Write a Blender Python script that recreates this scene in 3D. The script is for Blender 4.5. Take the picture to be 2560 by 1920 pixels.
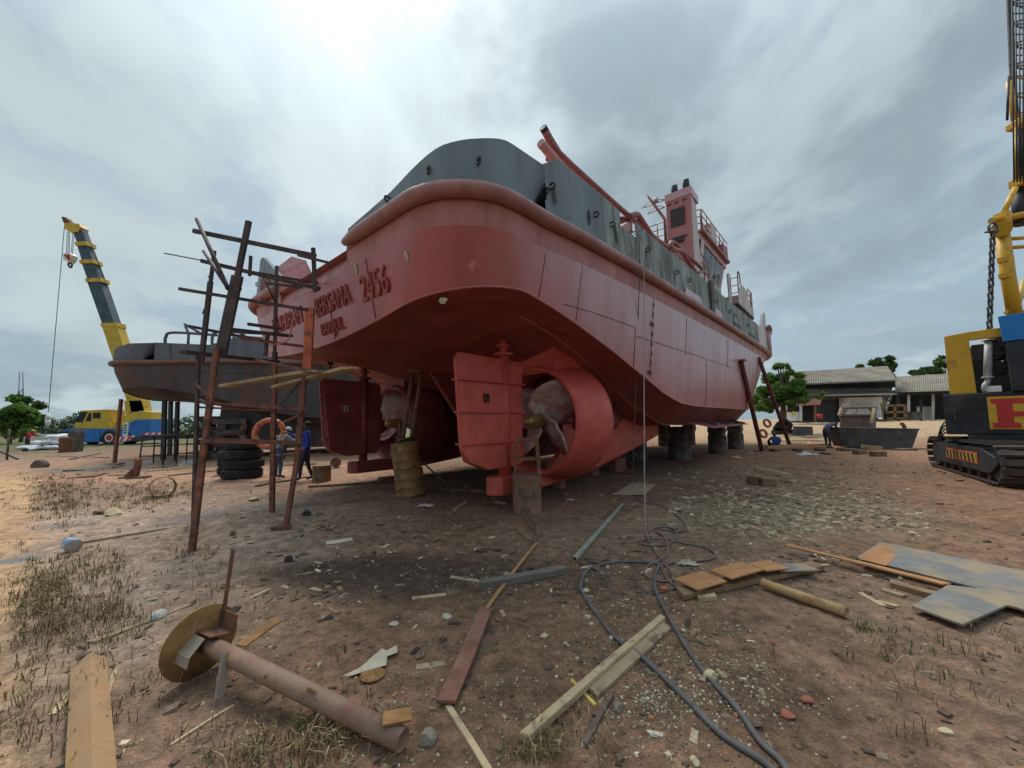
import bpy, bmesh, math, random
import numpy as np
from mathutils import Vector, Matrix

for _o in list(bpy.data.objects):
    bpy.data.objects.remove(_o)
scene = bpy.context.scene
COL = scene.collection
PI = math.pi
R = math.radians

# ------------------------------------------------------------------ camera
F, PT, SHY, RO, CH = 977.0, R(4.5), 20.0, R(0.8), 1.65
_c, _s, _cr, _sr = math.cos(PT), math.sin(PT), math.cos(RO), math.sin(RO)
cam_d = bpy.data.cameras.new('camera')
cam_d.sensor_fit = 'HORIZONTAL'
cam_d.sensor_width = 36.0
cam_d.lens = F / 2560 * 36.0
cam_d.shift_y = SHY / 2560
cam_d.clip_start = 0.05
cam_d.clip_end = 5000
cam = bpy.data.objects.new('camera', cam_d)
COL.objects.link(cam)
_fw = Vector((0, _c, _s)); _up0 = Vector((0, -_s, _c)); _rt0 = Vector((1, 0, 0))
_rt = _rt0 * _cr - _up0 * _sr
_up = _rt0 * _sr + _up0 * _cr
cam.matrix_world = Matrix(((_rt.x, _up.x, -_fw.x, 0), (_rt.y, _up.y, -_fw.y, 0), (_rt.z, _up.z, -_fw.z, CH), (0, 0, 0, 1)))
scene.camera = cam

# ------------------------------------------------------------------ light and sky
SUN_AZ, SUN_EL = R(-14.0), R(55.0)          # azimuth from +Y towards +X
scene.view_settings.view_transform = 'Standard'
scene.view_settings.look = 'None'
scene.view_settings.gamma = 1.0
scene.view_settings.exposure = 1.05
scene.view_settings.use_curve_mapping = False
scene.cycles.max_bounces = 5
scene.cycles.diffuse_bounces = 3
scene.cycles.glossy_bounces = 2
scene.cycles.transmission_bounces = 2
sun_d = bpy.data.lights.new('sun', 'SUN')
sun_d.energy = 1.5
sun_d.angle = R(24)
sun_d.color = (1.0, 0.95, 0.87)
sun = bpy.data.objects.new('sun', sun_d)
COL.objects.link(sun)
_sd = Vector((math.sin(SUN_AZ) * math.cos(SUN_EL), math.cos(SUN_AZ) * math.cos(SUN_EL), math.sin(SUN_EL)))
sun.rotation_euler = _sd.to_track_quat('Z', 'Y').to_euler()


def pray(px, py):
    x = px - 1280; y = py - 960 - SHY
    x, y = _cr * x - _sr * y, _sr * x + _cr * y
    up = -y / F
    return Vector((x / F, _c - up * _s, _s + up * _c))


def build_world():
    w = bpy.data.worlds.new('World')
    scene.world = w
    w.use_nodes = True
    w.cycles.sampling_method = 'MANUAL'
    w.cycles.sample_map_resolution = 256
    nt = w.node_tree
    nt.nodes.clear()
    N = nt.nodes.new; L = nt.links.new

    def math_n(op, a, b=None, c=None):
        n = N('ShaderNodeMath'); n.operation = op
        for i, q in enumerate((a, b, c)):
            if q is None: continue
            if isinstance(q, (int, float)): n.inputs[i].default_value = q
            else: L(q, n.inputs[i])
        return n.outputs[0]

    def vmath(op, a, b=None):
        n = N('ShaderNodeVectorMath'); n.operation = op
        for i, q in enumerate((a, b)):
            if q is None: continue
            if isinstance(q, (tuple, Vector)): n.inputs[i].default_value = tuple(q)
            else: L(q, n.inputs[i])
        return n.outputs['Value'] if op in ('DOT_PRODUCT', 'LENGTH') else n.outputs[0]

    def mix(fac, a, b):
        n = N('ShaderNodeMix'); n.data_type = 'RGBA'
        if isinstance(fac, (int, float)): n.inputs[0].default_value = fac
        else: L(fac, n.inputs[0])
        for i, q in ((6, a), (7, b)):
            if isinstance(q, tuple): n.inputs[i].default_value = (*q, 1)
            else: L(q, n.inputs[i])
        return n.outputs[2]

    def ramp(v, lo, hi):
        n = N('ShaderNodeMapRange'); n.interpolation_type = 'SMOOTHSTEP'
        L(v, n.inputs[0]); n.inputs[1].default_value = lo; n.inputs[2].default_value = hi
        return n.outputs[0]

    sky = N('ShaderNodeTexSky'); sky.sky_type = 'NISHITA'; sky.sun_disc = False
    sky.sun_elevation = SUN_EL; sky.sun_rotation = SUN_AZ
    sky.air_density = 1.0; sky.dust_density = 3.0; sky.ozone_density = 1.0
    tc = N('ShaderNodeTexCoord')
    d = vmath('NORMALIZE', tc.outputs['Generated'])
    sep = N('ShaderNodeSeparateXYZ'); L(d, sep.inputs[0])
    zc = math_n('ADD', math_n('MAXIMUM', sep.outputs[2], 0.0), 0.30)
    px = math_n('DIVIDE', sep.outputs[0], zc); py = math_n('DIVIDE', sep.outputs[1], zc)
    cmb = N('ShaderNodeCombineXYZ'); L(px, cmb.inputs[0]); L(py, cmb.inputs[1])

    def noise(vec, scale, detail=5, rough=0.55, dist=0.0, off=(0, 0, 0), sc=(1, 1, 1), rz=0):
        m = N('ShaderNodeMapping'); L(vec, m.inputs[0])
        m.inputs['Location'].default_value = off; m.inputs['Scale'].default_value = sc; m.inputs['Rotation'].default_value = (0, 0, rz)
        n = N('ShaderNodeTexNoise'); L(m.outputs[0], n.inputs['Vector'])
        n.inputs['Scale'].default_value = scale; n.inputs['Detail'].default_value = detail
        n.inputs['Roughness'].default_value = rough; n.inputs['Distortion'].default_value = dist
        return n.outputs[0]

    plane = cmb.outputs[0]
    big = noise(plane, 0.9, 2, 0.5, 0.3, (3.1, 1.7, 0), (1, 0.8, 1))
    mid = noise(plane, 2.6, 5, 0.58, 0.25, (0.4, 5.2, 0), (1, 0.8, 1))
    fine = noise(plane, 9.0, 3, 0.6, 0.5, (2.0, 0.3, 0), (1.0, 0.5, 1), R(-38))

    soft = noise(plane, 2.2, 2.2, 0.5, 0.4, (1.4, 2.2, 0), (1, 0.8, 1))

    def blob(px_, py_, width, wob=0.0):
        v = pray(px_, py_).normalized()
        dt = vmath('DOT_PRODUCT', d, v)
        if wob:
            dt = math_n('ADD', dt, math_n('MULTIPLY', math_n('SUBTRACT', soft, 0.5), wob))
        return ramp(dt, math.cos(R(width)), math.cos(R(width * 0.12)))

    glow = blob(1060, 200, 36, .12)
    dark = math_n('MAXIMUM', blob(1720, 320, 24, 0.22), math_n('MAXIMUM', math_n('MULTIPLY', blob(1350, 60, 17, 0.16), .75), math_n('MULTIPLY', blob(2050, 330, 20, 0.22), .8)))
    low = ramp(sep.outputs[2], 0.30, 0.04)
    dens = math_n('ADD', math_n('MULTIPLY', big, 0.6), math_n('ADD', math_n('MULTIPLY', mid, 0.75), math_n('MULTIPLY', fine, 0.30)))
    white = ramp(dens, 0.755, 0.95)
    cum = ramp(math_n('ADD', vmath('DOT_PRODUCT', d, pray(60, 480).normalized()), math_n('MULTIPLY', math_n('SUBTRACT', mid, 0.5), 0.26)), 0.945, 0.962)
    veil = mix(0.88, sky.outputs[0], (1.62, 2.17, 2.52))
    col = mix(white, veil, (2.6, 3.1, 3.3))
    col = mix(math_n('MULTIPLY', cum, ramp(mid, 0.25, 0.65)), col, (2.65, 3.12, 3.22))
    col = mix(math_n('MULTIPLY', glow, math_n('MULTIPLY', ramp(dens, 0.62, 1.0), 1.0)), col, (3.63, 4.14, 4.29))
    col = mix(math_n('MULTIPLY', dark, math_n('ADD', 0.35, math_n('MULTIPLY', ramp(mid, .62, .38), 0.65))), col, (1.42, 1.80, 2.0))
    # overcast dome: brighter towards the zenith
    zen = N('ShaderNodeMapRange'); L(sep.outputs[2], zen.inputs[0])
    for k_, t_ in enumerate((.55, 1.0, 1.0, 2.1)): zen.inputs[k_ + 1].default_value = t_
    band = noise(plane, 1.6, 4, 0.55, 0.3, (7.0, 2.0, 0), (0.55, 1.6, 1))
    col = mix(math_n('MULTIPLY', low, math_n('MULTIPLY', ramp(band, 0.44, 0.60), 0.6)), col, (1.40, 1.88, 2.13))
    vs_ = N('ShaderNodeVectorMath'); vs_.operation = 'SCALE'; L(col, vs_.inputs[0]); L(zen.outputs[0], vs_.inputs[3]); col = vs_.outputs[0]
    bg = N('ShaderNodeBackground'); L(col, bg.inputs[0]); bg.inputs[1].default_value = 0.1
    out = N('ShaderNodeOutputWorld'); L(bg.outputs[0], out.inputs[0])


build_world()

# ------------------------------------------------------------------ helpers
C0 = Vector((0, 0, CH))


def G(px, py, z=0.0):
    """point of the photograph on the level z"""
    d = pray(px, py)
    return C0 + d * ((z - CH) / d.z)


def D(px, py, y):
    """point of the photograph at the distance y"""
    d = pray(px, py)
    return C0 + d * (y / d.y)


MATS = {}


def M(name, col, rough=0.75, metal=0.0, var=0.22, scale=5.0, bump=0.15, bscale=45.0, second=None, third=None, streak=False, spec=0.4, vcol=None, detail=4, grad=None, ripple=None):
    if name in MATS: return MATS[name]
    m = bpy.data.materials.new(name); m.use_nodes = True
    nt = m.node_tree; N = nt.nodes.new; L = nt.links.new
    b = nt.nodes['Principled BSDF']
    b.inputs['Roughness'].default_value = rough; b.inputs['Metallic'].default_value = metal
    b.inputs['Specular IOR Level'].default_value = spec
    tc = N('ShaderNodeTexCoord')
    def nz(sc, det, ro=0.6, stretch=None, off=0.0):
        mp = N('ShaderNodeMapping'); L(tc.outputs['Object'], mp.inputs[0])
        mp.inputs['Location'].default_value = (off, off * .7, off * .3)
        if stretch: mp.inputs['Scale'].default_value = stretch
        n = N('ShaderNodeTexNoise'); L(mp.outputs[0], n.inputs['Vector'])
        n.inputs['Scale'].default_value = sc; n.inputs['Detail'].default_value = det; n.inputs['Roughness'].default_value = ro
        return n.outputs[0]
    def mixc(f, a, c):
        n = N('ShaderNodeMix'); n.data_type = 'RGBA'
        L(f, n.inputs[0])
        for i, q in ((6, a), (7, c)):
            if isinstance(q, tuple): n.inputs[i].default_value = (*q, 1)
            else: L(q, n.inputs[i])
        return n.outputs[2]
    def rng(v, lo, hi, a=0.0, c=1.0):
        n = N('ShaderNodeMapRange'); L(v, n.inputs[0])
        n.inputs[1].default_value = lo; n.inputs[2].default_value = hi; n.inputs[3].default_value = a; n.inputs[4].default_value = c
        return n.outputs[0]
    lo = tuple(max(0, q * (1 - var)) for q in col); hi = tuple(min(1, q * (1 + var)) for q in col)
    n1 = nz(scale, detail, 0.62, (1, 1, .12) if streak else None)
    c = mixc(rng(n1, 0.3, 0.7), lo, hi)
    n2 = None
    if second:
        sc_col, th, sc_scale = second[:3]; soft = second[3] if len(second) > 3 else 0.05
        n2 = nz(sc_scale, 5, 0.65, (1, 1, .2) if streak else None, 3.3)
        fac2 = rng(n2, th - soft, th + soft)
        c = mixc(fac2, c, sc_col)
    if third:
        sc_col, th, sc_scale = third[:3]; soft = third[3] if len(third) > 3 else 0.04
        n3 = nz(sc_scale, 4, 0.7, third[4] if len(third) > 4 else None, 8.1)
        c = mixc(rng(n3, th - soft, th + soft), c, sc_col)
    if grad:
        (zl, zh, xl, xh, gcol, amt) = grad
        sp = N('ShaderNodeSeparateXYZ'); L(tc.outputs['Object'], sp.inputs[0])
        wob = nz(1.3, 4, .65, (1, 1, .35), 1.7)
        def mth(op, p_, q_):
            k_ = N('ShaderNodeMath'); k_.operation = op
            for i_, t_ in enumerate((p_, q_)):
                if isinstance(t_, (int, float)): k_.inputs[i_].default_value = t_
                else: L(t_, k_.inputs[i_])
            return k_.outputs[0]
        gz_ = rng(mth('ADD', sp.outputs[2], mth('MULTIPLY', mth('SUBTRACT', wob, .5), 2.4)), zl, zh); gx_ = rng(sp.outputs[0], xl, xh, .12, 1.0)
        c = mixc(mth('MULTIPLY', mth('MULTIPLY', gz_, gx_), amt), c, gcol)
    L(c, b.inputs['Base Color'])
    L(rng(n1, 0.3, 0.7, min(1, rough + .1), max(.05, rough - .1)), b.inputs['Roughness'])
    if bump:
        bp = N('ShaderNodeBump'); bp.inputs['Strength'].default_value = bump; bp.inputs['Distance'].default_value = 0.02
        hn = nz(bscale, 2)
        if ripple:
            wv = N('ShaderNodeTexWave'); mpw = N('ShaderNodeMapping'); L(tc.outputs['Object'], mpw.inputs[0]); L(mpw.outputs[0], wv.inputs['Vector']); wv.bands_direction = ripple[0]
            wv.inputs['Scale'].default_value = ripple[1]; wv.inputs['Distortion'].default_value = 1.2; wv.inputs['Detail'].default_value = 1
            mm_ = N('ShaderNodeMath'); mm_.operation = 'MULTIPLY_ADD'; L(wv.outputs[1], mm_.inputs[0]); mm_.inputs[1].default_value = ripple[2]; L(hn, mm_.inputs[2]); hn = mm_.outputs[0]
        L(hn, bp.inputs['Height']); L(bp.outputs[0], b.inputs['Normal'])
    MATS[name] = m
    return m


def root_matrix(o):
    while o.parent is not None: o = o.parent
    return o.matrix_basis.copy()


def props(o, label=None, cat=None, group=None, kind=None):
    if label: o['label'] = label
    if cat: o['category'] = cat
    if group: o['group'] = group
    if kind: o['kind'] = kind
    return o


def thing(name, label, cat, loc=(0, 0, 0), rotz=0.0, group=None):
    o = bpy.data.objects.new(name, None)
    o.empty_display_size = 0.2
    COL.objects.link(o)
    o.location = loc; o.rotation_euler = (0, 0, rotz)
    props(o, label, cat, group)
    return o


def frame_from(a, up=Vector((0, 0, 1))):
    a = a.normalized()
    if abs(a.dot(up)) > 0.98: up = Vector((0, 1, 0)) if abs(a.y) < .9 else Vector((1, 0, 0))
    s = a.cross(up).normalized(); u = s.cross(a).normalized()
    return a, s, u


class MB:
    def __init__(self):
        self.v = []; self.f = []; self.sm = []; self.mi = []; self.m = 0

    def add(self, vs, fs, smooth=False):
        o = len(self.v)
        self.v.extend([tuple(q) for q in vs])
        for f in fs:
            self.f.append(tuple(i + o for i in f)); self.sm.append(smooth); self.mi.append(self.m)
        return self

    def box(self, c, s, rz=0.0, mat=None):
        hx, hy, hz = s[0] / 2, s[1] / 2, s[2] / 2
        c = Vector(c); Q = mat if mat is not None else Matrix.Rotation(rz, 3, 'Z')
        vs = [c + Q @ Vector((x * hx, y * hy, z * hz)) for z in (-1, 1) for y in (-1, 1) for x in (-1, 1)]
        return self.add(vs, [(0, 2, 3, 1), (4, 5, 7, 6), (0, 1, 5, 4), (2, 6, 7, 3), (0, 4, 6, 2), (1, 3, 7, 5)])

    def bar(self, p0, p1, w, h, up=Vector((0, 0, 1)), w1=None, h1=None):
        p0 = Vector(p0); p1 = Vector(p1)
        a, s, u = frame_from(p1 - p0, Vector(up))
        w1 = w if w1 is None else w1; h1 = h if h1 is None else h1
        vs = []
        for p, ww, hh in ((p0, w, h), (p1, w1, h1)):
            vs += [p - s * ww / 2 - u * hh / 2, p + s * ww / 2 - u * hh / 2, p + s * ww / 2 + u * hh / 2, p - s * ww / 2 + u * hh / 2]
        return self.add(vs, [(0, 1, 2, 3), (7, 6, 5, 4), (0, 4, 5, 1), (1, 5, 6, 2), (2, 6, 7, 3), (3, 7, 4, 0)])

    def tube(self, pts, r, n=8, closed=False, caps=True):
        pts = [Vector(p) for p in pts]; k = len(pts)
        rs = r if isinstance(r, (list, tuple)) else [r] * k
        T = []
        for i in range(k):
            if closed: t = pts[(i + 1) % k] - pts[i - 1]
            else: t = pts[min(i + 1, k - 1)] - pts[max(i - 1, 0)]
            T.append(t.normalized() if t.length > 1e-9 else Vector((0, 0, 1)))
        a, s, u = frame_from(T[0])
        vs = []
        for i in range(k):
            if i:
                s = (s - T[i] * s.dot(T[i]))
                s = s.normalized() if s.length > 1e-6 else frame_from(T[i])[1]
                u = s.cross(T[i]).normalized()
            for j in range(n):
                an = 2 * PI * j / n
                vs.append(pts[i] + (s * math.cos(an) + u * math.sin(an)) * rs[i])
        fs = []
        for i in range(k if closed else k - 1):
            for j in range(n):
                a0 = i * n + j; a1 = i * n + (j + 1) % n; b0 = ((i + 1) % k) * n + j; b1 = ((i + 1) % k) * n + (j + 1) % n
                fs.append((a0, a1, b1, b0))
        self.add(vs, fs, True)
        if caps and not closed:
            o = len(self.v) - k * n
            self.f.append(tuple(o + j for j in range(n))[::-1]); self.sm.append(False); self.mi.append(self.m)
            self.f.append(tuple(o + (k - 1) * n + j for j in range(n))); self.sm.append(False); self.mi.append(self.m)
        return self

    def cyl(self, p0, p1, r0, r1=None, n=16, caps=True):
        return self.tube([p0, p1], [r0, r0 if r1 is None else r1], n, False, caps)

    def lathe(self, prof, org=(0, 0, 0), axis=(0, 0, 1), n=24, closed=False):
        org = Vector(org); a, s, u = frame_from(Vector(axis), Vector((0, 1, 0)) if abs(Vector(axis).normalized().z) > .9 else Vector((0, 0, 1)))
        vs = []
        for (r, z) in prof:
            for j in range(n):
                an = 2 * PI * j / n
                vs.append(org + a * z + (s * math.cos(an) + u * math.sin(an)) * r)
        fs = []; k = len(prof)
        for i in range(k if closed else k - 1):
            for j in range(n):
                fs.append((i * n + j, i * n + (j + 1) % n, ((i + 1) % k) * n + (j + 1) % n, ((i + 1) % k) * n + j))
        return self.add(vs, fs, True)

    def disc(self, c, axis, r, n=24):
        a, s, u = frame_from(Vector(axis)); c = Vector(c)
        return self.add([c + (s * math.cos(2 * PI * j / n) + u * math.sin(2 * PI * j / n)) * r for j in range(n)], [tuple(range(n))])

    def prism(self, poly, vec):
        poly = [Vector(p) for p in poly]; vec = Vector(vec); n = len(poly)
        fs = [tuple(range(n))[::-1], tuple(range(n, 2 * n))]
        fs += [(i, (i + 1) % n, n + (i + 1) % n, n + i) for i in range(n)]
        return self.add(poly + [p + vec for p in poly], fs)

    def grid(self, rows, smooth=True, flip=False):
        k = len(rows[0]); vs = [p for r in rows for p in r]; fs = []
        for i in range(len(rows) - 1):
            for j in range(k - 1):
                q = (i * k + j, i * k + j + 1, (i + 1) * k + j + 1, (i + 1) * k + j)
                fs.append(q[::-1] if flip else q)
        return self.add(vs, fs, smooth)

    def torus(self, c, axis, Rr, r, n=24, m=8):
        a, s, u = frame_from(Vector(axis)); c = Vector(c)
        return self.tube([c + (s * math.cos(2 * PI * j / n) + u * math.sin(2 * PI * j / n)) * Rr for j in range(n)], r, m, True)

    def rock(self, c, size, seed=0, flat=0.7, sub=2):
        rg = random.Random(seed); bm = bmesh.new()
        bmesh.ops.create_icosphere(bm, subdivisions=sub, radius=1)
        ks = [(Vector((rg.gauss(0, 1), rg.gauss(0, 1), rg.gauss(0, 1))).normalized(), rg.uniform(.55, .95)) for _ in range(9)]
        Q = Matrix.Rotation(rg.uniform(0, 6.28), 3, 'Z'); vs = []
        sx, sy = rg.uniform(.75, 1.2), rg.uniform(.75, 1.2)
        for v in bm.verts:
            p = v.co.copy()
            for d_, t in ks:
                e = p.dot(d_)
                if e > t: p -= d_ * (e - t) * .9
            p = Vector((p.x * sx, p.y * sy, p.z * flat)) * size * rg.uniform(.96, 1.04)
            vs.append(Vector(c) + Q @ p)
        fs = [tuple(v.index for v in f.verts) for f in bm.faces]
        bm.free()
        return self.add(vs, fs, False)

    def build(self, name, mat, parent=None, world=True, label=None, cat=None, group=None, kind=None, bevel=0.0):
        mats = mat if isinstance(mat, (list, tuple)) else [mat]
        me = bpy.data.meshes.new(name)
        arr = np.array(self.v, dtype=float).reshape(-1, 3)
        loc = None
        if parent is not None and world:
            Mi = np.array(root_matrix(parent).inverted())
            arr = arr @ Mi[:3, :3].T + Mi[:3, 3]
        elif parent is None and kind is None and len(arr):
            loc = np.array([arr[:, 0].mean(), arr[:, 1].mean(), arr[:, 2].min()]); arr = arr - loc
        me.from_pydata(arr.tolist(), [], self.f)
        for q in mats: me.materials.append(q)
        me.polygons.foreach_set('use_smooth', self.sm)
        if len(mats) > 1: me.polygons.foreach_set('material_index', self.mi)
        me.update()
        o = bpy.data.objects.new(name, me); COL.objects.link(o)
        if loc is not None: o.location = loc
        if parent is not None: o.parent = parent
        props(o, label, cat, group, kind)
        if bevel:
            md = o.modifiers.new('bevel', 'BEVEL'); md.width = bevel; md.segments = 2; md.limit_method = 'ANGLE'
        return o


def text_mesh(body, size, extrude=0.01, sx=1.0):
    """letters as mesh data: verts (x right, y up, z out) and faces"""
    cu = bpy.data.curves.new('letters', 'FONT'); cu.body = body; cu.size = size; cu.extrude = extrude; cu.align_x = 'LEFT'
    o = bpy.data.objects.new('letters', cu); COL.objects.link(o)
    dg = bpy.context.evaluated_depsgraph_get()
    me = bpy.data.meshes.new_from_object(o.evaluated_get(dg))
    vs = [(v.co.x * sx, v.co.y, v.co.z) for v in me.vertices]; fs = [tuple(p.vertices) for p in me.polygons]
    bpy.data.objects.remove(o); bpy.data.curves.remove(cu); bpy.data.meshes.remove(me)
    return vs, fs


def put_text(mb, body, size, org, ex, ey, extrude=0.01, sx=1.0):
    vs, fs = text_mesh(body, size, extrude, sx)
    ex = Vector(ex).normalized(); ey = Vector(ey).normalized(); ez = ex.cross(ey)
    return mb.add([Vector(org) + ex * x + ey * y + ez * z for x, y, z in vs], fs)


def copy_tree(o, parent=None):
    c = o.copy(); COL.objects.link(c); c.parent = parent
    for ch in list(o.children): copy_tree(ch, c)
    return c


def fnoise(x, y, seed=0, octaves=4, base=1.0, gain=0.5):
    """value noise on numpy arrays, about -1..1"""
    rg = np.random.RandomState(seed); tab = rg.rand(256, 256) * 2 - 1
    out = np.zeros_like(x, dtype=float); amp = 1.0; fr = base; tot = 0
    for _ in range(octaves):
        xx = x * fr + 31.7 * _; yy = y * fr + 17.3 * _
        xi = np.floor(xx).astype(int); yi = np.floor(yy).astype(int); fx = xx - xi; fy = yy - yi
        fx = fx * fx * (3 - 2 * fx); fy = fy * fy * (3 - 2 * fy)
        a = tab[xi % 256, yi % 256]; b = tab[(xi + 1) % 256, yi % 256]; c = tab[xi % 256, (yi + 1) % 256]; d = tab[(xi + 1) % 256, (yi + 1) % 256]
        out += amp * ((a * (1 - fx) + b * fx) * (1 - fy) + (c * (1 - fx) + d * fx) * fy); tot += amp; amp *= gain; fr *= 2.03
    return out / tot


def interp(x, tab):
    xs = [t[0] for t in tab]; ys = [t[1] for t in tab]
    return float(np.interp(x, xs, ys))

# ------------------------------------------------------------------ ground
def sstep(a, b, x):
    t = np.clip((x - a) / (b - a), 0, 1); return t * t * (3 - 2 * t)


def ell(x, y, cx, cy, rx, ry, rot=0.0):
    dx, dy = x - cx, y - cy; c, s = math.cos(rot), math.sin(rot)
    return np.sqrt(((dx * c + dy * s) / rx) ** 2 + ((-dx * s + dy * c) / ry) ** 2)


def seg(x, y, a, b):
    """distance to the segment a-b"""
    ax, ay, bx, by = a[0], a[1], b[0], b[1]
    t = np.clip(((x - ax) * (bx - ax) + (y - ay) * (by - ay)) / ((bx - ax) ** 2 + (by - ay) ** 2 + 1e-9), 0, 1)
    return np.hypot(x - ax - t * (bx - ax), y - ay - t * (by - ay))


PUD = [(G(440, 1300), G(650, 1262), .42), (G(640, 1262), G(900, 1245), .38), (G(0, 1395), G(60, 1390), .2), (G(140, 1312), G(200, 1308), .25),
       (G(215, 1172), G(390, 1150), .9), (G(400, 1165), G(640, 1128), 1.0), (G(560, 1235), G(640, 1228), .22)]


RUTS = [(G(2560, 1300), G(1700, 1165)), (G(2560, 1390), G(1560, 1165)), (G(-100, 1330), G(600, 1280)), (G(2560, 1222), G(2000, 1150)), (G(-60, 1700), G(520, 1330))]


def gz_arr(x, y):
    x = np.asarray(x, float); y = np.asarray(y, float)
    z = 0.035 * fnoise(x, y, 3, 3, .45) + 0.016 * fnoise(x, y, 5, 3, 2.1) + 0.007 * fnoise(x, y, 9, 2, 9.0)
    near = np.hypot(x, y)
    z = z * (1 + sstep(15, 60, near) * 2.0)
    z = z + 1.15 * sstep(23, 50, y + .25 * (x - 18)) * sstep(-4, 16, x)
    z = z + 0.30 * sstep(9.5, 16, -x) * sstep(0, 8, 14 - np.abs(y - 6)) * sstep(.0, 1.0, 1 - ell(x, y, -17, 6, 9, 9))
    h = G(600, 1318); z = z + .17 * np.exp(-ell(x, y, h.x, h.y, .95, .5, .3) ** 2)
    h = G(690, 1335); z = z + .07 * np.exp(-ell(x, y, h.x, h.y, .9, .4) ** 2)
    h = G(1560, 1200); z = z + .08 * np.exp(-ell(x, y, h.x, h.y, 2.0, .8) ** 2)
    for a_, b_ in RUTS:
        z = z - .035 * np.exp(-(seg(x, y, a_, b_) / .15) ** 2) + .02 * np.exp(-((seg(x, y, a_, b_) - .3) / .1) ** 2)
    for a, b, w in PUD:
        z = z - .075 * np.exp(-(seg(x, y, a, b) / w) ** 2)
    return z


def gz(x, y):
    return float(gz_arr(np.array([x]), np.array([y]))[0])


def gp(px, py, lift=0.0):
    p = G(px, py); return Vector((p.x, p.y, gz(p.x, p.y) + lift))


def build_ground():
    rr = [0.0] + list(0.7 * 1.0185 ** np.arange(0, 402))
    fine = np.linspace(-R(63), R(63), 500); rest = np.linspace(R(63), 2 * PI - R(63), 46)[1:-1]
    an = np.concatenate([fine, rest]); n = len(an); k = len(rr)
    Rg, Ag = np.meshgrid(rr[1:], an, indexing='ij')
    X = (Rg * np.sin(Ag)).ravel(); Y = (Rg * np.cos(Ag)).ravel()
    Z = gz_arr(X, Y)
    vs = np.vstack([[[0, 0, gz(0, 0)]], np.stack([X, Y, Z], 1)])
    fs = [(0, 1 + (j + 1) % n, 1 + j) for j in range(n)]
    i0 = np.arange(k - 2)[:, None] * n; j0 = np.arange(n)[None, :]; j1 = (j0 + 1) % n
    quads = np.stack([1 + i0 + j0, 1 + i0 + j1, 1 + i0 + n + j1, 1 + i0 + n + j0], -1).reshape(-1, 4)
    me = bpy.data.meshes.new('ground')
    me.from_pydata(vs.tolist(), [], fs + quads.tolist())
    me.polygons.foreach_set('use_smooth', [True] * len(me.polygons))
    x, y = vs[:, 0], vs[:, 1]
    nA = fnoise(x, y, 21, 4, .35); nB = fnoise(x, y, 22, 4, 1.3); nC = fnoise(x, y, 23, 3, 5.0)
    col = np.tile(np.array([.158, .104, .072]), (len(x), 1))
    def lay(c, f):
        f = np.clip(f, 0, 1)[:, None]; col[:] = col * (1 - f) + np.array(c) * f
    lay((.165, .130, .103), sstep(-.1, .5, nA) * .7)                                         # greyer clay
    lay((.095, .066, .046), sstep(.0, .5, nB) * .6)
    lay((.30, .25, .215), sstep(-1.0, -4.0, x) * sstep(11, 7, y) * (0.75 + .3 * nB))         # grey silt on the left
    lay((.205, .128, .082), sstep(5.5, 9.5, x + .5 * nA) * sstep(3.5, 6.5, y) * sstep(.9, .0, np.abs(nA)) * (.75 + .4 * nB))  # red laterite on the right
    lay((.30, .245, .17), sstep(22, 32, y) * sstep(9, 16, x) * .9)                               # pale yard far right
    lay((.31, .205, .15), sstep(10.0, 13, y) * sstep(-3.5, -5.5, x) * sstep(26, 16, y) * (.62 + .6 * nB))  # pinkish earth far left
    lay((.33, .235, .145), sstep(.0, .7, (-3.4 - 1.198 * (y - 3.1)) - x + .5 * nB) * sstep(18, 13, y) * sstep(0, 2, y))       # sand bank at the left edge
    g = G(1930, 1290); lay((.215, .175, .128), sstep(1.3, .5, ell(x, y, g.x, g.y, 2.6, 1.4, .15) + .3 * nB) * .7)
    g = G(960, 1430); lay((.04, .03, .025), sstep(1.3, .4, ell(x, y, g.x, g.y, 1.5, .62, -.1) + .4 * nB) * .9)   # charred rubbish
    g = G(1250, 1440); lay((.062, .044, .033), sstep(1.3, .4, ell(x, y, g.x, g.y, 1.6, .7) + .35 * nB) * .6)
    g = G(1920, 1760); lay((.075, .055, .042), sstep(1.2, .3, ell(x, y, g.x, g.y, .8, .35) + .5 * nB) * .6)
    lay((.075, .05, .04), sstep(1.2, .4, ell(x, y, 2.6, 13.5, 4.8, 7.5, -.72) + .2 * nA) * .55)      # darker earth under the hull
    lay((.07, .05, .038), sstep(.25, .6, nC) * .30 * sstep(14, 4, np.hypot(x, y)))
    lay((.26, .21, .155), sstep(.3, .65, -nC) * .25 * sstep(14, 4, np.hypot(x, y)))
    lay((.06, .085, .03), sstep(35, 60, np.hypot(x, y)) * sstep(5, -8, x) * .85)
    rut = np.zeros(len(x))
    for a_, b_ in ((G(2500, 1330), G(1500, 1180)), (G(2560, 1450), G(1640, 1180)), (G(-40, 1330), G(700, 1270)), (G(2560, 1240), G(1900, 1150))):
        rut = np.maximum(rut, np.exp(-(seg(x, y, a_, b_) / .16) ** 2))
    lay((.10, .066, .047), rut * (.35 + .5 * nB))
    col *= np.array([1.14, .965, .82])
    wet = np.zeros(len(x))
    for a, b, w in PUD:
        wet = np.maximum(wet, np.exp(-(seg(x, y, a, b) / (w * 1.7)) ** 2))
    wet = np.maximum(wet, .55 * sstep(-.2, .5, nA) * sstep(-1, -4, x) * sstep(11, 7, y))
    lay((.085, .07, .06), np.clip(wet - .5, 0, 1) * .8)
    at = me.color_attributes.new('soil', 'FLOAT_COLOR', 'POINT')
    at.data.foreach_set('color', np.hstack([col, wet[:, None]]).astype(np.float32).ravel())
    m = bpy.data.materials.new('soil'); m.use_nodes = True
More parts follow.
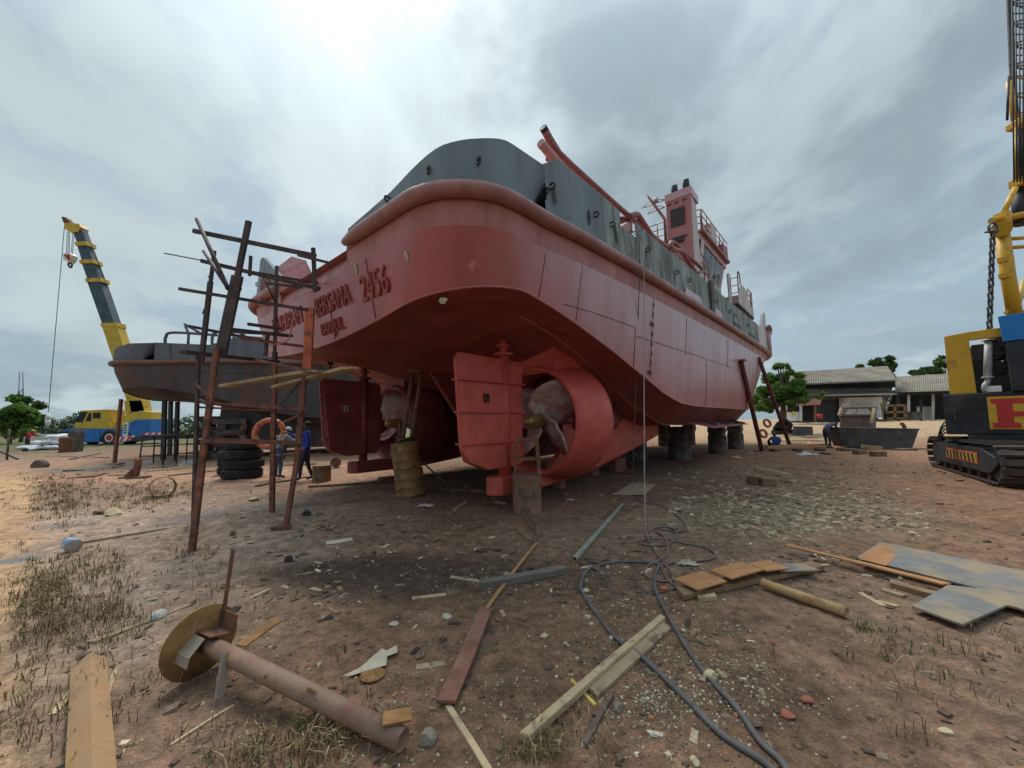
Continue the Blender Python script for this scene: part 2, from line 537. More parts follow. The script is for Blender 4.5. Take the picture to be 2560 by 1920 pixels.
    nt = m.node_tree; N = nt.nodes.new; L = nt.links.new; b = nt.nodes['Principled BSDF']
    a = N('ShaderNodeVertexColor'); a.layer_name = 'soil'
    tc = N('ShaderNodeTexCoord')
    def nz(sc, det, ro):
        q = N('ShaderNodeTexNoise'); L(tc.outputs['Object'], q.inputs['Vector']); q.inputs['Scale'].default_value = sc
        q.inputs['Detail'].default_value = det; q.inputs['Roughness'].default_value = ro; return q.outputs[0]
    def rng(v, lo, hi, c0, c1):
        q = N('ShaderNodeMapRange'); L(v, q.inputs[0])
        for i, t in enumerate((lo, hi, c0, c1)): q.inputs[i + 1].default_value = t
        return q.outputs[0]
    def mth(op, p, q):
        k_ = N('ShaderNodeMath'); k_.operation = op
        for i, t in enumerate((p, q)):
            if isinstance(t, (int, float)): k_.inputs[i].default_value = t
            else: L(t, k_.inputs[i])
        return k_.outputs[0]
    n1 = nz(7.0, 5, .68); n2 = nz(48.0, 3, .7); n3 = nz(1.6, 3, .6)
    f = mth('MULTIPLY', rng(n1, .3, .7, .5, 1.5), mth('MULTIPLY', rng(n2, .3, .7, .7, 1.3), rng(n3, .3, .7, .8, 1.2)))
    f = mth('MULTIPLY', f, 1.2)
    mx = N('ShaderNodeVectorMath'); mx.operation = 'SCALE'; L(a.outputs[0], mx.inputs[0]); L(f, mx.inputs[3])
    L(mx.outputs[0], b.inputs['Base Color'])
    L(rng(mth('ADD', a.outputs[1], mth('MULTIPLY', n1, .25)), .3, 1.1, .92, .22), b.inputs['Roughness'])
    vo = N('ShaderNodeTexVoronoi'); L(tc.outputs['Object'], vo.inputs['Vector']); vo.inputs['Scale'].default_value = 26
    hgt = mth('ADD', mth('MULTIPLY', n1, 1.0), mth('ADD', mth('MULTIPLY', n2, .45), mth('MULTIPLY', vo.outputs[0], -.22)))
    bp = N('ShaderNodeBump'); bp.inputs['Strength'].default_value = .95; bp.inputs['Distance'].default_value = .05
    L(hgt, bp.inputs['Height']); L(bp.outputs[0], b.inputs['Normal'])
    b.inputs['Specular IOR Level'].default_value = .35
    me.materials.append(m)
    o = bpy.data.objects.new('ground', me); COL.objects.link(o)
    props(o, 'brown muddy yard ground strewn with debris', None, None, 'structure')


build_ground()

water = M('puddle_water', (.055, .05, .042), .06, 0, .1, 2, .02, 8, spec=.6)
for i, (a, b, w) in enumerate(PUD):
    mb = MB(); p = (a + b) / 2; d = (b - a); d.z = 0; ln = d.length; ang = math.atan2(d.y, d.x)
    Q = Matrix.Rotation(ang, 3, 'Z'); k = 28; ring = []
    for j in range(k):
        t = 2 * PI * j / k; wob = 1 + .22 * math.sin(3 * t + i) + .12 * math.sin(7 * t + 2 * i)
        q = Vector((p.x, p.y, 0)) + Q @ Vector(((ln / 2 + w * 1.0) * math.cos(t) * wob, w * 1.05 * math.sin(t) * wob, 0))
        ring.append(q)
    zc = gz(p.x, p.y)
    zmin = min(gz(*(a.lerp(b, t)).xy) for t in (0, .25, .5, .75, 1))
    for q in ring: q.z = zmin + .024
    mb.add(ring, [tuple(range(k))])
    mb.build('puddle', water, None, True, 'shallow puddle of muddy water', None, None, 'structure')


def pieces_mesh(name, P, S, ang, tilt, colr, mat_rough=.85, label='', box=None, rg=None):
    """many small jittered blocks as one mesh with a colour for each"""
    n = len(P); rg = rg or np.random.RandomState(1)
    base = np.array([(x, y, z) for z in (-1, 1) for y in (-1, 1) for x in (-1, 1)], float) * .5
    V = np.tile(base, (n, 1, 1)) * (1 + rg.uniform(-.28, .28, (n, 8, 3)))
    V[:, 4:, :2] *= rg.uniform(.55, .95, (n, 1, 1))
    V = V * S[:, None, :]
    ct, st = np.cos(tilt), np.sin(tilt)
    x = V[:, :, 0] * ct[:, None] + V[:, :, 2] * st[:, None]; z = -V[:, :, 0] * st[:, None] + V[:, :, 2] * ct[:, None]; y = V[:, :, 1]
    ca, sa = np.cos(ang)[:, None], np.sin(ang)[:, None]
    W = np.stack([x * ca - y * sa, x * sa + y * ca, z], -1) + P[:, None, :]
    fb = np.array([(0, 2, 3, 1), (4, 5, 7, 6), (0, 1, 5, 4), (2, 6, 7, 3), (0, 4, 6, 2), (1, 3, 7, 5)])
    Fc = (np.arange(n) * 8)[:, None, None] + fb[None]
    me = bpy.data.meshes.new(name); me.from_pydata(W.reshape(-1, 3).tolist(), [], Fc.reshape(-1, 4).tolist())
    at = me.color_attributes.new('tone', 'FLOAT_COLOR', 'POINT')
    at.data.foreach_set('color', np.hstack([np.repeat(colr, 8, 0), np.ones((n * 8, 1))]).astype(np.float32).ravel())
    me.materials.append(tone_mat('tone_%s' % name, mat_rough))
    o = bpy.data.objects.new(name, me); COL.objects.link(o)
    return props(o, label, None, None, 'stuff')


def tone_mat(name, rough):
    if name in MATS: return MATS[name]
    m = bpy.data.materials.new(name); m.use_nodes = True; nt = m.node_tree; b = nt.nodes['Principled BSDF']
    a = nt.nodes.new('ShaderNodeVertexColor'); a.layer_name = 'tone'
    t = nt.nodes.new('ShaderNodeTexCoord'); n = nt.nodes.new('ShaderNodeTexNoise'); nt.links.new(t.outputs['Object'], n.inputs['Vector'])
    n.inputs['Scale'].default_value = 60; n.inputs['Detail'].default_value = 5
    r = nt.nodes.new('ShaderNodeMapRange'); nt.links.new(n.outputs[0], r.inputs[0])
    for i, q in enumerate((.3, .7, .65, 1.3)): r.inputs[i + 1].default_value = q
    s = nt.nodes.new('ShaderNodeVectorMath'); s.operation = 'SCALE'; nt.links.new(a.outputs[0], s.inputs[0]); nt.links.new(r.outputs[0], s.inputs[3])
    nt.links.new(s.outputs[0], b.inputs['Base Color']); b.inputs['Roughness'].default_value = rough
    b.inputs['Specular IOR Level'].default_value = .25
    MATS[name] = m
    return m


def build_scatter():
    rg = np.random.RandomState(7)
    # --- stones and gravel: thick in the patch right of the hoses, thin elsewhere
    pts = []
    for cx, cy, sx, sy, n in ((1960, 1235, 130, 42, 1500), (1930, 1330, 150, 45, 1000), (1800, 1200, 160, 35, 900), (2250, 1190, 160, 25, 450),
                              (1720, 1730, 190, 110, 1300), (1550, 1500, 180, 130, 800), (1100, 1400, 300, 90, 700), (900, 1290, 250, 40, 300),
                              (2200, 1500, 260, 140, 500), (1300, 1600, 700, 220, 900), (700, 1500, 400, 200, 350), (2060, 1390, 150, 60, 400)):
        q = np.stack([rg.normal(cx, sx, n), rg.normal(cy, sy, n)], 1); pts.append(q[(q[:, 1] > 1130) & (q[:, 1] < 2080)])
    q = np.vstack(pts); W = np.array([G(a, b) for a, b in q]); W = W[(np.hypot(W[:, 0], W[:, 1]) < 24)]
    W = W[(fnoise(W[:, 0], W[:, 1], 41, 3, .9) + rg.normal(0, .18, len(W))) > -.08]
    n = len(W); W[:, 2] = gz_arr(W[:, 0], W[:, 1])
    d = np.hypot(W[:, 0], W[:, 1])
    s = np.clip(rg.lognormal(-4.25, .5, n), .005, .07) * (0.75 + .07 * d)
    S = np.stack([s * rg.uniform(.8, 1.6, n), s * rg.uniform(.6, 1.1, n), s * rg.uniform(.3, .7, n)], 1)
    pal = np.array([(.17, .125, .08), (.24, .185, .12), (.34, .28, .18), (.10, .075, .055), (.14, .12, .085), (.46, .39, .26), (.30, .12, .06)])
    c = pal[rg.choice(len(pal), n, p=[.36, .26, .13, .12, .07, .04, .02])] * rg.uniform(.9, 1.5, (n, 1))
    pieces_mesh('gravel', W + np.array([0, 0, 1]) * (S[:, 2:3] * .08), S, rg.uniform(0, 6.28, n), rg.normal(0, .15, n), c, .9, 'loose stones and gravel scattered over the muddy ground', rg=rg)
    # --- dense patch of flat pale stones on the right, and fine grit
    n = 2600; q = np.stack([rg.normal(1985, 140, n), rg.normal(1262, 40, n)], 1); q = q[(q[:, 1] > 1165)]
    W = np.array([G(a, b) for a, b in q]); W = W[(fnoise(W[:, 0], W[:, 1], 47, 3, .8) + rg.normal(0, .25, len(W))) > -.15]; n = len(W); W[:, 2] = gz_arr(W[:, 0], W[:, 1])
    s = np.clip(rg.lognormal(-3.0, .45, n), .02, .13); S = np.stack([s * 1.3, s, s * .28], 1)
    pal = np.array([(.36, .29, .18), (.29, .23, .145), (.22, .175, .115), (.16, .125, .085), (.42, .36, .25)])
    c = pal[rg.choice(5, n, p=[.28, .28, .22, .14, .08])] * rg.uniform(.8, 1.25, (n, 1))
    pieces_mesh('gravel_patch', W + np.array([0, 0, .004]), S, rg.uniform(0, 6.28, n), rg.normal(0, .12, n), c, .9, 'pale flat stones spread over the gravel patch right of the hoses', rg=rg)
    pts = []
    for cx, cy, sx, sy, n in ((1640, 1740, 120, 70, 1800), (1560, 1560, 160, 120, 1500), (1250, 1460, 240, 80, 1200), (1900, 1640, 160, 80, 1000), (1300, 1750, 300, 120, 800), (700, 1650, 300, 150, 500)):
        pts.append(np.stack([rg.normal(cx, sx, n), rg.normal(cy, sy, n)], 1))
    q = np.vstack(pts); q = q[(q[:, 1] > 1250) & (q[:, 1] < 2050)]; W = np.array([G(a, b) for a, b in q]); W = W[(fnoise(W[:, 0], W[:, 1], 51, 3, 2.0) + rg.normal(0, .2, len(W))) > .0]; n = len(W); W[:, 2] = gz_arr(W[:, 0], W[:, 1])
    s = np.clip(rg.lognormal(-4.95, .4, n), .004, .018) * (.7 + .12 * W[:, 1]); S = np.stack([s * 1.2, s, s * .7], 1)
    pal = np.array([(.42, .35, .24), (.30, .24, .16), (.22, .18, .13), (.15, .11, .075), (.60, .54, .43)])
    c = pal[rg.choice(5, n, p=[.2, .27, .2, .25, .08])] * rg.uniform(.8, 1.25, (n, 1))
    pieces_mesh('fine_grit', W + np.array([0, 0, .002]), S, rg.uniform(0, 6.28, n), rg.normal(0, .2, n), c, .9, 'fine pale grit scattered around the hoses', rg=rg)
    # --- wood splinters, bark, flakes
    pts = []
    for cx, cy, sx, sy, n in ((960, 1420, 200, 70, 620), (1200, 1480, 260, 120, 420), (1150, 1700, 300, 140, 260), (400, 1500, 300, 200, 240), (1900, 1500, 350, 160, 260),
                              (1750, 1190, 220, 40, 220), (300, 1200, 180, 30, 160), (800, 1240, 260, 40, 200), (2000, 1130, 120, 20, 150), (2150, 1410, 120, 30, 130), (1550, 1420, 170, 70, 180)):
        q = np.stack([rg.normal(cx, sx, n), rg.normal(cy, sy, n)], 1); pts.append(q[(q[:, 1] > 1115) & (q[:, 1] < 2060)])
    q = np.vstack(pts); W = np.array([G(a, b) for a, b in q]); W = W[(np.hypot(W[:, 0], W[:, 1]) < 28)]; W = W[(fnoise(W[:, 0], W[:, 1], 43, 3, 1.1) + rg.normal(0, .2, len(W))) > .0]; n = len(W)
    W[:, 2] = gz_arr(W[:, 0], W[:, 1]); d = np.hypot(W[:, 0], W[:, 1])
    ln = np.clip(rg.lognormal(-3.05, .65, n), .015, .32) * (.8 + .06 * d)
    S = np.stack([ln, ln * rg.uniform(.08, .45, n), np.clip(ln * .12, .003, .012)], 1)
    pal = np.array([(.42, .33, .21), (.30, .20, .11), (.10, .07, .05), (.055, .045, .04), (.52, .46, .36), (.2, .13, .08)])
    c = pal[rg.choice(len(pal), n, p=[.13, .16, .31, .22, .06, .12])] * rg.uniform(.8, 1.4, (n, 1))
    pieces_mesh('wood_litter', W + np.array([0, 0, .006]), S, rg.uniform(0, 6.28, n), rg.normal(0, .12, n), c, .9, 'splinters, bark and scraps littering the ground', rg=rg)
    # --- clods
    n = 2600; an = rg.uniform(-R(60), R(60), n); rr = 1.5 * (16 / 1.5) ** rg.uniform(0, 1, n)
    W = np.stack([rr * np.sin(an), rr * np.cos(an), np.zeros(n)], 1); W[:, 2] = gz_arr(W[:, 0], W[:, 1])
    s = np.clip(rg.lognormal(-4.1, .5, n), .006, .06) * (.8 + .06 * rr); S = np.stack([s * 1.3, s, s * .6], 1)
    c = np.array([(.17, .118, .083)]) * rg.uniform(.6, 1.3, (n, 1))
    pieces_mesh('soil_clods', W, S, rg.uniform(0, 6.28, n), rg.normal(0, .2, n), c, .95, 'small clods of brown soil on the yard', rg=rg)


build_scatter()


def blades(name, label, spots, cols, seed, hmin, hmax):
    """grass: bent three-point blades"""
    rg = np.random.RandomState(seed); V = []; Fc = []; Cc = []
    for px, py, sx, sy, n in spots:
        qx = rg.normal(px, sx, n); qy = rg.normal(py, sy, n)
        ok = (qy > 1140) & (qy < 2150); PP = [G(a, b) for a, b in zip(qx[ok], qy[ok])]
        ZZ = gz_arr(np.array([p.x for p in PP]), np.array([p.y for p in PP])) if PP else []
        for p, z in zip(PP, ZZ):
            for k in range(rg.randint(3, 9)):
                h = rg.uniform(hmin, hmax) * rg.uniform(.5, 1.1); an = rg.uniform(0, 6.28); ln = rg.uniform(.2, 1.5) * h; w = rg.uniform(.0015, .0032) * (1 + .14 * p.y)
                bx, by = p.x + rg.normal(0, .03), p.y + rg.normal(0, .03)
                dx, dy = math.cos(an), math.sin(an); o = len(V); c = cols[rg.randint(len(cols))]; f = rg.uniform(.7, 1.2)
                V += [(bx - dy * w, by + dx * w, z - .01), (bx + dy * w, by - dx * w, z - .01), (bx + dx * ln * .35 + dy * w * .7, by + dy * ln * .35 - dx * w * .7, z + h * .7), (bx + dx * ln * .35 - dy * w * .7, by + dy * ln * .35 + dx * w * .7, z + h * .7), (bx + dx * ln, by + dy * ln, z + h * rg.uniform(.55, 1))]
                Fc += [(o, o + 1, o + 2, o + 3), (o + 3, o + 2, o + 4)]; Cc += [(c[0] * f, c[1] * f, c[2] * f, 1)] * 5
    me = bpy.data.meshes.new(name); me.from_pydata(V, [], Fc)
    at = me.color_attributes.new('tone', 'FLOAT_COLOR', 'POINT'); at.data.foreach_set('color', np.array(Cc, np.float32).ravel())
    me.materials.append(tone_mat('tone_' + name, .8))
    o = bpy.data.objects.new(name, me); COL.objects.link(o); props(o, label, None, None, 'stuff')


blades('dry_grass', 'clumps of dry brown grass on the left side of the yard',
       [(120, 1500, 48, 55, 300), (250, 1420, 50, 35, 90), (270, 1530, 35, 28, 110), (130, 1250, 50, 28, 260), (210, 1230, 60, 25, 150), (390, 1222, 50, 18, 140), (330, 1250, 50, 15, 60), (60, 1780, 90, 90, 90), (220, 1600, 80, 50, 40),
        (640, 1880, 100, 30, 40), (800, 1880, 90, 30, 50), (1360, 1880, 40, 20, 22), (900, 1760, 60, 40, 12), (330, 1700, 60, 60, 20), (510, 1660, 50, 40, 16), (1480, 1830, 60, 30, 8), (2200, 1640, 130, 50, 14), (2380, 1760, 90, 60, 12), (2440, 1580, 60, 40, 10), (600, 1450, 120, 60, 30), (480, 1388, 40, 8, 22)],
       [(.24, .165, .08), (.32, .23, .115), (.17, .125, .055), (.20, .12, .065), (.40, .31, .17), (.13, .11, .045)], 5, .035, .15)
blades('green_weeds', 'small green weeds sprouting from the mud', [(1330, 1880, 30, 10, 8), (2270, 1630, 60, 40, 12), (350, 1570, 40, 20, 6), (2180, 1580, 20, 10, 10), (790, 1800, 30, 20, 20), (120, 1460, 50, 50, 60), (100, 1240, 60, 30, 60)],
       [(.09, .13, .03), (.12, .16, .045)], 6, .03, .09)

# ------------------------------------------------------------------ the two hulls
RED = (.42, .085, .070)
m_red = M('red_oxide_paint', (.37, .052, .052), .38, 0, .16, 1.6, .10, 30, second=((.31, .052, .052), .60, 1.6, .10), third=((.52, .21, .19), .70, 5, .08), streak=True, spec=.55, grad=(2.5, 4.4, -2.6, .6, (.47, .295, .31), .85), ripple=('X', .55, 1.6))  # grad: sky sheen put into the colour above, over fresh red spray below
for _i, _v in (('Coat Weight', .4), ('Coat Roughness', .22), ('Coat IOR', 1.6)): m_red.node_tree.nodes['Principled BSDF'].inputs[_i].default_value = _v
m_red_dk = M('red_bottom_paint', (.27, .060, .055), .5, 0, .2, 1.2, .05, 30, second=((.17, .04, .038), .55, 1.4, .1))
m_rud = M('rudder_red_paint', (.52, .088, .062), .5, 0, .14, 2.5, .05, 40, second=((.44, .07, .055), .6, 5, .1))
m_pink = M('weathered_pink_primer', (.39, .155, .145), .5, 0, .18, 2.5, .06, 40, second=((.34, .12, .11), .58, 3, .1), third=((.5, .4, .24), .73, 7), streak=True)
m_fend = M('fender_pipe_paint', (.29, .125, .115), .42, 0, .2, 3, .06, 40, second=((.24, .10, .08), .6, 4, .08), third=((.30, .2, .12), .68, 12))
m_blue = M('grey_blue_bulwark_paint', (.14, .175, .19), .55, 0, .25, 2.2, .1, 40, second=((.13, .11, .09), .64, 3.5, .06), third=((.09, .075, .06), .66, 14, .05), streak=True)
m_blued = M('scratched_grey_bulwark_paint', (.215, .245, .235), .65, 0, .35, 3.5, .15, 40, second=((.09, .08, .068), .55, 5.0, .06), third=((.17, .105, .055), .64, 12, .06), streak=True)
m_white = M('stained_white_paint', (.52, .47, .46), .55, 0, .15, 2, .06, 30, second=((.42, .26, .24), .6, 2.5, .12), third=((.2, .14, .12), .72, 8), streak=True)
m_dark = M('dark_steel', (.035, .032, .034), .55, .2, .4, 6, .1, 40)
m_weld = M('weld_seam', (.10, .035, .035), .7, 0, .2, 6, 0)
m_glass = M('dark_window_glass', (.012, .016, .02), .12, 0, .2, 2, 0, spec=.25)
m_rope = M('grey_hose_rubber', (.125, .115, .11), .75, 0, .25, 8, .1, 60)
m_brass = M('bronze', (.35, .25, .09), .45, .6, .3, 6, .1)
m_blade = M('propeller_blade_smeared', (.42, .32, .29), .6, 0, .3, 3, .15, 20, second=((.36, .08, .08), .52, 2.2, .12), third=((.60, .57, .48), .6, 1.6, .1))
m_rust = M('rusty_steel', (.17, .075, .042), .85, 0, .3, 6, .25, 60, second=((.08, .045, .032), .58, 9), third=((.32, .16, .07), .68, 14))
m_scaf = M('scaffold_rust', (.20, .078, .050), .8, 0, .3, 5, .25, 60, second=((.075, .04, .03), .56, 6), third=((.40, .10, .05), .68, 5))
m_ydrum = M('yellow_rusty_drum', (.27, .155, .055), .7, 0, .3, 4, .15, 30, second=((.10, .07, .045), .60, 4, .05), third=((.22, .11, .05), .62, 9, .06))
m_bdrum = M('rusty_brown_drum', (.20, .115, .072), .8, 0, .3, 4, .2, 40, second=((.10, .07, .05), .58, 5), third=((.34, .24, .15), .68, 8))
m_brick = M('red_brick', (.26, .10, .085), .9, 0, .3, 8, .3, 50, second=((.32, .25, .22), .64, 9))
m_conc = M('stained_concrete', (.14, .115, .10), .9, 0, .3, 4, .3, 40, second=((.07, .05, .045), .55, 3, .1))

SHIP_TH = R(41.2)
SHIP = (-2.27, 9.68, SHIP_TH)
CAMV = (-5.79, 8.08)


def sray(px, py, ship=SHIP):
    d = pray(px, py); s, c = math.sin(ship[2]), math.cos(ship[2])
    o = (-ship[0], -ship[1])
    return (o[0] * s + o[1] * c, o[0] * c - o[1] * s), (d.x * s + d.y * c, d.x * c - d.y * s, d.z)


def SV(px, py, v, ship=SHIP):
    """ship point (u, v, z) on the plane v"""
    o, d = sray(px, py, ship); k = (v - o[1]) / d[1]
    return Vector((o[0] + d[0] * k, v, CH + d[2] * k))


def SU(px, py, u, ship=SHIP):
    o, d = sray(px, py, ship); k = (u - o[0]) / d[0]
    return Vector((u, o[1] + d[1] * k, CH + d[2] * k))


def L3(u, v, z):          # ship (forward, starboard, up) to local object axes
    return Vector((u, -v, z))


def LL(p):
    return Vector((p[0], -p[1], p[2]))


CH1 = [(-.9, 3.60), (-.2, 3.49), (1.1, 3.2), (1.8, 3.03), (2.6, 2.8), (3.1, 2.68), (4.4, 2.32), (5.6, 2.13), (7, 2.08), (15, 2.1), (20, 2.5), (24, 3.5), (27, 4)]
ZC = [(-2.7, 3.2), (-1, 3.12), (0, 3.0), (1, 2.8), (2, 2.5), (3, 2.15), (4, 1.85), (5, 1.62), (6.5, 1.45), (19, 1.45), (24, 3.2)]
Z2 = [(-2.7, 3.5), (-.5, 3.62), (.5, 3.44), (1.7, 3.12), (2.8, 2.65), (4.1, 2.1), (6.3, 1.54), (7.7, 1.50), (19, 1.5), (24, 3.4)]
ZFE = [(-3, 4.71), (-1, 4.77), (0, 4.86), (2.2, 4.97), (5.6, 5.07), (9, 5.16), (14, 5.26), (21, 5.36), (27, 5.6)]


def hull_plan(w, side):
    """plan dimensions at the level w (0 chine, 1 fender); side +1 starboard, -1 port"""
    B = 4.42 + (.24 if side > 0 else .14) * w; ut = -2.55 - .26 * w
    r = (1.35 - .3 * w) if side > 0 else (1.95 - .2 * w)
    us = 11 + 7 * w; ue = 24 + 3 * w
    return B, ut, r, us, ue


def hb(u, w=0.0, side=1):
    B, ut, r, us, ue = hull_plan(w, side)
    if u < ut + r:
        t = max(0.0, r * r - (ut + r - u) ** 2); return B - r + math.sqrt(t)
    if u > us: return B * max(0.0, 1 - ((u - us) / (ue - us)) ** 2.8) ** .6
    return B


def half_perimeter(w, side, n1=46, n2=14, n3=14, off=0.0):
    """from the stern centreline round one corner to the bow; (u, v) with v signed"""
    B, ut, r, us, ue = hull_plan(w, side); out = []
    B += off; ut -= off; r += off; ue += off
    for i in range(n3): out.append((ut, (B - r) * i / n3))
    for i in range(n2): t = PI / 2 * i / n2; out.append((ut + r - r * math.cos(t), B - r + r * math.sin(t)))
    for i in range(n1 + 1):
        q = i / n1; u = (ut + r) + (ue - ut - r) * (q * .55 + .45 * math.sin(q * PI / 2))
        v = B * max(0.0, 1 - ((u - us) / (ue - us)) ** 2.8) ** .6 if u > us else B
        out.append((u, v))
    return [(u, v * side) for u, v in out]


def zchine(u, v):
    zt = 3.2 + .45 * (min(abs(v), 4.45) / 4.45) ** 2
    zs = interp(u, CH1)
    t = min(1, max(0, (u + 1.3) / .6))
    return zt * (1 - t) + zs * t


def build_hull(root, mt):
    """shell, bottom, deck, fender and corner bulwarks of one vessel under root"""
    # side shell: rows from chine to 4.3 m (all round), then the upper strake outside the stern opening
    cut = 7      # perimeter indices below this are the open stern (|v| < ~2.05)
    for side in (1, -1):
        mb = MB(); P = [half_perimeter(w, side) for w in (0, .25, .5, .75, 1)]
        rows = []
        for k, w in enumerate((0, .25, .5, .75)):
            row = []
            for (u, v), (u0, v0) in zip(P[k], P[0]):
                zb = zchine(u0, v0); zt = interp(u, ZFE) - .42
                row.append(L3(u, v, zb + (zt - zb) * w / .75))
            rows.append(row)
        mb.grid(rows, True, side < 0)
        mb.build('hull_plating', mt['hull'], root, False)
        mb = MB(); n = len(P[3])
        for a in range(cut, n - 1):
            pass
        lo = [L3(u, v, interp(u, ZFE) - .42) for u, v in P[3]][cut:]
        hi = [L3(u, v, interp(u, ZFE) + .14) for u, v in P[4]][cut:]
        mi = [L3((a[0] + b[0]) / 2 - .0, (a[1] + b[1]) / 2, interp(a[0], ZFE) - .12) for a, b in zip(P[3], P[4])][cut:]
        mb.grid([lo, mi, hi], True, side < 0)
        e0, e1 = lo[0], hi[0]
        mb.prism([e0, e1, e1 + Vector((.55, 0, 0)), e0 + Vector((.55, 0, 0))], (0, .012 * side, 0))
        mb.build('upper_strake', mt['strake'], root, False)
        mb = MB(); pf = half_perimeter(1, side, off=.03)[cut:]
        path = [L3(u, v, interp(u, ZFE)) for u, v in pf]
        mb.tube(path, [.06 + .055 * min(1, i / 1.5) if i < 2 else .115 for i in range(len(path))], 14)
        mb.build('fender_pipe', mt['fender'], root, False)
    # bottom
    mb = MB(); us = list(np.linspace(-2.55, -.6, 18)) + list(np.linspace(-.3, 8, 34)) + list(np.linspace(8.6, 23.9, 22))
    rows = []
    for u in us:
        row = []
        bs, bp = hb(u, 0, 1), hb(u, 0, -1); zc, z2 = interp(u, ZC), interp(u, Z2)
        for f in (-1, -.9, -.81, -.63, -.45, -.25, 0, .25, .45, .63, .81, .9, 1):
            v = f * (bs if f > 0 else bp); q = abs(f)
            if q <= .81: z = zc + (z2 - zc) * (q / .81) ** 2
            else:
                z1 = zchine(u, v); z = z2 + (z1 - z2) * ((q - .81) / .19)
            t = min(1, max(0, (-1.6 - u) / 1.0))
            z = z * (1 - t) + t * (3.2 + .45 * (abs(v) / 4.45) ** 2)
            row.append(L3(u, v, z))
        rows.append(row)
    mb.grid(rows, False, False)
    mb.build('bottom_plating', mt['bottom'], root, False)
    # knuckle beads along the two chines
    mb = MB()
    for side in (1, -1):
        pc = half_perimeter(0, side); mb.tube([L3(u, v, zchine(u, v)) for u, v in pc[:-6]], .022, 6)
        mb.tube([L3(u, side * hb(u, 0, side) * .81, interp(u, Z2)) for u in np.linspace(-.4, 18, 50)], .016, 6)
    mb.build('chine_bead', mt['hull'], root, False)
    # deck
    mb = MB(); ps = half_perimeter(.95, 1); pp = half_perimeter(.95, -1)
    for (u0, v0), (u1, v1), (a0, b0), (a1, b1) in zip(ps, ps[1:], pp, pp[1:]):
        z0 = interp(u0, ZFE) - .12; z1 = interp(u1, ZFE) - .12
        mb.add([L3(u0, v0, z0), L3(u1, v1, z1), L3(a1, b1, z1), L3(a0, b0, z0)], [(0, 1, 2, 3)])
    mb.build('deck', mt['strake'], root, False)
    # rolled stern between the corner bulwarks
    mb = MB(); rows = []
    B, ut, r, _, _ = hull_plan(.75, 1); vl = half_perimeter(.75, 1)[cut][1] + .02; vp = half_perimeter(.75, -1)[cut][1] - .02
    for k in range(9):
        t = PI / 2 * k / 8
        rows.append([L3(ut + .62 - .62 * math.cos(t), v, 4.28 + .58 * math.sin(t)) for v in np.linspace(vp, vl, 12)])
    rows.append([L3(ut + 1.5, v, 4.86) for v in np.linspace(vp, vl, 12)])
    mb.grid(rows, True, True)
    mb.build('stern_roll', mt['strake'], root, False)


BW = [(-2.4, 5.75), (-1.75, 5.78), (-1.0, 5.74)]


def corner_bulwark(root, mt, side):
    cut = 7; base = half_perimeter(1, side)[cut:cut + 7 + 14 + 2]; n = len(base)
    base = [b for b in base if b[0] < -.95] + [(-.98, side * hb(-.98, 1, side))]
    n = len(base); lo = []; hi = []; L0 = 0.0; acc = [0.0]
    for a, b in zip(base, base[1:]): acc.append(acc[-1] + math.hypot(a[0] - b[0], a[1] - b[1]))
    for (u, v), s in zip(base, acc):
        h = float(np.interp(s, [0, 1.34, 1.96, 2.35, 2.9, 3.3, 3.9], [.12, .24, .36, .52, .64, .76, .82])) if side > 0 else min(1.05, .14 + .62 * s)
        zb = interp(u, ZFE) + .14
        # lean inwards
        nx = (-1 if abs(v) < 3.3 else 0); t = min(1, max(0, (abs(v) - 3.0) / 1.4)); lean = .05
        du = lean * (1 - t); dv = -lean * t * (1 if v > 0 else -1)
        lo.append(L3(u + .02, v * .997, zb)); hi.append(L3(u + du * h / .72 + .02, v + dv * h / .72, zb + h))
    mb = MB(); mb.grid([lo, hi], True, side < 0)
    th = [p + Vector((.05, .05 * (1 if side > 0 else -1), 0)) for p in hi]
    mb.grid([hi, th], True, side < 0)
    mb.build('corner_bulwark', mt['bulwark'], root, False)
    return lo, hi


def eye(mb, p, n, r=.075):
    """a ring bracket standing on a plate: p foot, n outward"""
    n = Vector(n).normalized(); a, s, u = frame_from(n)
    c = Vector(p) + n * r * .7
    pts = [c + n * math.cos(t) * r + Vector((0, 0, 1)) * math.sin(t) * r for t in np.linspace(-PI * .85, PI * .85, 11)]
    mb.tube(pts, r * .33, 6)


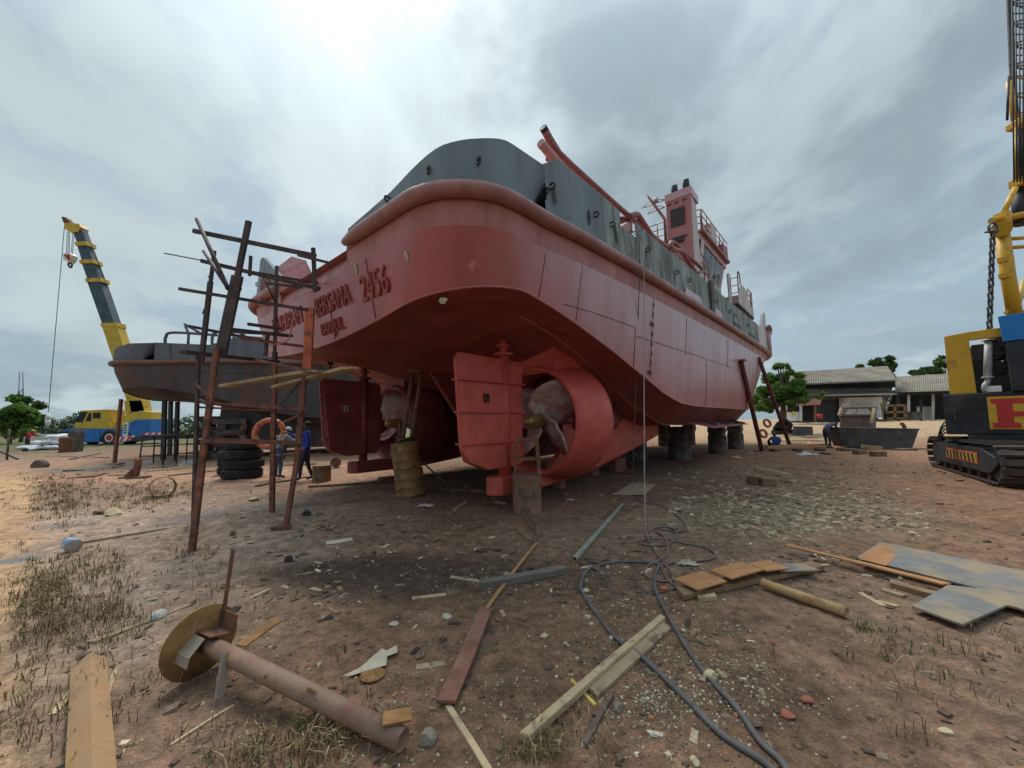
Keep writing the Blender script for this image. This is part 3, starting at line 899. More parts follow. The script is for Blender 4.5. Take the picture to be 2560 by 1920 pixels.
ship_rz = PI / 2 - SHIP_TH
m_side = M('sheen_paled_red_paint', (.43, .115, .10), .36, 0, .12, 1.2, .05, 30, second=((.50, .25, .235), .52, 1.1, .16), third=((.36, .075, .06), .66, 6, .1), streak=True, spec=.5)  # unused; paler red with the side's sky sheen put into the colour
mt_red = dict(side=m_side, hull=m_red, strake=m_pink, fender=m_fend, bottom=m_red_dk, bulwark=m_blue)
tug = thing('tugboat', 'large red oxide tugboat on blocks with its stern, rudders and propellers towards the viewer', 'ship', (SHIP[0], SHIP[1], 0), ship_rz)
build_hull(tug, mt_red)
for sd in (1, -1):
    lo, hi = corner_bulwark(tug, mt_red, sd)
    for f in (.24, .46, .7, .96):
        i = int(f * (len(lo) - 1)); mb = MB(); p = lo[i].lerp(hi[i], .45)
        q = half_perimeter(1, sd)[7 + i]; nrm = Vector((-1, 0, .2)) if abs(q[1]) < 3.3 else Vector((-.3, -sd, .1))
        eye(mb, p, nrm, .045); mb.build('mooring_eye', m_dark, tug, False)
    # inner end cheek of the port corner bulwark, seen across the stern
    if sd < 0:
        mb = MB(); e = lo[0]
        q = [L3(-2.95, -2.15, 4.45), L3(-2.95, -2.15, 5.05), L3(-2.2, -2.45, 5.95), L3(-1.85, -2.45, 5.95), L3(-1.3, -2.2, 4.6)]
        mb.prism(q, (0, .02, 0)); mb.build('bulwark_cheek', M('salmon_primer', (.46, .235, .23), .55, 0, .15, 2, .04, second=((.36, .14, .13), .62, 3, .1)), tug, False)

# side bulwark plates, starboard: (u0, u1, top0, top1)
plates = [(-1.0, -.57, 5.74, 6.05, m_blue), (-.57, .95, 6.05, 6.09, m_blue), (.96, 1.70, 6.09, 6.08, m_blued), (1.71, 2.50, 5.74, 5.78, m_blued), (2.52, 3.9, 6.15, 6.16, m_blued), (3.91, 5.4, 6.16, 6.24, m_blued), (5.41, 7.2, 6.24, 6.26, m_blued),
          (7.21, 8.3, 6.26, 6.28, m_blued), (8.62, 9.9, 6.28, 6.32, m_blued), (9.91, 11.3, 6.32, 6.34, m_blued), (11.31, 13, 6.34, 6.38, m_blued), (13.01, 14.8, 6.38, 6.42, m_blued), (14.81, 17.3, 6.42, 6.5, m_blued)]
for sd in (1, -1):
    for i, (u0, u1, t0, t1, mm) in enumerate(plates):
        mb = MB(); v0 = hb(u0, 1, sd) * sd; v1 = hb(u1, 1, sd) * sd
        z0, z1 = interp(u0, ZFE) + .15, interp(u1, ZFE) + .15
        q = [L3(u0, v0, z0), L3(u1, v1, z1), L3(u1, v1 - .05 * sd, t1), L3(u0, v0 - .05 * sd, t0)]
        if i == 0: q[3] = L3(u0, v0 - .1 * sd, t0)
        mb.prism(q, (0, .03 * sd, 0)); mb.build('bulwark_plate', mm, tug, False)
        if i in (0, 1, 2, 4, 5, 6, 8, 9, 10, 11) and sd > 0:
            mb = MB(); uu = (u0 + u1) / 2 + .25 * (u1 - u0) * (1 if i % 2 else -.6)
            eye(mb, L3(uu, hb(uu, 1, sd) * sd - .02, (z0 + (t0 + t1) / 2) / 2), (0, -1, 0), .05); mb.build('mooring_eye', m_dark, tug, False)
    # red waist boards behind freeing gaps and the dark post
    if sd > 0:
        mb = MB(); mb.prism([L3(8.28, 4.62, 5.2), L3(8.66, 4.62, 5.2), L3(8.66, 4.62, 6.34), L3(8.28, 4.62, 6.34)], (0, -.1, 0)); mb.build('bulwark_post', M('dark_brown_post', (.07, .06, .055), .6), tug, False)
        mb = MB(); mb.prism([L3(1.74, 4.5, 5.72), L3(2.5, 4.5, 5.76), L3(2.52, 4.5, 6.13), L3(2.35, 4.5, 6.13)], (0, .3, 0)); mb.build('bulwark_end_plate', M('salmon_primer', (.5, .23, .21)), tug, False)
        for a, b in ((5.6, 7.3), (8.5, 9.8), (11.6, 13.0), (14.6, 16)):
            mb = MB(); mb.prism([L3(a, 4.665, interp(a, ZFE) + .14), L3(b, 4.665, interp(b, ZFE) + .14), L3(b - .15, 4.655, interp(b, ZFE) + .36), L3(a + .1, 4.655, interp(a, ZFE) + .36)], (0, -.025, 0))
            mb.build('freeing_port_cover', m_red if a < 9 else m_dark, tug, False)
# forecastle bulwark
for sd in (1, -1):
    mb = MB(); us = [17.3, 18.4, 19.2, 19.9, 20.6, 21.4, 22.4, 23.4, 24.4, 25.4, 26.2, 26.7, 26.99]
    top = [6.5, 6.55, 7.45, 7.75, 7.75, 7.2, 7.2, 7.25, 7.35, 7.45, 7.5, 7.55, 7.6]
    lo = [L3(u, hb(u, 1, sd) * sd, interp(u, ZFE) + .14) for u in us]; hi = [L3(u + .15, hb(u, 1, sd) * sd * .985, t) for u, t in zip(us, top)]
    mb.grid([lo, hi], False, sd < 0)
    mb.grid([[p for p in hi], [p + Vector((0, .1 * sd, 0)) for p in hi]], False, sd < 0)
    mb.build('forecastle_bulwark', m_white, tug, False)
    for uu in (20.2, 20.9):
        mb = MB(); mb.cyl(L3(uu, hb(uu, 1, sd) * sd + .06 * sd, 5.3), L3(uu, hb(uu, 1, sd) * sd + .06 * sd, 6.75), .1, None, 10); mb.build('bow_fender_post', m_red, tug, False)
    mb = MB(); mb.tube([L3(u, (hb(u, 1, sd) + .12) * sd, 6.8) for u in (20, 21, 22, 23, 24, 25, 26, 26.8)], .13, 10); mb.build('bow_fender', m_fend, tug, False)

# weld seams and plate lines on the starboard side and stern
sv = 4.50
def seam(pts, r=.006):
    mb = MB(); mb.tube([LL(p) for p in pts], r, 5); mb.build('weld_seam', m_weld, tug, False)
def shellv(u, z):
    zb = interp(u, CH1); zt = interp(u, ZFE) - .42; w = min(1, max(0, (z - zb) / (zt - zb))) * .75
    return hb(u, w, 1) + .004
for uu, za, zb_ in ((-.94, 3.62, 4.45), (.15, 3.48, 4.5), (3.42, 2.7, 4.62), (5.9, 3.5, 4.6), (8.0, 2.1, 3.6), (10.8, 3.65, 4.7)):
    seam([Vector((uu, shellv(uu, z), z)) for z in np.linspace(za, zb_, 5)])
seam([Vector((u, shellv(u, z), z)) for u, z in ((-.29, 3.66), (.6, 3.70), (1.5, 3.72), (2.42, 3.73), (2.5, 3.70), (2.52, 3.4), (2.54, 2.85))])
seam([Vector((u, shellv(u, 3.55 + .018 * (u - 2.6)), 3.55 + .018 * (u - 2.6))) for u in np.linspace(2.6, 12.6, 12)])
B_, ut_, r_, _, _ = hull_plan(.3, 1)
def stern_pt(v, z):
    zb_ = 3.2 + .45 * (abs(v) / 4.45) ** 2; w = min(1, max(0, (z - zb_) / (4.29 - zb_))) * .75; sd_ = 1 if v > 0 else -1
    B, ut, r, _, _ = hull_plan(w, sd_); e = max(0.0, abs(v) - (B - r)); du = r - math.sqrt(max(0.0, r * r - e * e))
    return Vector((ut - .006 + du, v, z))
seam([stern_pt(2.35, z) for z in np.linspace(3.36, 4.3, 5)], .007)
seam([stern_pt(.9, z) for z in np.linspace(3.25, 3.75, 3)], .006)
# hull fittings: small ring vents on the side
for px, py in ((1676, 758), (1749, 805), (1785, 828), (1817, 857)):
    p = SV(px, py, 4.56); mb = MB(); mb.torus(LL(p), (0, 1, 0), .085, .018, 14, 6); mb.disc(LL(p) + Vector((0, -.004 - .0, 0)), (0, -1, 0), .04, 10); mb.build('side_scuttle', m_dark, tug, False)
# draught marks
m_mark = M('dark_red_mark', (.10, .02, .02), .5, 0, .1)
for tx, py in (('4', 765), ('2', 788), ('2M', 812), ('8', 835), ('6', 858), ('4', 882), ('2', 905), ('1M', 930)):
    p = SV(1626, py, 4.5); mb = MB()
    put_text(mb, tx, .15, L3(3.50 - .1 * len(tx) * 1.2, shellv(3.4, p.z) + .006, p.z - .05), (1, 0, 0), (0, 0, 1), .006, 1.3)
    mb.build('draught_mark', m_mark, tug, False)
# name and port on the stern
mb = MB()
ey = (stern_pt(0, 4.2) - stern_pt(0, 3.4)); eyl = Vector((ey.x, 0, ey.z))
def stern_text(mb, body, size, v0, z, sx, dz=0.0):
    # reads from port to starboard as seen from astern
    p = stern_pt(v0, z); put_text(mb, body, size, Vector((p.x - .012, -p.y, p.z)), Vector((0, -1, dz)), eyl, .012, sx)
m_let = M('raised_letter_paint', (.27, .042, .036), .5, 0, .1)
for tx, sz, v0, zz, sx in (('MUHIBAH', .50, -2.04, 3.78, .78), ('BERSAMA', .50, .32, 3.74, .66), ('2456', .60, 2.06, 3.67, .70), ('BANJUL', .33, .42, 3.37, .80)):
    mb = MB(); stern_text(mb, tx, sz, v0, zz, sx); mb.build('port_lettering' if tx == 'BANJUL' else 'name_lettering', m_let, tug, False, label='raised welded letters %s on the red stern' % tx)
# primer patches on the stern, stains below the eyes
def blotch(u_of, v, z, w, h, seed, mat, name):
    rg2 = random.Random(seed); n_ = 11; P = []
    for k in range(n_):
        t = 2 * PI * k / n_; f = rg2.uniform(.6, 1.1); q = u_of(v + w * f * math.cos(t), z + h * f * math.sin(t)); P.append(q)
    mb = MB(); mb.add(P, [tuple(range(n_))]); mb.build(name, mat, tug, False)
m_patch = M('yellow_grey_primer', (.40, .32, .18), .7, 0, .25, 8, .1)
for px, py, w, h in ((1012, 638, .05, .11), (1052, 735, .06, .06), (884, 652, .05, .09), (893, 672, .05, .12), (936, 580, .08, .06), (990, 550, .12, .05), (1050, 540, .06, .06), (800, 720, .03, .07)):
    q = SU(px, py, -2.72)
    blotch(lambda v, z: LL(stern_pt(v, z) - Vector((.003, 0, 0))), q.y, q.z, w, h, px, m_patch, 'paint_patch')
m_stain = M('dark_stain', (.05, .04, .035), .8, 0, .4, 9, .1)
for k, uu in enumerate((-.75, .35, 1.4, 2.95, 4.9, 6.0, 9.4, 10.3, 12.3, 13.6)):
    vv = hb(uu, 1, 1); zz = interp(uu, ZFE) + .52
    blotch(lambda a, z: L3(a, vv + .004 - .05 * max(0, z - 5.1) + .002, z), uu, zz, .05 + .02 * (k % 3), .20, k + 3, m_stain, 'rust_stain')

# bilge fin plate and its brackets
mb = MB(); a, b = 8.4, 15.2
for sd in (1,):
    mb.prism([L3(a, 3.55, 1.60), L3(b, 3.5, 1.62), L3(b + .3, 4.25, 1.42), L3(a + .9, 4.3, 1.36)], (0, 0, .03))
mb.build('bilge_keel', m_pink, tug, False)
for uu in (9.9, 11.6, 11.9, 13.2, 13.5, 14.5, 14.8):
    mb = MB(); mb.bar(L3(uu, 3.6, 1.63), L3(uu + .25, 4.2, 1.47), .05, .1); mb.build('bilge_bracket', m_dark, tug, False)

# skegs, sole pieces, nozzles, rudders, propellers
AX = 1.68
for vs_, tag in ((2.8, 'near'), (-2.8, 'far')):
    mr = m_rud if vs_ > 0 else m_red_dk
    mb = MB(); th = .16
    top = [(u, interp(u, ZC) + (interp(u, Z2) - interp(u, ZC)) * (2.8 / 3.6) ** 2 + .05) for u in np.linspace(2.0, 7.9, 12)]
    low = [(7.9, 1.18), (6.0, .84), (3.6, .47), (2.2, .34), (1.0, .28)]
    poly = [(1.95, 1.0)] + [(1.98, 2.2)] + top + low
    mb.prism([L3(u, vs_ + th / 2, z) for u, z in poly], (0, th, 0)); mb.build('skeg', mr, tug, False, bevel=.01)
    mb = MB(); mb.prism([L3(-.28, vs_ + .2, .28), L3(-.42, vs_ + .1, .28), L3(-.42, vs_ - .1, .28), L3(-.28, vs_ - .2, .28), L3(1.3, vs_ - .2, .28), L3(1.3, vs_ + .2, .28)], (0, 0, .34)); mb.build('sole_piece', mr, tug, False, bevel=.015)
    # bottom flange bar
    mb = MB(); mb.tube([L3(u, vs_, z) for u, z in [(1.0, .27), (2.2, .33), (3.6, .46), (6, .83), (7.9, 1.17)]], .05, 6); mb.build('skeg_flange', mr, tug, False)
    # Kort nozzle
    mb = MB(); prof = [(1.10, .88), (1.16, .86), (1.21, 1.0), (1.30, 1.5), (1.36, 1.95), (1.33, 2.08), (1.24, 2.02), (1.14, 1.7), (1.09, 1.35), (1.08, 1.1)]
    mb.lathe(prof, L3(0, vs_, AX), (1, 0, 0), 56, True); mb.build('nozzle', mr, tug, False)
    mb = MB(); mb.prism([L3(1.0, vs_ + .55, 2.72), L3(2.0, vs_ + .6, 2.85), L3(2.2, vs_ + .6, 2.2), L3(2.6, vs_ + .5, 3.3), L3(1.0, vs_ + .6, 3.45)][:2] + [L3(2.05, vs_ + .55, 3.1), L3(1.0, vs_ + .55, 3.45)], (0, 1.1, 0)); mb.build('nozzle_headbox', mr, tug, False)
    for k, (zz) in enumerate((.62,)):
        mb = MB(); mb.cyl(L3(2.1, vs_ + .1, zz + .28), L3(3.1, vs_ + .1, zz + .3), .022, None, 8); mb.build('nozzle_rod', m_dark, tug, False)
    # rudder
    pol = [(-1.30, 2.80), (-1.22, 2.93), (.40, 2.90), (.52, 2.80), (.52, .98), (.40, .82), (-.55, .78), (-1.0, .95), (-1.17, 1.2)]
    mb = MB(); tks = [.03 if u < -1.0 else (.05 if u > .4 else .11) for u, z in pol]
    n = len(pol); cen = [(-.3, 2.7), (.1, 2.7), (.1, 1.1), (-.3, 1.1)]
    vs3 = [L3(u, vs_ + t, z) for (u, z), t in zip(pol, tks)] + [L3(u, vs_ - t, z) for (u, z), t in zip(pol, tks)]
    fs = [tuple(range(n)), tuple(range(2 * n - 1, n - 1, -1))] + [(i, n + i, n + (i + 1) % n, (i + 1) % n) for i in range(n)]
    mb.add(vs3, fs); rud = mb.build('rudder', mr, tug, False, bevel=.012)
    for zz in (2.44, 1.86, 1.28):
        mb = MB(); wl = -1.27 + (2.8 - zz) * .07
        mb.bar(L3(wl, vs_, zz), L3(.53, vs_, zz), .27, .028); mb.build('rudder_rib', mr, rud, False)
    mb = MB(); mb.cyl(L3(0, vs_, .6), L3(0, vs_, 3.0), .12, None, 14); mb.build('rudder_tube', mr, rud, False)
    mb = MB(); mb.cyl(L3(0, vs_, 2.9), L3(0, vs_, 3.32), .075, None, 12); mb.cyl(L3(0, vs_, 3.0), L3(0, vs_, 3.05), .2, None, 14); mb.cyl(L3(0, vs_, 3.18), L3(0, vs_, 3.22), .15, None, 14); mb.build('rudder_stock', mr, rud, False)
    mb = MB(); mb.box(L3(-.62, vs_ + .09, 2.12), (.03, .03, .16)); mb.box(L3(-.53, vs_ + .09, 2.12), (.03, .03, .16)); mb.box(L3(-.575, vs_ + .09, 2.19), (.1, .03, .025)); mb.box(L3(-.575, vs_ + .09, 2.05), (.1, .03, .025)); mb.build('lifting_slot', m_dark if vs_ > 0 else m_white, rud, False)
    # propeller: hub, cap and four twisted blades
    prop = MB(); prop.lathe([(0, .72), (.06, .72), (.115, .78), (.13, .95), (.16, 1.1), (.2, 1.35), (.0, 1.36)], L3(0, vs_, AX), (1, 0, 0), 20)
    po = prop.build('propeller_hub', m_brass, tug, False)
    for k in range(4):
        mb = MB(); rows = []; a0 = R(38) + k * PI / 2 + (0 if vs_ > 0 else .5)
        for i in range(9):
            rr = .14 + .90 * i / 8; ch = .42 + .46 * math.sin(PI * min(1, (i / 8) * .85 + .05)) * 1.0; pitch = R(62 - 34 * i / 8); row = []
            for j in range(7):
                s = (j / 6 - .5) * ch * 1.25; da = s * math.cos(PI / 2 - pitch + 0) / max(rr, .25) ; du = s * math.cos(pitch) * .9
                an = a0 + da + .12 * i / 8
                jx = .028 * math.sin(9 * i + 5 * j + k * 3.1) + .02 * math.sin(17 * j - 7 * i); row.append(L3(1.22 + du + jx, vs_ + rr * math.sin(an) + jx * .5, AX + rr * math.cos(an) + jx * .6))
            rows.append(row)
        mb.grid(rows, True); o = mb.build('propeller_blade', m_blade, po, False)
        md = o.modifiers.new('thick', 'SOLIDIFY'); md.thickness = .035
    mb = MB(); mb.cyl(L3(1.3, vs_, AX), L3(5.0, vs_, AX + .05), .13, None, 14); mb.cyl(L3(2.4, vs_, AX), L3(4.4, vs_, AX + .04), .24, .34, 16); mb.build('propeller_shaft', m_red_dk, tug, False)
    for ang in (.9, -.9, PI):
        pass
# centre skeg
mb = MB(); mb.prism([L3(.2, .07, 3.05), L3(1.4, .07, 1.6), L3(2.3, .07, .45), L3(8.6, .07, .6), L3(8.6, .07, 1.5), L3(4, .07, 1.9)], (0, .14, 0)); mb.build('centre_skeg', m_red_dk, tug, False, bevel=.01)
# two lugs under the port quarter
for px, py in ((826, 908), (872, 903)):
    p = SV(px, py, -2.6); mb = MB(); eye(mb, LL(p), (0, 0, -1), .07); mb.box(LL(p) + Vector((0, 0, .02)), (.16, .03, .12)); mb.build('bottom_lug', m_dark, tug, False)

# ------------------------------------------------------------------ tug: rails, funnel, wheelhouse
def catmull(P, k=6, closed=False):
    P = [Vector(p) for p in P]; out = []; n = len(P)
    for i in range(n if closed else n - 1):
        p0 = P[i - 1] if (i or closed) else P[0] * 2 - P[1]; p1 = P[i]; p2 = P[(i + 1) % n]
        p3 = P[(i + 2) % n] if (i + 2 < n or closed) else P[-1] * 2 - P[-2]
        for j in range(k):
            t = j / k
            out.append(.5 * ((2 * p1) + (p2 - p0) * t + (2 * p0 - 5 * p1 + 4 * p2 - p3) * t * t + (3 * p1 - p0 - 3 * p2 + p3) * t ** 3))
    if not closed: out.append(P[-1])
    return out


def srail(name, pts, v, r, mat=None, smooth=True):
    mb = MB(); P = [LL(SV(x, y, v)) for x, y in pts]
    mb.tube(catmull(P, 4) if smooth else P, r, 10); return mb.build(name, mat or m_red, tug, False)


m_rail = M('rail_red_paint', (.25, .085, .083), .5, 0, .2, 3, .06)
m_sal = M('salmon_primer', (.5, .23, .21))
srail('tow_rail', [(1364, 330), (1374, 352), (1398, 384), (1477, 457), (1572, 540), (1640, 597), (1682, 628)], 4.05, .065, m_rail)
srail('rail_horn', [(1357, 318), (1363, 328), (1376, 352), (1400, 390)], 4.0, .075, m_dark)
srail('rail_strut', [(1351, 357), (1408, 424)], 4.12, .08, m_sal)
srail('rail_strut', [(1372, 355), (1370, 400)], 3.9, .05, m_rail)
srail('rail_post', [(1572, 540), (1572, 585)], 4.05, .09, m_rail, False)
srail('rail_loop', [(1572, 541), (1591, 536), (1602, 548), (1642, 610)], 4.12, .075, m_rail)
srail('rail_loop', [(1681, 628), (1676, 613), (1685, 606), (1720, 640), (1756, 674), (1742, 684)], 4.1, .06, m_rail)
srail('rail_loop', [(1680, 626), (1701, 627), (1713, 642), (1740, 684)], 4.16, .075, m_rail)
for px, py0, py1, rr in ((1553, 556, 590, .16), (1537, 538, 560, .07)):
    a = SV(px, py1, 3.9); b = SV(px, py0, 3.9); mb = MB(); b.x = a.x; mb.cyl(LL(a) - Vector((0, 0, .9)), LL(b), rr, None, 16); mb.cyl(LL(b), LL(b) + Vector((0, 0, .05)), rr * 1.15, None, 16); mb.build('deck_vent', m_rail, tug, False)

# funnel
fu0, fu1, fv0, fv1, ft = 9.5, 10.45, 2.93, 3.9, 10.55
m_fun = M('funnel_pink_paint', (.37, .15, .15), .5, 0, .12, 1.5, .05, second=((.34, .11, .11), .6, 2.5, .1), streak=True)
mb = MB()
lo = [(fu0, fv0), (fu0, fv1), (fu1 + .25, fv1), (fu1 + .25, fv0)]; hi = [(fu0, fv0 + .03), (fu0, fv1), (fu1 - .1, fv1 - .08), (fu1 - .1, fv0 + .03)]
vsf = [L3(u, v, 4.9) for u, v in lo] + [L3(u, v, ft + (.0 if u < 10 else -.12)) for u, v in hi]
mb.add(vsf, [(0, 1, 5, 4)]); mb.m = 1; mb.add(vsf, [(1, 2, 6, 5), (2, 3, 7, 6)]); mb.m = 0; mb.add(vsf, [(3, 0, 4, 7), (4, 5, 6, 7)])
fun = mb.build('funnel', [m_fun, m_white], tug, False)
mb = MB(); mb.prism([L3(fu0 - .02, fv0 - .01, ft - .28), L3(fu0 - .02, fv1 + .02, ft - .28), L3(fu1, fv1 + .0, ft - .28), L3(fu1, fv0 - .01, ft - .28)], (0, 0, .3)); mb.build('funnel_top_band', m_red, fun, False)
for k in range(4):
    z = ft - .82 - k * .19; mb = MB(); mb.prism([L3(fu0 - .01, fv0 + .18, z), L3(fu0 - .01, fv0 + .72, z), L3(fu0 - .01, fv0 + .72, z + .15), L3(fu0 - .01, fv0 + .18, z + .15)], (-.02, 0, 0)); mb.build('louvre_slat', m_dark, fun, False)
mb = MB(); mb.box(L3(fu0 - .05, (fv0 + fv1) / 2 - .02, ft - 1.95), (.12, .34, .2)); mb.box(L3(fu0 - .02, (fv0 + fv1) / 2 - .02, ft - 1.85), (.03, .6, .04)); mb.build('funnel_lamp', m_dark, fun, False)
for k, vv in enumerate((fv0 + .14, fv0 + .42, fv0 + .72)):
    mb = MB(); mb.box(L3(fu0 - .012, vv, ft - .42), (.02, .16, .05)); mb.build('vent_slot', m_dark, fun, False)
for vv, rr, hh in ((fv0 + .3, .13, .5), (fv0 + .74, .13, .55), (fv0 + .1, .05, .25), (fv0 + .57, .05, .25)):
    mb = MB(); p = L3(fu0 + .35, vv, ft - .1); q = p + Vector((-.16, .0, hh)); mb.tube([p, q], rr, 14); mb.build('exhaust_pipe', m_dark, fun, False)

# deckhouse and wheelhouse
mb = MB(); mb.box(L3(14.2, 0, 6.2), (11.0, 6.7, 3.0)); dh = mb.build('deckhouse', m_white, tug, False)
for uu in (18.6, 19.3):
    mb = MB(); mb.box(L3(uu, 3.36, 6.9), (.22, .04, .5)); mb.build('deckhouse_window', m_glass, dh, False)
mb = MB(); mb.box(L3(14.6, 0, 7.72), (11.4, 7.0, .1)); mb.build('boat_deck', m_rail, tug, False)
wu0, wu1, wz0, wz1 = 12.7, 17.0, 7.77, 10.05
mb = MB()
def ring(off, z): return [L3(wu0 - off * .4, 3.1 + off, z), L3(wu1 + off, 3.1 + off, z), L3(wu1 + off + .3, 2.2 + off, z), L3(wu1 + off + .3, -2.2 - off, z), L3(wu1 + off, -3.1 - off, z), L3(wu0 - off * .4, -3.1 - off, z)]
r0, r1, r2 = ring(0, wz0), ring(.0, wz0 + .85), ring(.22, wz1)
mb.add(r0 + r1 + r2, [(i, (i + 1) % 6, 6 + (i + 1) % 6, 6 + i) for i in range(6)] + [(6 + i, 6 + (i + 1) % 6, 12 + (i + 1) % 6, 12 + i) for i in range(6)])
wh = mb.build('wheelhouse', [m_white], tug, False)
mb = MB(); mb.prism([p + Vector((0, 0, .0)) for p in ring(.42, wz1)], (0, 0, .12)); mb.build('wheelhouse_roof', m_rail, wh, False)
mb = MB(); mb.prism([p for p in ring(.26, wz1 - .3)], (0, 0, .3)); mb.build('roof_fascia', m_red, wh, False)
def wq(u, f):   # starboard wall point at height fraction f of the window band
    return L3(u, 3.1 + .22 * f + .012, wz0 + .85 + (wz1 - wz0 - .85) * f)
for a, b in ((13.15, 13.95), (14.1, 14.85), (15.0, 15.75), (15.9, 16.65)):
    mb = MB(); mb.prism([wq(a, .06), wq(b, .06), wq(b, .80), wq(a, .80)], (0, -.02, 0)); w_ = mb.build('window', m_glass, wh, False)
    mb = MB()
    for p, q in ((wq(a, .04), wq(b, .04)), (wq(a, .82), wq(b, .82)), (wq(a, .04), wq(a, .82)), (wq(b, .04), wq(b, .82))): mb.bar(p, q, .05, .05)
    mb.build('window_frame', m_white, w_, False)
for a, b in ((-3.0, -1.2), (-1.0, 1.0), (1.2, 2.95)):
    mb = MB(); z0, z1 = wz0 + .95, wz1 - .4; mb.prism([L3(wu0 - .02, a, z0), L3(wu0 - .02, b, z0), L3(wu0 - .07, b, z1), L3(wu0 - .07, a, z1)], (-.02, 0, 0)); mb.build('window', m_glass, wh, False)
# brown aft door strip and ladder
mb = MB(); mb.prism([L3(wu0 + .02, 3.13, wz0), L3(wu0 + .42, 3.13, wz0), L3(wu0 + .35, 3.36, wz1 - .3), L3(wu0 - .05, 3.36, wz1 - .3)], (0, -.03, 0)); mb.build('corner_post', m_red, wh, False)
def railing(pts, h, name='railing', mat=None, rows=3, parent=None):
    mb = MB()
    for p in pts: mb.cyl(p, p + Vector((0, 0, h)), .025, None, 6)
    for k in range(1, rows + 1):
        for p, q in zip(pts, pts[1:]): mb.cyl(p + Vector((0, 0, h * k / rows)), q + Vector((0, 0, h * k / rows)), .022, None, 6)
    return mb.build(name, mat or m_rail, parent or tug, False)
railing([L3(u, 3.45, wz1 + .12) for u in np.linspace(12.6, 17.2, 7)], .95, parent=wh)
railing([L3(12.6, v, wz1 + .12) for v in np.linspace(-3.4, 3.4, 8)], .95, parent=wh)
mb = MB(); mb.box(L3(14.4, 3.3, wz1 + .55), (.9, .4, .75)); mb.build('roof_locker', m_white, wh, False)
mb = MB(); mb.box(L3(16.6, 3.2, wz1 + .4), (1.0, .6, .5)); mb.build('roof_box', m_rail, wh, False)
railing([L3(u, 3.45, 7.77) for u in np.linspace(11.2, 13.2, 4)], 1.1)
railing([L3(9.2, v, 7.77) for v in np.linspace(-1.5, 2.7, 6)], 1.1)
# bridge wing box
mb = MB(); a, b = 16.4, 20.4
mb.prism([L3(a, 3.4, 7.45), L3(b, 3.4, 7.45), L3(b, 4.0, 7.45), L3(a, 4.0, 7.45)], (0, 0, .1)); mb.build('wing_deck', m_dark, tug, False)
mb = MB(); mb.prism([L3(a, 4.0, 7.45), L3(b, 4.0, 7.45), L3(b, 4.0, 8.0), L3(19.2, 4.0, 8.05), L3(18.8, 4.0, 8.75), L3(17.2, 4.0, 8.75), L3(a, 4.0, 7.9)], (0, .03, 0)); mb.build('wing_bulwark', m_white, tug, False)
mb = MB(); mb.prism([L3(a, 3.4, 7.45), L3(a, 4.0, 7.45), L3(a, 4.0, 7.95), L3(a, 3.4, 7.95)], (.03, 0, 0)); mb.build('wing_end_plate', m_red, tug, False)
railing([L3(u, 3.95, 8.0) for u in (19.2, 19.8, 20.35)], 1.0, rows=3)
mb = MB()
for k in range(4):
    z = 8.05 + k * .24
    mb.cyl(L3(19.8, 3.96, z), L3(20.35, 3.96, z + .24), .02, None, 5); mb.cyl(L3(20.35, 3.96, z), L3(19.8, 3.96, z + .24), .02, None, 5)
mb.build('rail_netting', m_rail, tug, False)
mb = MB()
for dv in (0, .45):
    mb.tube(catmull([L3(16.8, 3.5 + dv, 7.8), L3(16.8, 3.5 + dv, 9.1), L3(17.0, 3.5 + dv, 9.35), L3(17.3, 3.5 + dv, 9.1), L3(17.3, 3.5 + dv, 7.8)], 4), .03, 6)
for z in (8.2, 8.6, 9.0): mb.cyl(L3(16.8, 3.5, z), L3(16.8, 3.95, z), .022, None, 5)
mb.build('wing_ladder', m_rail, tug, False)
# clutter: raft davit and cables between wheelhouse and bulwark
mb = MB(); mb.tube([L3(15.2, 3.9, 6.3), L3(16.0, 3.7, 7.8), L3(16.6, 3.55, 9.2)], .07, 8); mb.tube([L3(15.0, 3.9, 6.4), L3(15.6, 3.8, 7.3), L3(15.0, 3.8, 7.4), L3(14.6, 3.85, 6.6)], .04, 6); mb.build('davit', m_white, tug, False)
mb = MB(); rgx = random.Random(4)
for k in range(5):
    mb.tube(catmull([L3(15.2 + rgx.uniform(-.6, .6), 3.9 + rgx.uniform(-.1, .1), 6.3 + rgx.uniform(-.2, 1.0)) for _ in range(5)], 5), .025, 5)
mb.build('loose_cables', m_rope, tug, False)
mb = MB(); p = L3(17.9, 3.6, 6.55); mb.cyl(p, p + Vector((0, 0, .35)), .16, .2, 12); mb.cyl(p + Vector((0, 0, .35)), p + Vector((0, 0, .8)), .03, None, 6); mb.build('searchlight', m_dark, tug, False)
# mast with yards
mu = 12.5
mb = MB(); q0 = SU(1662, 548, mu); q1 = SU(1617, 487, mu); mb.tube([LL(q0) - Vector((0, 0, 1.0)), LL(q0), LL(q0.lerp(q1, .85)), LL(q1)], [.07, .07, .05, .03], 8)
mst = mb.build('mast', m_rail, tug, False)
for (a, b) in (((1604, 521), (1664, 499)), ((1619, 535), (1662, 518))):
    mb = MB(); p, q = LL(SU(*a, mu)), LL(SU(*b, mu)); mb.cyl(p, q, .022, None, 6); mb.tube(catmull([p, p.lerp(q, .5) + Vector((0, 0, .22)), q], 4), .018, 5); mb.build('mast_yard', m_rail, mst, False)
mb = MB(); p = LL(SU(1640, 500, mu)); mb.cyl(p - Vector((0, 0, .1)), p + Vector((0, 0, .12)), .12, .08, 10); mb.build('mast_lamp', m_white, mst, False)

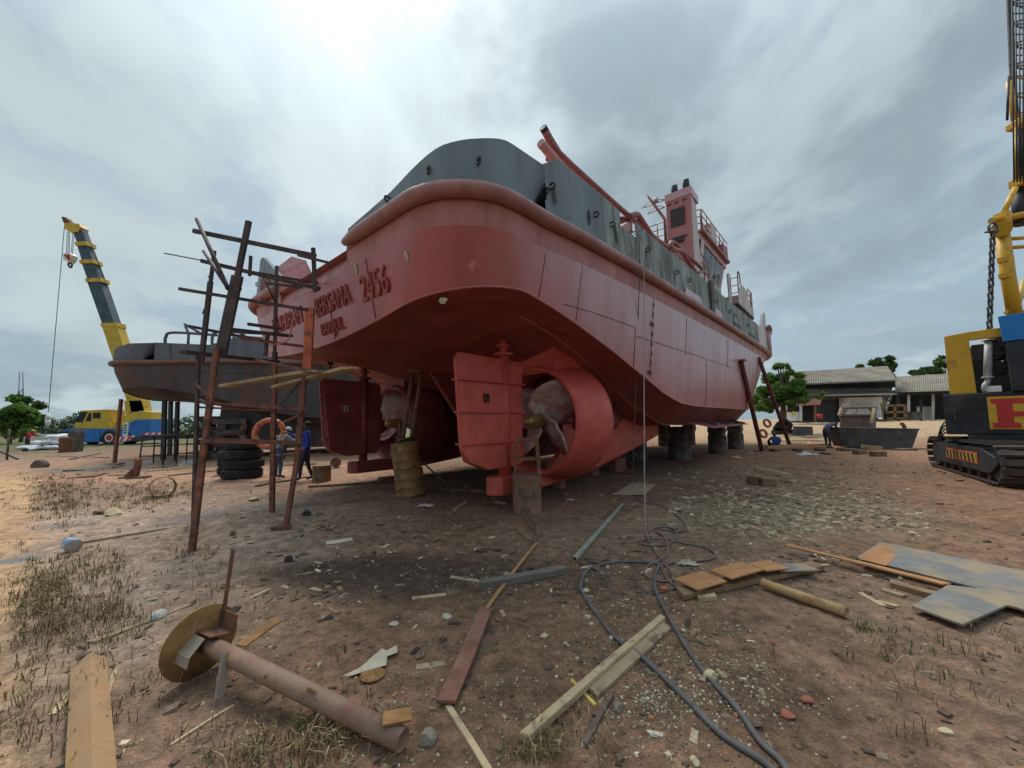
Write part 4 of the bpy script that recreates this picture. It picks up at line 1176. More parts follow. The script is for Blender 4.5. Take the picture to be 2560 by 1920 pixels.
# ------------------------------------------------------------------ second hull, grey, on the left
GTH = R(67.0)
GS = (-18.1, 23.2, GTH)
m_gh = M('grey_primer_hull', (.060, .057, .062), .6, 0, .3, 1.3, .1, 30, second=((.135, .062, .03), .60, 1.0, .08), third=((.16, .13, .11), .74, 6), streak=True)
m_gb = M('grey_bulwark_paint', (.105, .115, .13), .6, 0, .22, 1.5, .1, 30, second=((.07, .055, .045), .62, 2.5), streak=True)
m_gf = M('brown_fender_pipe', (.15, .085, .06), .6, 0, .25, 2, .1, 30)
m_grust = M('rust_bare_plate', (.175, .082, .035), .8, 0, .3, 1.8, .1, 30, second=((.09, .06, .045), .56, 1.6, .08), streak=True)
barge = thing('grey_tugboat', 'dark grey unfinished tugboat hull propped up behind the scaffold on the left', 'ship', (GS[0], GS[1], 0), PI / 2 - GTH)
mt_g = dict(hull=m_gh, strake=m_gh, fender=m_gf, bottom=m_gh, bulwark=m_gb)
build_hull(barge, mt_g)
for sd in (1, -1): corner_bulwark(barge, mt_g, sd)
for sd in (1,):
    for a, b, t0, t1 in ((-1, 1.2, 5.75, 5.78), (1.2, 2.5, 5.78, 6.35), (2.5, 5.5, 6.35, 6.35), (5.5, 6.4, 6.35, 5.7), (8.2, 11, 6.35, 6.35), (11.0, 16, 6.35, 6.4)):
        mb = MB(); mb.prism([L3(a, 4.64, interp(a, ZFE) + .15), L3(b, 4.64, interp(b, ZFE) + .15), L3(b, 4.6, t1), L3(a, 4.6, t0)], (0, .03, 0)); mb.build('bulwark_plate', m_gb, barge, False)
    for a, b, z0, z1 in ((7.2, 11.0, 2.25, 4.05), (11.05, 14.5, 2.2, 4.1)):
        mb = MB(); rows = [[L3(u, shellv(u, z) + .012, z) for u in np.linspace(a, b, 6)] for z in (max(z0, 2.12), (z0 + z1) / 2, z1)]
        mb.grid(rows, False); mb.build('bare_steel_plate', m_grust, barge, False)
for a in (.2, 2.1):
    mb = MB(); mb.tube(catmull([L3(a - .9, 4.2, 5.7), L3(a - .9, 4.2, 6.1 + a * .1), L3(a - .6, 4.2, 6.35 + a * .1), L3(a + 1.2, 4.2, 6.35 + a * .12)], 5), .07, 8)
    mb.tube([L3(a, 4.2, 5.7), L3(a, 4.2, 6.35), L3(a - .15, 4.2, 6.75)], .06, 8); mb.tube([L3(a - .2, 4.2, 6.85), L3(a + .6, 4.2, 6.35)], .06, 8); mb.build('stern_rail', m_gb, barge, False)
for a in (6.8, 7.4):
    mb = MB(); mb.cyl(L3(a, 4.2, 4.9), L3(a, 4.2, 6.4), .17, None, 12); mb.cyl(L3(a, 4.2, 6.4), L3(a, 4.2, 6.45), .2, None, 12); mb.build('bollard', m_rust, barge, False)
mb = MB(); mb.bar(L3(6.3, 4.2, 6.0), L3(8.2, 4.2, 6.0), .1, .15); mb.build('bollard_bar', m_rust, barge, False)
# keel and skeg of the grey hull
for vs_ in (2.8, -2.8):
    mb = MB(); mb.prism([L3(1.2, vs_ + .12, .4), L3(8, vs_ + .12, .4), L3(8, vs_ + .12, 1.55), L3(3.2, vs_ + .12, 2.5), L3(1.4, vs_ + .12, 3.0)], (0, .24, 0)); mb.build('skeg', m_gh, barge, False)

# ------------------------------------------------------------------ under and beside the tug
m_wood = M('weathered_plank', (.34, .25, .15), .85, 0, .3, 3, .3, 70, second=((.16, .11, .07), .58, 5), third=((.45, .38, .27), .66, 12, .05, (1, 1, 1)))
m_woodd = M('dark_wet_plank', (.14, .10, .075), .85, 0, .35, 3, .3, 70, second=((.07, .05, .04), .55, 5))
m_woodl = M('pale_raw_wood', (.46, .35, .205), .85, 0, .22, 4, .3, 80, second=((.30, .21, .12), .6, 9))
m_rub = M('tyre_rubber', (.022, .022, .022), .8, 0, .35, 5, .2, 60, second=((.07, .058, .045), .62, 4, .08))


def drum(mb, p0, p1, r, ribs=True):
    """steel drum with rolled hoops between two points"""
    p0 = Vector(p0); p1 = Vector(p1); a = (p1 - p0); h = a.length
    prof = [(0, .012 * h), (r * .93, .012 * h), (r * .97, 0), (r * 1.02, .01 * h), (r, .03 * h)]
    if ribs: prof += [(r, .32 * h), (r * 1.035, .335 * h), (r, .35 * h), (r, .65 * h), (r * 1.035, .665 * h), (r, .68 * h)]
    prof += [(r, .97 * h), (r * 1.02, .99 * h), (r * .97, h), (r * .93, .985 * h), (0, .985 * h)]
    mb.lathe(prof, p0, a, 26)


# leaning pair of yellow drums carrying two pipe struts and a pad against the hull
b0 = gp(1028, 1236); b0.z -= .03
axis = (D(1016, 1105, b0.y + .15) - b0)
axis = Vector((-.13, .05, 1)).normalized(); hgt = .62
for k in range(2):
    mb = MB(); p = b0 + axis * (hgt * k + .005 * k); q = p + axis * hgt
    if k: p += Vector((-.015, 0, 0)); q += Vector((-.02, 0, 0))
    drum(mb, p, q, .335 - .01 * k, True)
    mb.build('oil_drum', m_ydrum, None, True, ('lower dented yellow drum of the leaning pair under the hull', 'upper yellow drum of the leaning pair, carrying two pipe struts')[k], 'drum', 'yellow drums propping the hull')
dt = b0 + axis * (2 * hgt + .01)
st = thing('pipe_strut_prop', 'pair of rusty pipe struts with a plate pressed against the hull bottom', 'prop', dt)
pt = [D(1035, 912, 9.5), D(1052, 912, 9.5)]
pt = [tuple(q) for q in pt]
topz = [D(1032, 930, b0.y + .35), D(1054, 928, b0.y + .35)]
for f, t in zip((Vector((-.09, .05, 0)), Vector((.13, .02, 0))), topz):
    mb = MB(); mb.cyl(dt + f, t, .055, None, 12); mb.build('strut_pipe', m_bdrum, st)
c = (topz[0] + topz[1]) / 2; mb = MB(); mb.box(c + Vector((.0, .02, .12)), (.42, .06, .3), .25); mb.build('bearing_plate', m_red_dk, st)
mb = MB(); mb.box(c + Vector((0, .06, .3)), (.35, .3, .1), .25); mb.build('bearing_pad', m_woodd, st)
mb = MB(); rgx = random.Random(3)
for k in range(3): mb.torus(dt + Vector((rgx.uniform(-.1, .12), rgx.uniform(-.1, .1), .03 + .03 * k)), (rgx.uniform(-.3, .3), rgx.uniform(-.3, .3), 1), .17, .022, 16, 6)
mb.build('rope_coil', M('old_rope', (.12, .10, .085), .9, 0, .3, 20, .4, 90), None, True, 'old rope coiled on top of the yellow drums', 'rope')
mb = MB(); mb.bar(gp(1130, 1225, .02), dt + Vector((.35, .25, -.5)), .04, .04); mb.build('timber_shore', m_woodd, None, True, 'thin dark timber leaning from the yellow drums to the ground', 'timber')

# drum beside the near rudder with a small rusty steel stool on it
b1 = gp(1318, 1280); b1.z -= .04
mb = MB(); drum(mb, b1, b1 + Vector((.01, 0, .72)), .265, False); mb.build('steel_drum', m_bdrum, None, True, 'rusty brown steel drum standing in front of the near rudder', 'drum')
stl = thing('steel_stool', 'small rusty angle-iron stool standing on the brown drum by the rudder', 'stool', b1 + Vector((0, 0, .71)))
q = b1 + Vector((.0, 0, .71)); m_yst = M('yellow_flaked_steel', (.36, .22, .05), .7, 0, .3, 6, .1, second=((.14, .08, .05), .55, 8))
cor = [(-.2, -.17), (.22, -.17), (.22, .17), (-.2, .17)]
for i, (x, y) in enumerate(cor):
    mb = MB(); mb.bar(q + Vector((x * 1.08, y * 1.08, 0)), q + Vector((x * .9, y * .9, .68)), .05, .05); mb.build('leg', m_rust if i in (1, 0) else m_yst, stl)
for z in (.3, .66):
    for (x0, y0), (x1, y1) in zip(cor, cor[1:] + cor[:1]):
        f = 1.08 - .18 * z / .68; mb = MB(); mb.bar(q + Vector((x0 * f, y0 * f, z)), q + Vector((x1 * f, y1 * f, z)), .04, .04); mb.build('rung' if z < .5 else 'top_bar', m_rust, stl)

# short rusty drum and a steel disc left of the far rudder
b = gp(804, 1200); mb = MB(); drum(mb, b - Vector((0, 0, .02)), b + Vector((0, 0, .47)), .262, False); mb.build('short_drum', m_bdrum, None, True, 'short rusty drum standing right of the man in blue', 'drum')
b = gp(841, 1170); mb = MB(); mb.cyl(b + Vector((-.1, .1, .19)), b + Vector((.02, -.1, .2)), .19, None, 24); mb.build('steel_disc', m_bdrum, None, True, 'round rusty steel disc standing on edge behind the short drum', 'disc')
b = gp(405, 1240)
mb = MB(); mb.lathe([(.235, -.28), (.25, -.28), (.25, .26), (.235, .26)], b + Vector((0, 0, .22)), (.62, -.62, .05), 26, True); mb.build('pipe_section', m_ydrum, None, True, 'short rusty yellow pipe section lying in the dry grass', 'pipe')

# pedestals under the flat bottom: concrete drum with blocks on top
peds = [(1700, 1148, .36), (1795, 1133, .34), (1840, 1122, .33), (1595, 1150, .30), (1660, 1115, .28), (1725, 1112, .28)]
plab = ['nearest thick pedestal under the hull bottom, stained concrete', 'second pedestal under the bilge, brown stained drum', 'third pedestal under the bilge next to the leaning shore', 'dark pedestal just ahead of the near skeg', 'dark inner pedestal in shadow under the keel', 'inner pedestal behind the second one under the hull']
for (px, py, rr), lb in zip(peds, plab):
    b = gp(px, py); t = thing('hull_pedestal', lb, 'pedestal', (b.x, b.y, b.z), R(48), 'pedestals carrying the red hull')
    mb = MB(); drum(mb, b - Vector((0, 0, .05)), b + Vector((0, 0, .85)), rr * 1.25, False); mb.build('concrete_drum', m_conc, t)
    for k in range(3):
        mb = MB()
        for sx in (-1, 1):
            pass
        mb.box(b + Vector((0, 0, .94 + k * .175)), (.75 - .03 * k, .62 + .03 * k, .17), R(48) + (PI / 2) * (k % 2)); mb.build('timber_block', m_woodd if k != 1 else m_conc, t, bevel=.015)
# brick piers under the skeg flange
def brick_pier(px, py, nl, lab, w=2, dz=0.0):
    b = gp(px, py); t = thing('brick_pier', lab, 'bricks', b, 0, 'brick piers under the skeg'); me = None; rg2 = random.Random(px)
    for k in range(nl):
        for i in range(w):
            for j in range(2):
                mb = MB(); off = Vector(((i - (w - 1) / 2) * .235 + rg2.uniform(-.012, .012), (j - .5) * .12, .035 + .073 * k + dz)) if k % 2 == 0 else Vector(((i - (w - 1) / 2) * .235 + .03, (j - .5) * .12, .035 + .073 * k + dz))
                Q = Matrix.Rotation(R(48) + rg2.uniform(-.06, .06), 3, 'Z')
                mb.box(b + Q @ off, (.225, .105, .066), R(48) + rg2.uniform(-.08, .08)); mb.build('brick', m_brick, t, bevel=.006)
brick_pier(1398, 1222, 3, 'small pile of pale red bricks under the skeg near the nozzle', 1)
brick_pier(1480, 1190, 4, 'low red bricks under the middle of the skeg flange', 2)
brick_pier(1545, 1178, 6, 'tallest brick pier under the skeg, right of the nozzle', 3)
brick_pier(965, 1203, 2, 'small brick support under the far sole piece', 2)

# leaning shores against the tug's side
def shore(pf, pt_, v, lab, pad=True):
    f = gp(*pf); s = SV(*pt_, v); th, ct = math.sin(SHIP_TH), math.cos(SHIP_TH)
    t = Vector((SHIP[0] + th * s.x + ct * s.y, SHIP[1] + ct * s.x - th * s.y, s.z))
    o = thing('timber_shore', lab, 'shore', f)
    mb = MB(); mb.cyl(f, t, .105, .09, 12); mb.build('pole', M('shore_pole_red', (.16, .055, .05), .8, 0, .35, 3, .3, 50, second=((.09, .05, .04), .55, 4)), o)
    if pad:
        mb = MB(); mb.box(t + Vector((.02, -.02, .06)), (.55, .35, .06), R(48)); mb.build('head_plate', m_red, o)
    mb = MB(); m_ = f.lerp(t, .62); mb.box(m_, (.28, .28, .1)); mb.build('clamp', m_rust, o)
    mb = MB(); mb.box(f + Vector((0, 0, .0)), (.6, .5, .1), .3); mb.build('foot_block', m_brick, o)
shore((1905, 1128), (1853, 905), 4.62, 'nearer leaning red shore pole with a head plate against the hull side')
shore((1975, 1115), (1897, 895), 4.6, 'farther leaning shore pole against the hull side near the bow', False)

# ------------------------------------------------------------------ scaffold in front of the stern
sc = thing('scaffold', 'tall rickety rusty scaffold of steel angles beside the stern', 'scaffold', gp(590, 1320))
def sbar(name, a, b, w, h, mat=None, up=(0, 0, 1)):
    mb = MB(); mb.bar(D(*a), D(*b), w * .78, h * .8, up); return mb.build(name, mat or m_scaf, sc)
def stube(name, a, b, r, mat=None):
    mb = MB(); mb.cyl(D(*a), D(*b), r, None, 10); return mb.build(name, mat or m_scaf, sc)
m_sdark = M('scaffold_dark_steel', (.055, .040, .040), .75, 0, .35, 5, .2, 60, second=((.12, .055, .04), .6, 6))
m_sor = M('scaffold_orange_primer', (.42, .10, .045), .7, 0, .25, 4, .15, 60, second=((.16, .06, .04), .6, 7))
yA, yB, yC, yD_ = 5.33, 6.5, 7.76, 6.25
# uprights
sbar('upright', (479, 1385, yA), (512, 1100, yA), .10, .06, m_scaf, (0, 1, 0)); sbar('upright', (512, 1105, yA + .03), (543, 870, yA + .02), .09, .06, m_scaf, (0, 1, 0))
sbar('upright', (551, 890, yA + .08), (594, 690, yA + .1), .19, .06, m_sdark, (0, 1, 0)); sbar('upright', (583, 745, yA + .12), (622, 553, yA + .1), .09, .06, m_sdark, (0, 1, 0))
sbar('upright', (484, 1300, yA + .15), (496, 888, yA + .15), .055, .05, m_sdark, (0, 1, 0)); sbar('upright', (503, 905, yB), (526, 705, yB), .09, .06, m_sdark, (0, 1, 0)); sbar('upright', (520, 760, yB + .04), (536, 627, yB + .02), .06, .05, m_sdark, (0, 1, 0))
sbar('upright', (680, 1280, yC), (687, 880, yC), .11, .08, m_scaf, (0, 1, 0)); sbar('upright', (686, 905, yC - .06), (692, 665, yC - .05), .07, .05, m_sdark, (0, 1, 0))
sbar('upright', (712, 1332, yD_), (748, 1120, yD_), .085, .07, m_scaf, (0, 1, 0)); sbar('upright', (742, 1150, yD_ + .05), (762, 930, yD_ + .05), .10, .06, m_scaf, (0, 1, 0))
sbar('upright', (768, 925, yD_ - .03), (776, 770, yD_ - .02), .17, .07, m_sor, (0, 1, 0)); sbar('upright', (788, 730, yD_), (783, 620, yD_), .075, .05, m_sdark, (0, 1, 0))
# ledgers and transoms
for a, b, w, h, mm in (((483, 577, yB - .3), (790, 640, yD_), .05, .085, m_sdark), ((745, 638, yD_ - .06), (835, 660, yD_ - .1), .05, .045, m_sdark), ((503, 652, yB - .2), (800, 722, yD_ + .05), .05, .075, m_sdark),
                       ((583, 672, yB - .3), (795, 708, yC - .5), .05, .04, m_sdark), ((448, 722, yB - .2), (770, 775, yD_ - .05), .05, .06, m_sdark), ((410, 633, yB), (510, 652, yB - .05), .02, .02, m_sdark),
                       ((560, 822, yA + .3), (728, 840, yD_ + .5), .10, .06, m_sdark), ((619, 810, yC - .7), (702, 822, yC - .3), .09, .06, m_sdark), ((470, 815, yB), (690, 858, yC - .2), .06, .05, m_sdark), ((600, 845, yA + .4), (758, 866, yD_ + .3), .05, .05, m_scaf),
                       ((457, 880, yA - .05), (694, 905, yC - .3), .14, .06, m_sdark), ((640, 900, yD_ + .4), (810, 935, yD_ - .3), .05, .05, m_scaf), ((500, 930, yB), (775, 942, yD_ + .4), .03, .03, m_sdark),
                       ((522, 1008, yA + .02), (768, 1022, yD_ - .06), .05, .065, m_scaf), ((497, 1018, yB), (740, 1030, yC - .1), .04, .04, m_scaf), ((510, 1100, yA - .06), (752, 1108, yD_ - .1), .07, .085, m_scaf), ((690, 1137, yC - .05), (745, 1132, yD_ + .1), .05, .04, m_scaf),
                       ((665, 708, yC - .5), (754, 718, yC - .8), .05, .05, m_sdark)):
    sbar('ledger', a, b, w, h, mm)
for a, b, r in (((492, 548, yB - .2), (570, 722, yA + .2), .03), ((509, 628, yB - .1), (572, 724, yA + .25), .025), ((690, 1020, yC - .1), (762, 945, yD_ + .1), .018), ((684, 1180, yC - .05), (718, 1105, yD_ + .3), .015), ((655, 685, yC - .4), (690, 760, yC - .3), .018), ((500, 1000, yA + .1), (533, 1020, yA), .02), ((573, 775, yA + .2), (602, 720, yA + .3), .02)):
    stube('brace', a, b, r, m_sdark)
sbar('brace', (711, 1055, yC - .3), (750, 1038, yD_), .07, .03, m_scaf)
mb = MB(); mb.tube(catmull([D(737, 780, yD_ - .1), D(726, 835, yD_ - .1), D(712, 856, yD_ - .1), D(675, 862, yD_ - .1)], 3), .012, 6); mb.build('bent_rod', m_pink, sc)
mb = MB(); mb.tube(catmull([D(495, 950, yA), D(492, 962, yA), D(516, 990, yA), D(520, 1000, yA)], 3), .014, 6); mb.build('bent_rod', m_scaf, sc)
sbar('upright', (624, 690, yB), (627, 640, yB), .05, .05, m_sdark, (0, 1, 0)); sbar('hanger', (663, 890, yC - .3), (669, 838, yC - .3), .09, .04, m_sdark, (0, 1, 0))
# stubs of rod and wire
for a, b in (((601, 685, yB), (590, 700, yB)), ((520, 690, yB), (533, 708, yB)), ((512, 770, yB), (506, 785, yB))): stube('wire_stub', a, b, .01, m_sdark)
# foot plates
mb = MB(); mb.box(gp(712, 1332) + Vector((-.05, -.02, .02)), (.26, .16, .05), .4); mb.build('foot_plate', m_rust, sc)
# loose planks laid on the scaffold
for a, b, lab in (((560, 966, yB - .3), (772, 930, yD_ - .5), 'splintered tan plank laid across the scaffold, the left one'), ((692, 968, yC - .6), (866, 922, yD_ - .55), 'pale plank sticking out of the scaffold towards the far rudder')):
    p, q = D(*a), D(*b); mb = MB(); mb.bar(p, q, .20, .045, (0, 0, 1), .17, .05); mb.bar(q, q + (q - p).normalized() * .22 + Vector((0, 0, -.02)), .12, .03); mb.build('scaffold_plank', m_wood, None, True, lab, 'plank', bevel=.006)

# ------------------------------------------------------------------ tyres and ring
def tyre_mesh(Ro, w):
    mb = MB(); ri = Ro * .58; h = w / 2
    prof = [(ri, -h * .7), (ri * 1.06, -h * .95), (Ro * .82, -h * 1.02), (Ro * .93, -h * .9), (Ro * .99, -h * .62), (Ro, -h * .2), (Ro, h * .2), (Ro * .99, h * .62), (Ro * .93, h * .9), (Ro * .82, h * 1.02), (ri * 1.06, h * .95), (ri, h * .7), (ri * 1.03, 0)]
    mb.lathe(prof, (0, 0, 0), (0, 0, 1), 36, True)
    for k in range(36):     # tread lugs
        for s in (-1, 1):
            a = 2 * PI * (k + (.5 if s > 0 else 0)) / 36; c = Vector((math.cos(a), math.sin(a), 0)) * Ro * .995 + Vector((0, 0, s * h * .42))
            mb.box(c, (.03, Ro * .085, h * .62), a)
    return mb
_ty = {}
def tyre(loc, Ro, w, lab, group, rot=(0, 0, 0)):
    k = (Ro, w)
    if k not in _ty:
        o = tyre_mesh(Ro, w).build('tyre', m_rub, None); o.location = (0, 0, 0); _ty[k] = o
        # keep the mesh centred on the axle
        z = np.array([v.co.z for v in o.data.vertices]); sh = (z.min() + z.max()) / 2
        for v in o.data.vertices: v.co.z -= sh
    else:
        o = _ty[k].copy(); COL.objects.link(o)
    o.location = loc; o.rotation_euler = rot; props(o, lab, 'tyre', group); return o
b = gp(605, 1195); zz = b.z
for k, lab in enumerate(('bottom tyre of the tall stack beside the scaffold', 'second tyre from the bottom of the tall stack', 'third tyre of the tall stack, just under the top one', 'top tyre of the tall stack with clean tread blocks')):
    w = .29; tyre((b.x + (.0, .03, -.02, .02)[k], b.y + (0, .02, 0, -.02)[k], zz + w * (k + .5) + .01 * k), .56 if k < 3 else .5, w, lab, 'tyres stacked by the scaffold', (R((0, 1, -1, 2)[k]), R((0, -2, 1, 3)[k]), k))
b = gp(572, 1190); b = b + Vector((-.35, .6, 0))
for k, lab in enumerate(('bottom tyre of the smaller stack behind the tall one', 'middle tyre of the smaller stack behind', 'top tyre of the smaller stack behind the tall one')):
    tyre((b.x, b.y, gz(b.x, b.y) + .26 * (k + .5)), .40, .26, lab, 'tyres stacked by the scaffold', (0, 0, k))
# sheet over the top tyre and its rope
rc = D(673, 1084, 12.6); mb = MB(); a, s, u = frame_from(Vector((.15, -1, .12)))
mb.torus(rc, (.15, -1, .12), .43, .085, 40, 12)
m_or = M('worn_orange_float', (.50, .135, .055), .6, 0, .25, 5, .15, 40, second=((.30, .12, .08), .6, 5), third=((.55, .3, .2), .68, 9))
rg_ = mb.build('ring_float', m_or, None, True, 'worn orange ring float hanging behind the scaffold', 'float')
for k in range(4):
    mb = MB(); an = k * PI / 2 + .7; c = rc + (s * math.cos(an) + u * math.sin(an)) * .43; mb.torus(c, (s * -math.sin(an) + u * math.cos(an)), .09, .014, 14, 5); mb.build('strap', m_dark, rg_)
mb = MB(); mb.torus(rc + Vector((0, -.02, -.0)), (.15, -1, .12), .30, .012, 30, 5); mb.build('grab_line', m_dark, rg_)

# ------------------------------------------------------------------ mobile crane on the left
m_cy = M('crane_yellow', (.56, .36, .035), .5, 0, .15, 1.2, .05, 20, second=((.34, .20, .05), .62, 2), third=((.16, .10, .05), .72, 6))
m_cb = M('crane_blue', (.02, .14, .42), .5, 0, .2, 1.2, .05, 20, second=((.03, .09, .2), .64, 3))
m_boom = M('boom_dark_blue_grey', (.045, .075, .10), .55, 0, .25, 1.5, .05, 20)
m_rw = M('red_enamel', (.50, .03, .03), .5, 0, .15, 2)
m_wh = M('white_enamel', (.70, .68, .66), .5, 0, .12, 3, .04, second=((.5, .46, .42), .64, 4))
CYD = 41.0
mc = thing('mobile_crane', 'yellow and blue mobile crane with raised telescopic boom at the far left', 'crane', D(280, 1112, CYD))
def q41(px, py, dy=0.0): return D(px, py, CYD + dy)
def slab(name, pts, d0, d1, mat, parent=None, bevel=0.0):
    mb = MB(); P = [q41(x, y, 0) + Vector((0, d0, 0)) for x, y in pts]; mb.prism(P, (0, d1 - d0, 0)); return mb.build(name, mat, parent or mc, bevel=bevel)
slab('carrier', [(186, 1078), (196, 1072), (345, 1072), (350, 1080), (345, 1103), (330, 1105), (318, 1088), (288, 1084), (272, 1104), (234, 1104), (228, 1086), (206, 1080)], -1.2, 1.2, m_cb)
slab('engine_hood', [(345, 1100), (347, 1058), (362, 1050), (398, 1048), (403, 1100)], -1.1, 1.1, m_cb)
slab('hood_grille', [(336, 1092), (338, 1057), (349, 1055), (348, 1098)], -1.25, -.9, m_wh)
for k in range(4): slab('grille_slot', [(339, 1062 + k * 6), (346, 1061 + k * 6), (346, 1064 + k * 6), (339, 1065 + k * 6)], -1.27, -1.26, m_dark)
slab('toolbox', [(245, 1075), (281, 1075), (281, 1103), (245, 1103)], -1.28, -1.0, m_cb)
for px in (208, 303):
    for dy in (-1.0, 1.0):
        c = q41(px, 1093, 0) + Vector((0, dy, 0)); mb = MB()
        mb.lathe([(.45, -.28), (.75, -.28), (.82, -.15), (.82, .15), (.75, .28), (.45, .28)], c, (0, 1, 0), 28, True); w = mb.build('wheel', m_rub, mc)
        mb = MB(); mb.cyl(c + Vector((0, -.24, 0)), c + Vector((0, .2, 0)), .47, None, 24); mb.build('rim', m_wh, w)
        mb = MB(); mb.cyl(c + Vector((0, -.29, 0)), c + Vector((0, -.2, 0)), .27, .3, 18); mb.build('hub', m_rw, w)
cabo = slab('cab', [(208, 1066), (224, 1027), (292, 1024), (294, 1066), (286, 1072), (214, 1072)], -.9, .9, m_cy, bevel=.05)
for pts in ([(213, 1055), (224, 1031), (242, 1030), (230, 1056)], [(237, 1053), (246, 1033), (252, 1033), (251, 1053)], [(256, 1032), (274, 1032), (274, 1046), (255, 1046)]):
    slab('cab_window', pts, -.92, -.9, m_glass, cabo)
slab('turret', [(285, 1072), (300, 1062), (330, 1040), (368, 1028), (396, 1030), (398, 1050), (345, 1056), (340, 1072)], -.9, .9, m_cy, bevel=.05)
slab('lift_ram', [(317, 1002), (327, 1002), (334, 1045), (322, 1045)], -.3, .3, m_cy)
boom = slab('boom', [(333, 1002), (366, 1002), (372, 1036), (352, 1046), (338, 1030)], -.45, .45, m_cy)
def bx(y, a, b): pass
secs = [((265, 816), (301, 812), (372, 1030), (336, 1030), m_cy, .45), ((228, 708), (258, 702), (297, 816), (267, 818), m_boom, .40), ((213, 660), (240, 655), (258, 705), (230, 709), m_boom, .36), ((201, 617), (225, 613), (240, 658), (215, 661), m_boom, .33), ((187, 575), (211, 573), (225, 615), (203, 618), m_boom, .30)]
for a, b, c, d, mm, w in secs: slab('boom_section', [a, b, c, d], -w, w, mm, boom)
for y, x0, x1 in ((816, 263, 303), (705, 225, 262), (659, 210, 244), (615, 199, 228)): slab('boom_collar', [(x0, y - 5), (x1, y - 7), (x1 + 2, y + 3), (x0 + 2, y + 4)], -.5, .5, m_cy, boom)
slab('boom_head', [(172, 576), (171, 562), (190, 563), (208, 564), (212, 572), (205, 584), (188, 586)], -.42, .42, m_cy, boom)
slab('jib_tip', [(160, 547), (163, 544), (172, 547), (190, 570), (180, 577), (170, 570)], -.25, .25, m_rust, boom)
hk = thing('hook_block', 'red and white striped hook block hanging from the mobile crane boom', 'hook', q41(175, 668))
slab('sheave_case', [(164, 638), (180, 634), (187, 640), (186, 648), (178, 658), (166, 652)], -.3, .3, m_wh, hk)
for k in range(2): slab('stripe', [(167 + k * 9, 640), (172 + k * 9, 638), (184, 650 - k * 4), (180, 654 - k * 3)], -.33, -.3, m_rw, hk)
mb = MB(); mb.tube(catmull([q41(173, 656), q41(171, 662), q41(176, 669), q41(180, 663), q41(177, 658)], 4), .09, 8); mb.build('hook', m_rust, hk)
for xa, xb in ((168, 166), (171, 170), (174, 173), (182, 178), (186, 181)):
    mb = MB(); mb.cyl(q41(xa, 578), q41(xb, 638), .025, None, 5); mb.build('hoist_rope', m_dark, mc)
mb = MB(); mb.cyl(q41(162, 556), q41(121, 1030), .03, None, 5); mb.build('auxiliary_rope', m_dark, mc)
for k in range(3):
    mb = MB(); mb.cyl(q41(213 + k * 2, 575), q41(263 + k * 2, 812 - 100), .02, None, 5); mb.build('boom_cable', m_dark, mc)
mb = MB(); mb.cyl(q41(120, 1048), q41(121, 1036), .25, .12, 10); mb.cyl(q41(119, 1066), q41(120, 1048), .18, .22, 10); mb.build('ball_hook', m_wh, None, True, 'small white and red ball weight on the crane auxiliary rope', 'hook')
# striped barrier planks in front of the crane
for (x0, y0, x1, y1, h), lab in zip(((283, 1107, 333, 1100, 12), (352, 1092, 400, 1090, 9)), ('red and white striped barrier end below the grey hull', 'red and white striped bumper right of the blue crane hood')):
    dpt = 21.0 if x0 < 300 else 38.0
    t = thing('striped_barrier', lab, 'barrier', D(x0, y0, dpt)); n = 6
    for k in range(n):
        f0, f1 = k / n, (k + 1) / n; P = [D(x0 + (x1 - x0) * f0 + 5, y0 + (y1 - y0) * f0 - h, dpt), D(x0 + (x1 - x0) * f1 + 5, y0 + (y1 - y0) * f1 - h, dpt), D(x0 + (x1 - x0) * f1 - 2, y0 + (y1 - y0) * f1, dpt), D(x0 + (x1 - x0) * f0 - 2, y0 + (y1 - y0) * f0, dpt)]
        mb = MB(); mb.prism(P, (0, .08, 0)); mb.build('stripe', m_rw if k % 2 == 0 else m_wh, t)
    if x0 < 300:
        mb = MB(); mb.bar(D(333, 1097, dpt), D(560, 1090, dpt - 1), .25, .16); mb.build('beam', m_dark, t)

# ------------------------------------------------------------------ crawler crane on the right
e1 = Vector((-.56, -.83, 0)).normalized(); e2 = Vector((-e1.y, e1.x, 0)) * -1
e2 = Vector((.83, -.56, 0)).normalized(); E3 = Vector((0, 0, 1))
KN = Vector((11.15, 9.05, 0)); gzk = 0.0
ck = thing('crawler_crane', 'black and yellow crawler crane with lattice boom at the right edge', 'crane', KN - e1 * 2.5 + e2 * 1.8)
m_ckb = M('crane_black_paint', (.020, .023, .027), .6, 0, .4, 1.2, .12, 25, second=((.06, .058, .055), .62, 2.0, .1), third=((.10, .085, .07), .72, 7))
m_cky = M('crane_amber_paint', (.58, .32, .02), .5, 0, .15, 1.5, .06, 25, second=((.38, .2, .03), .64, 2.5), third=((.15, .1, .05), .74, 8))
m_shoe = M('track_shoe_steel', (.075, .055, .045), .7, .2, .35, 4, .25, 40, second=((.15, .10, .07), .58, 3))
def KP(a, b, z): return KN + e1 * a + e2 * b + E3 * z       # a along the track (0 = near end), b to the right
QK = Matrix((e1, e2, E3)).transposed()
Lk, rk, wk = 5.3, .46, .85
m0 = thing
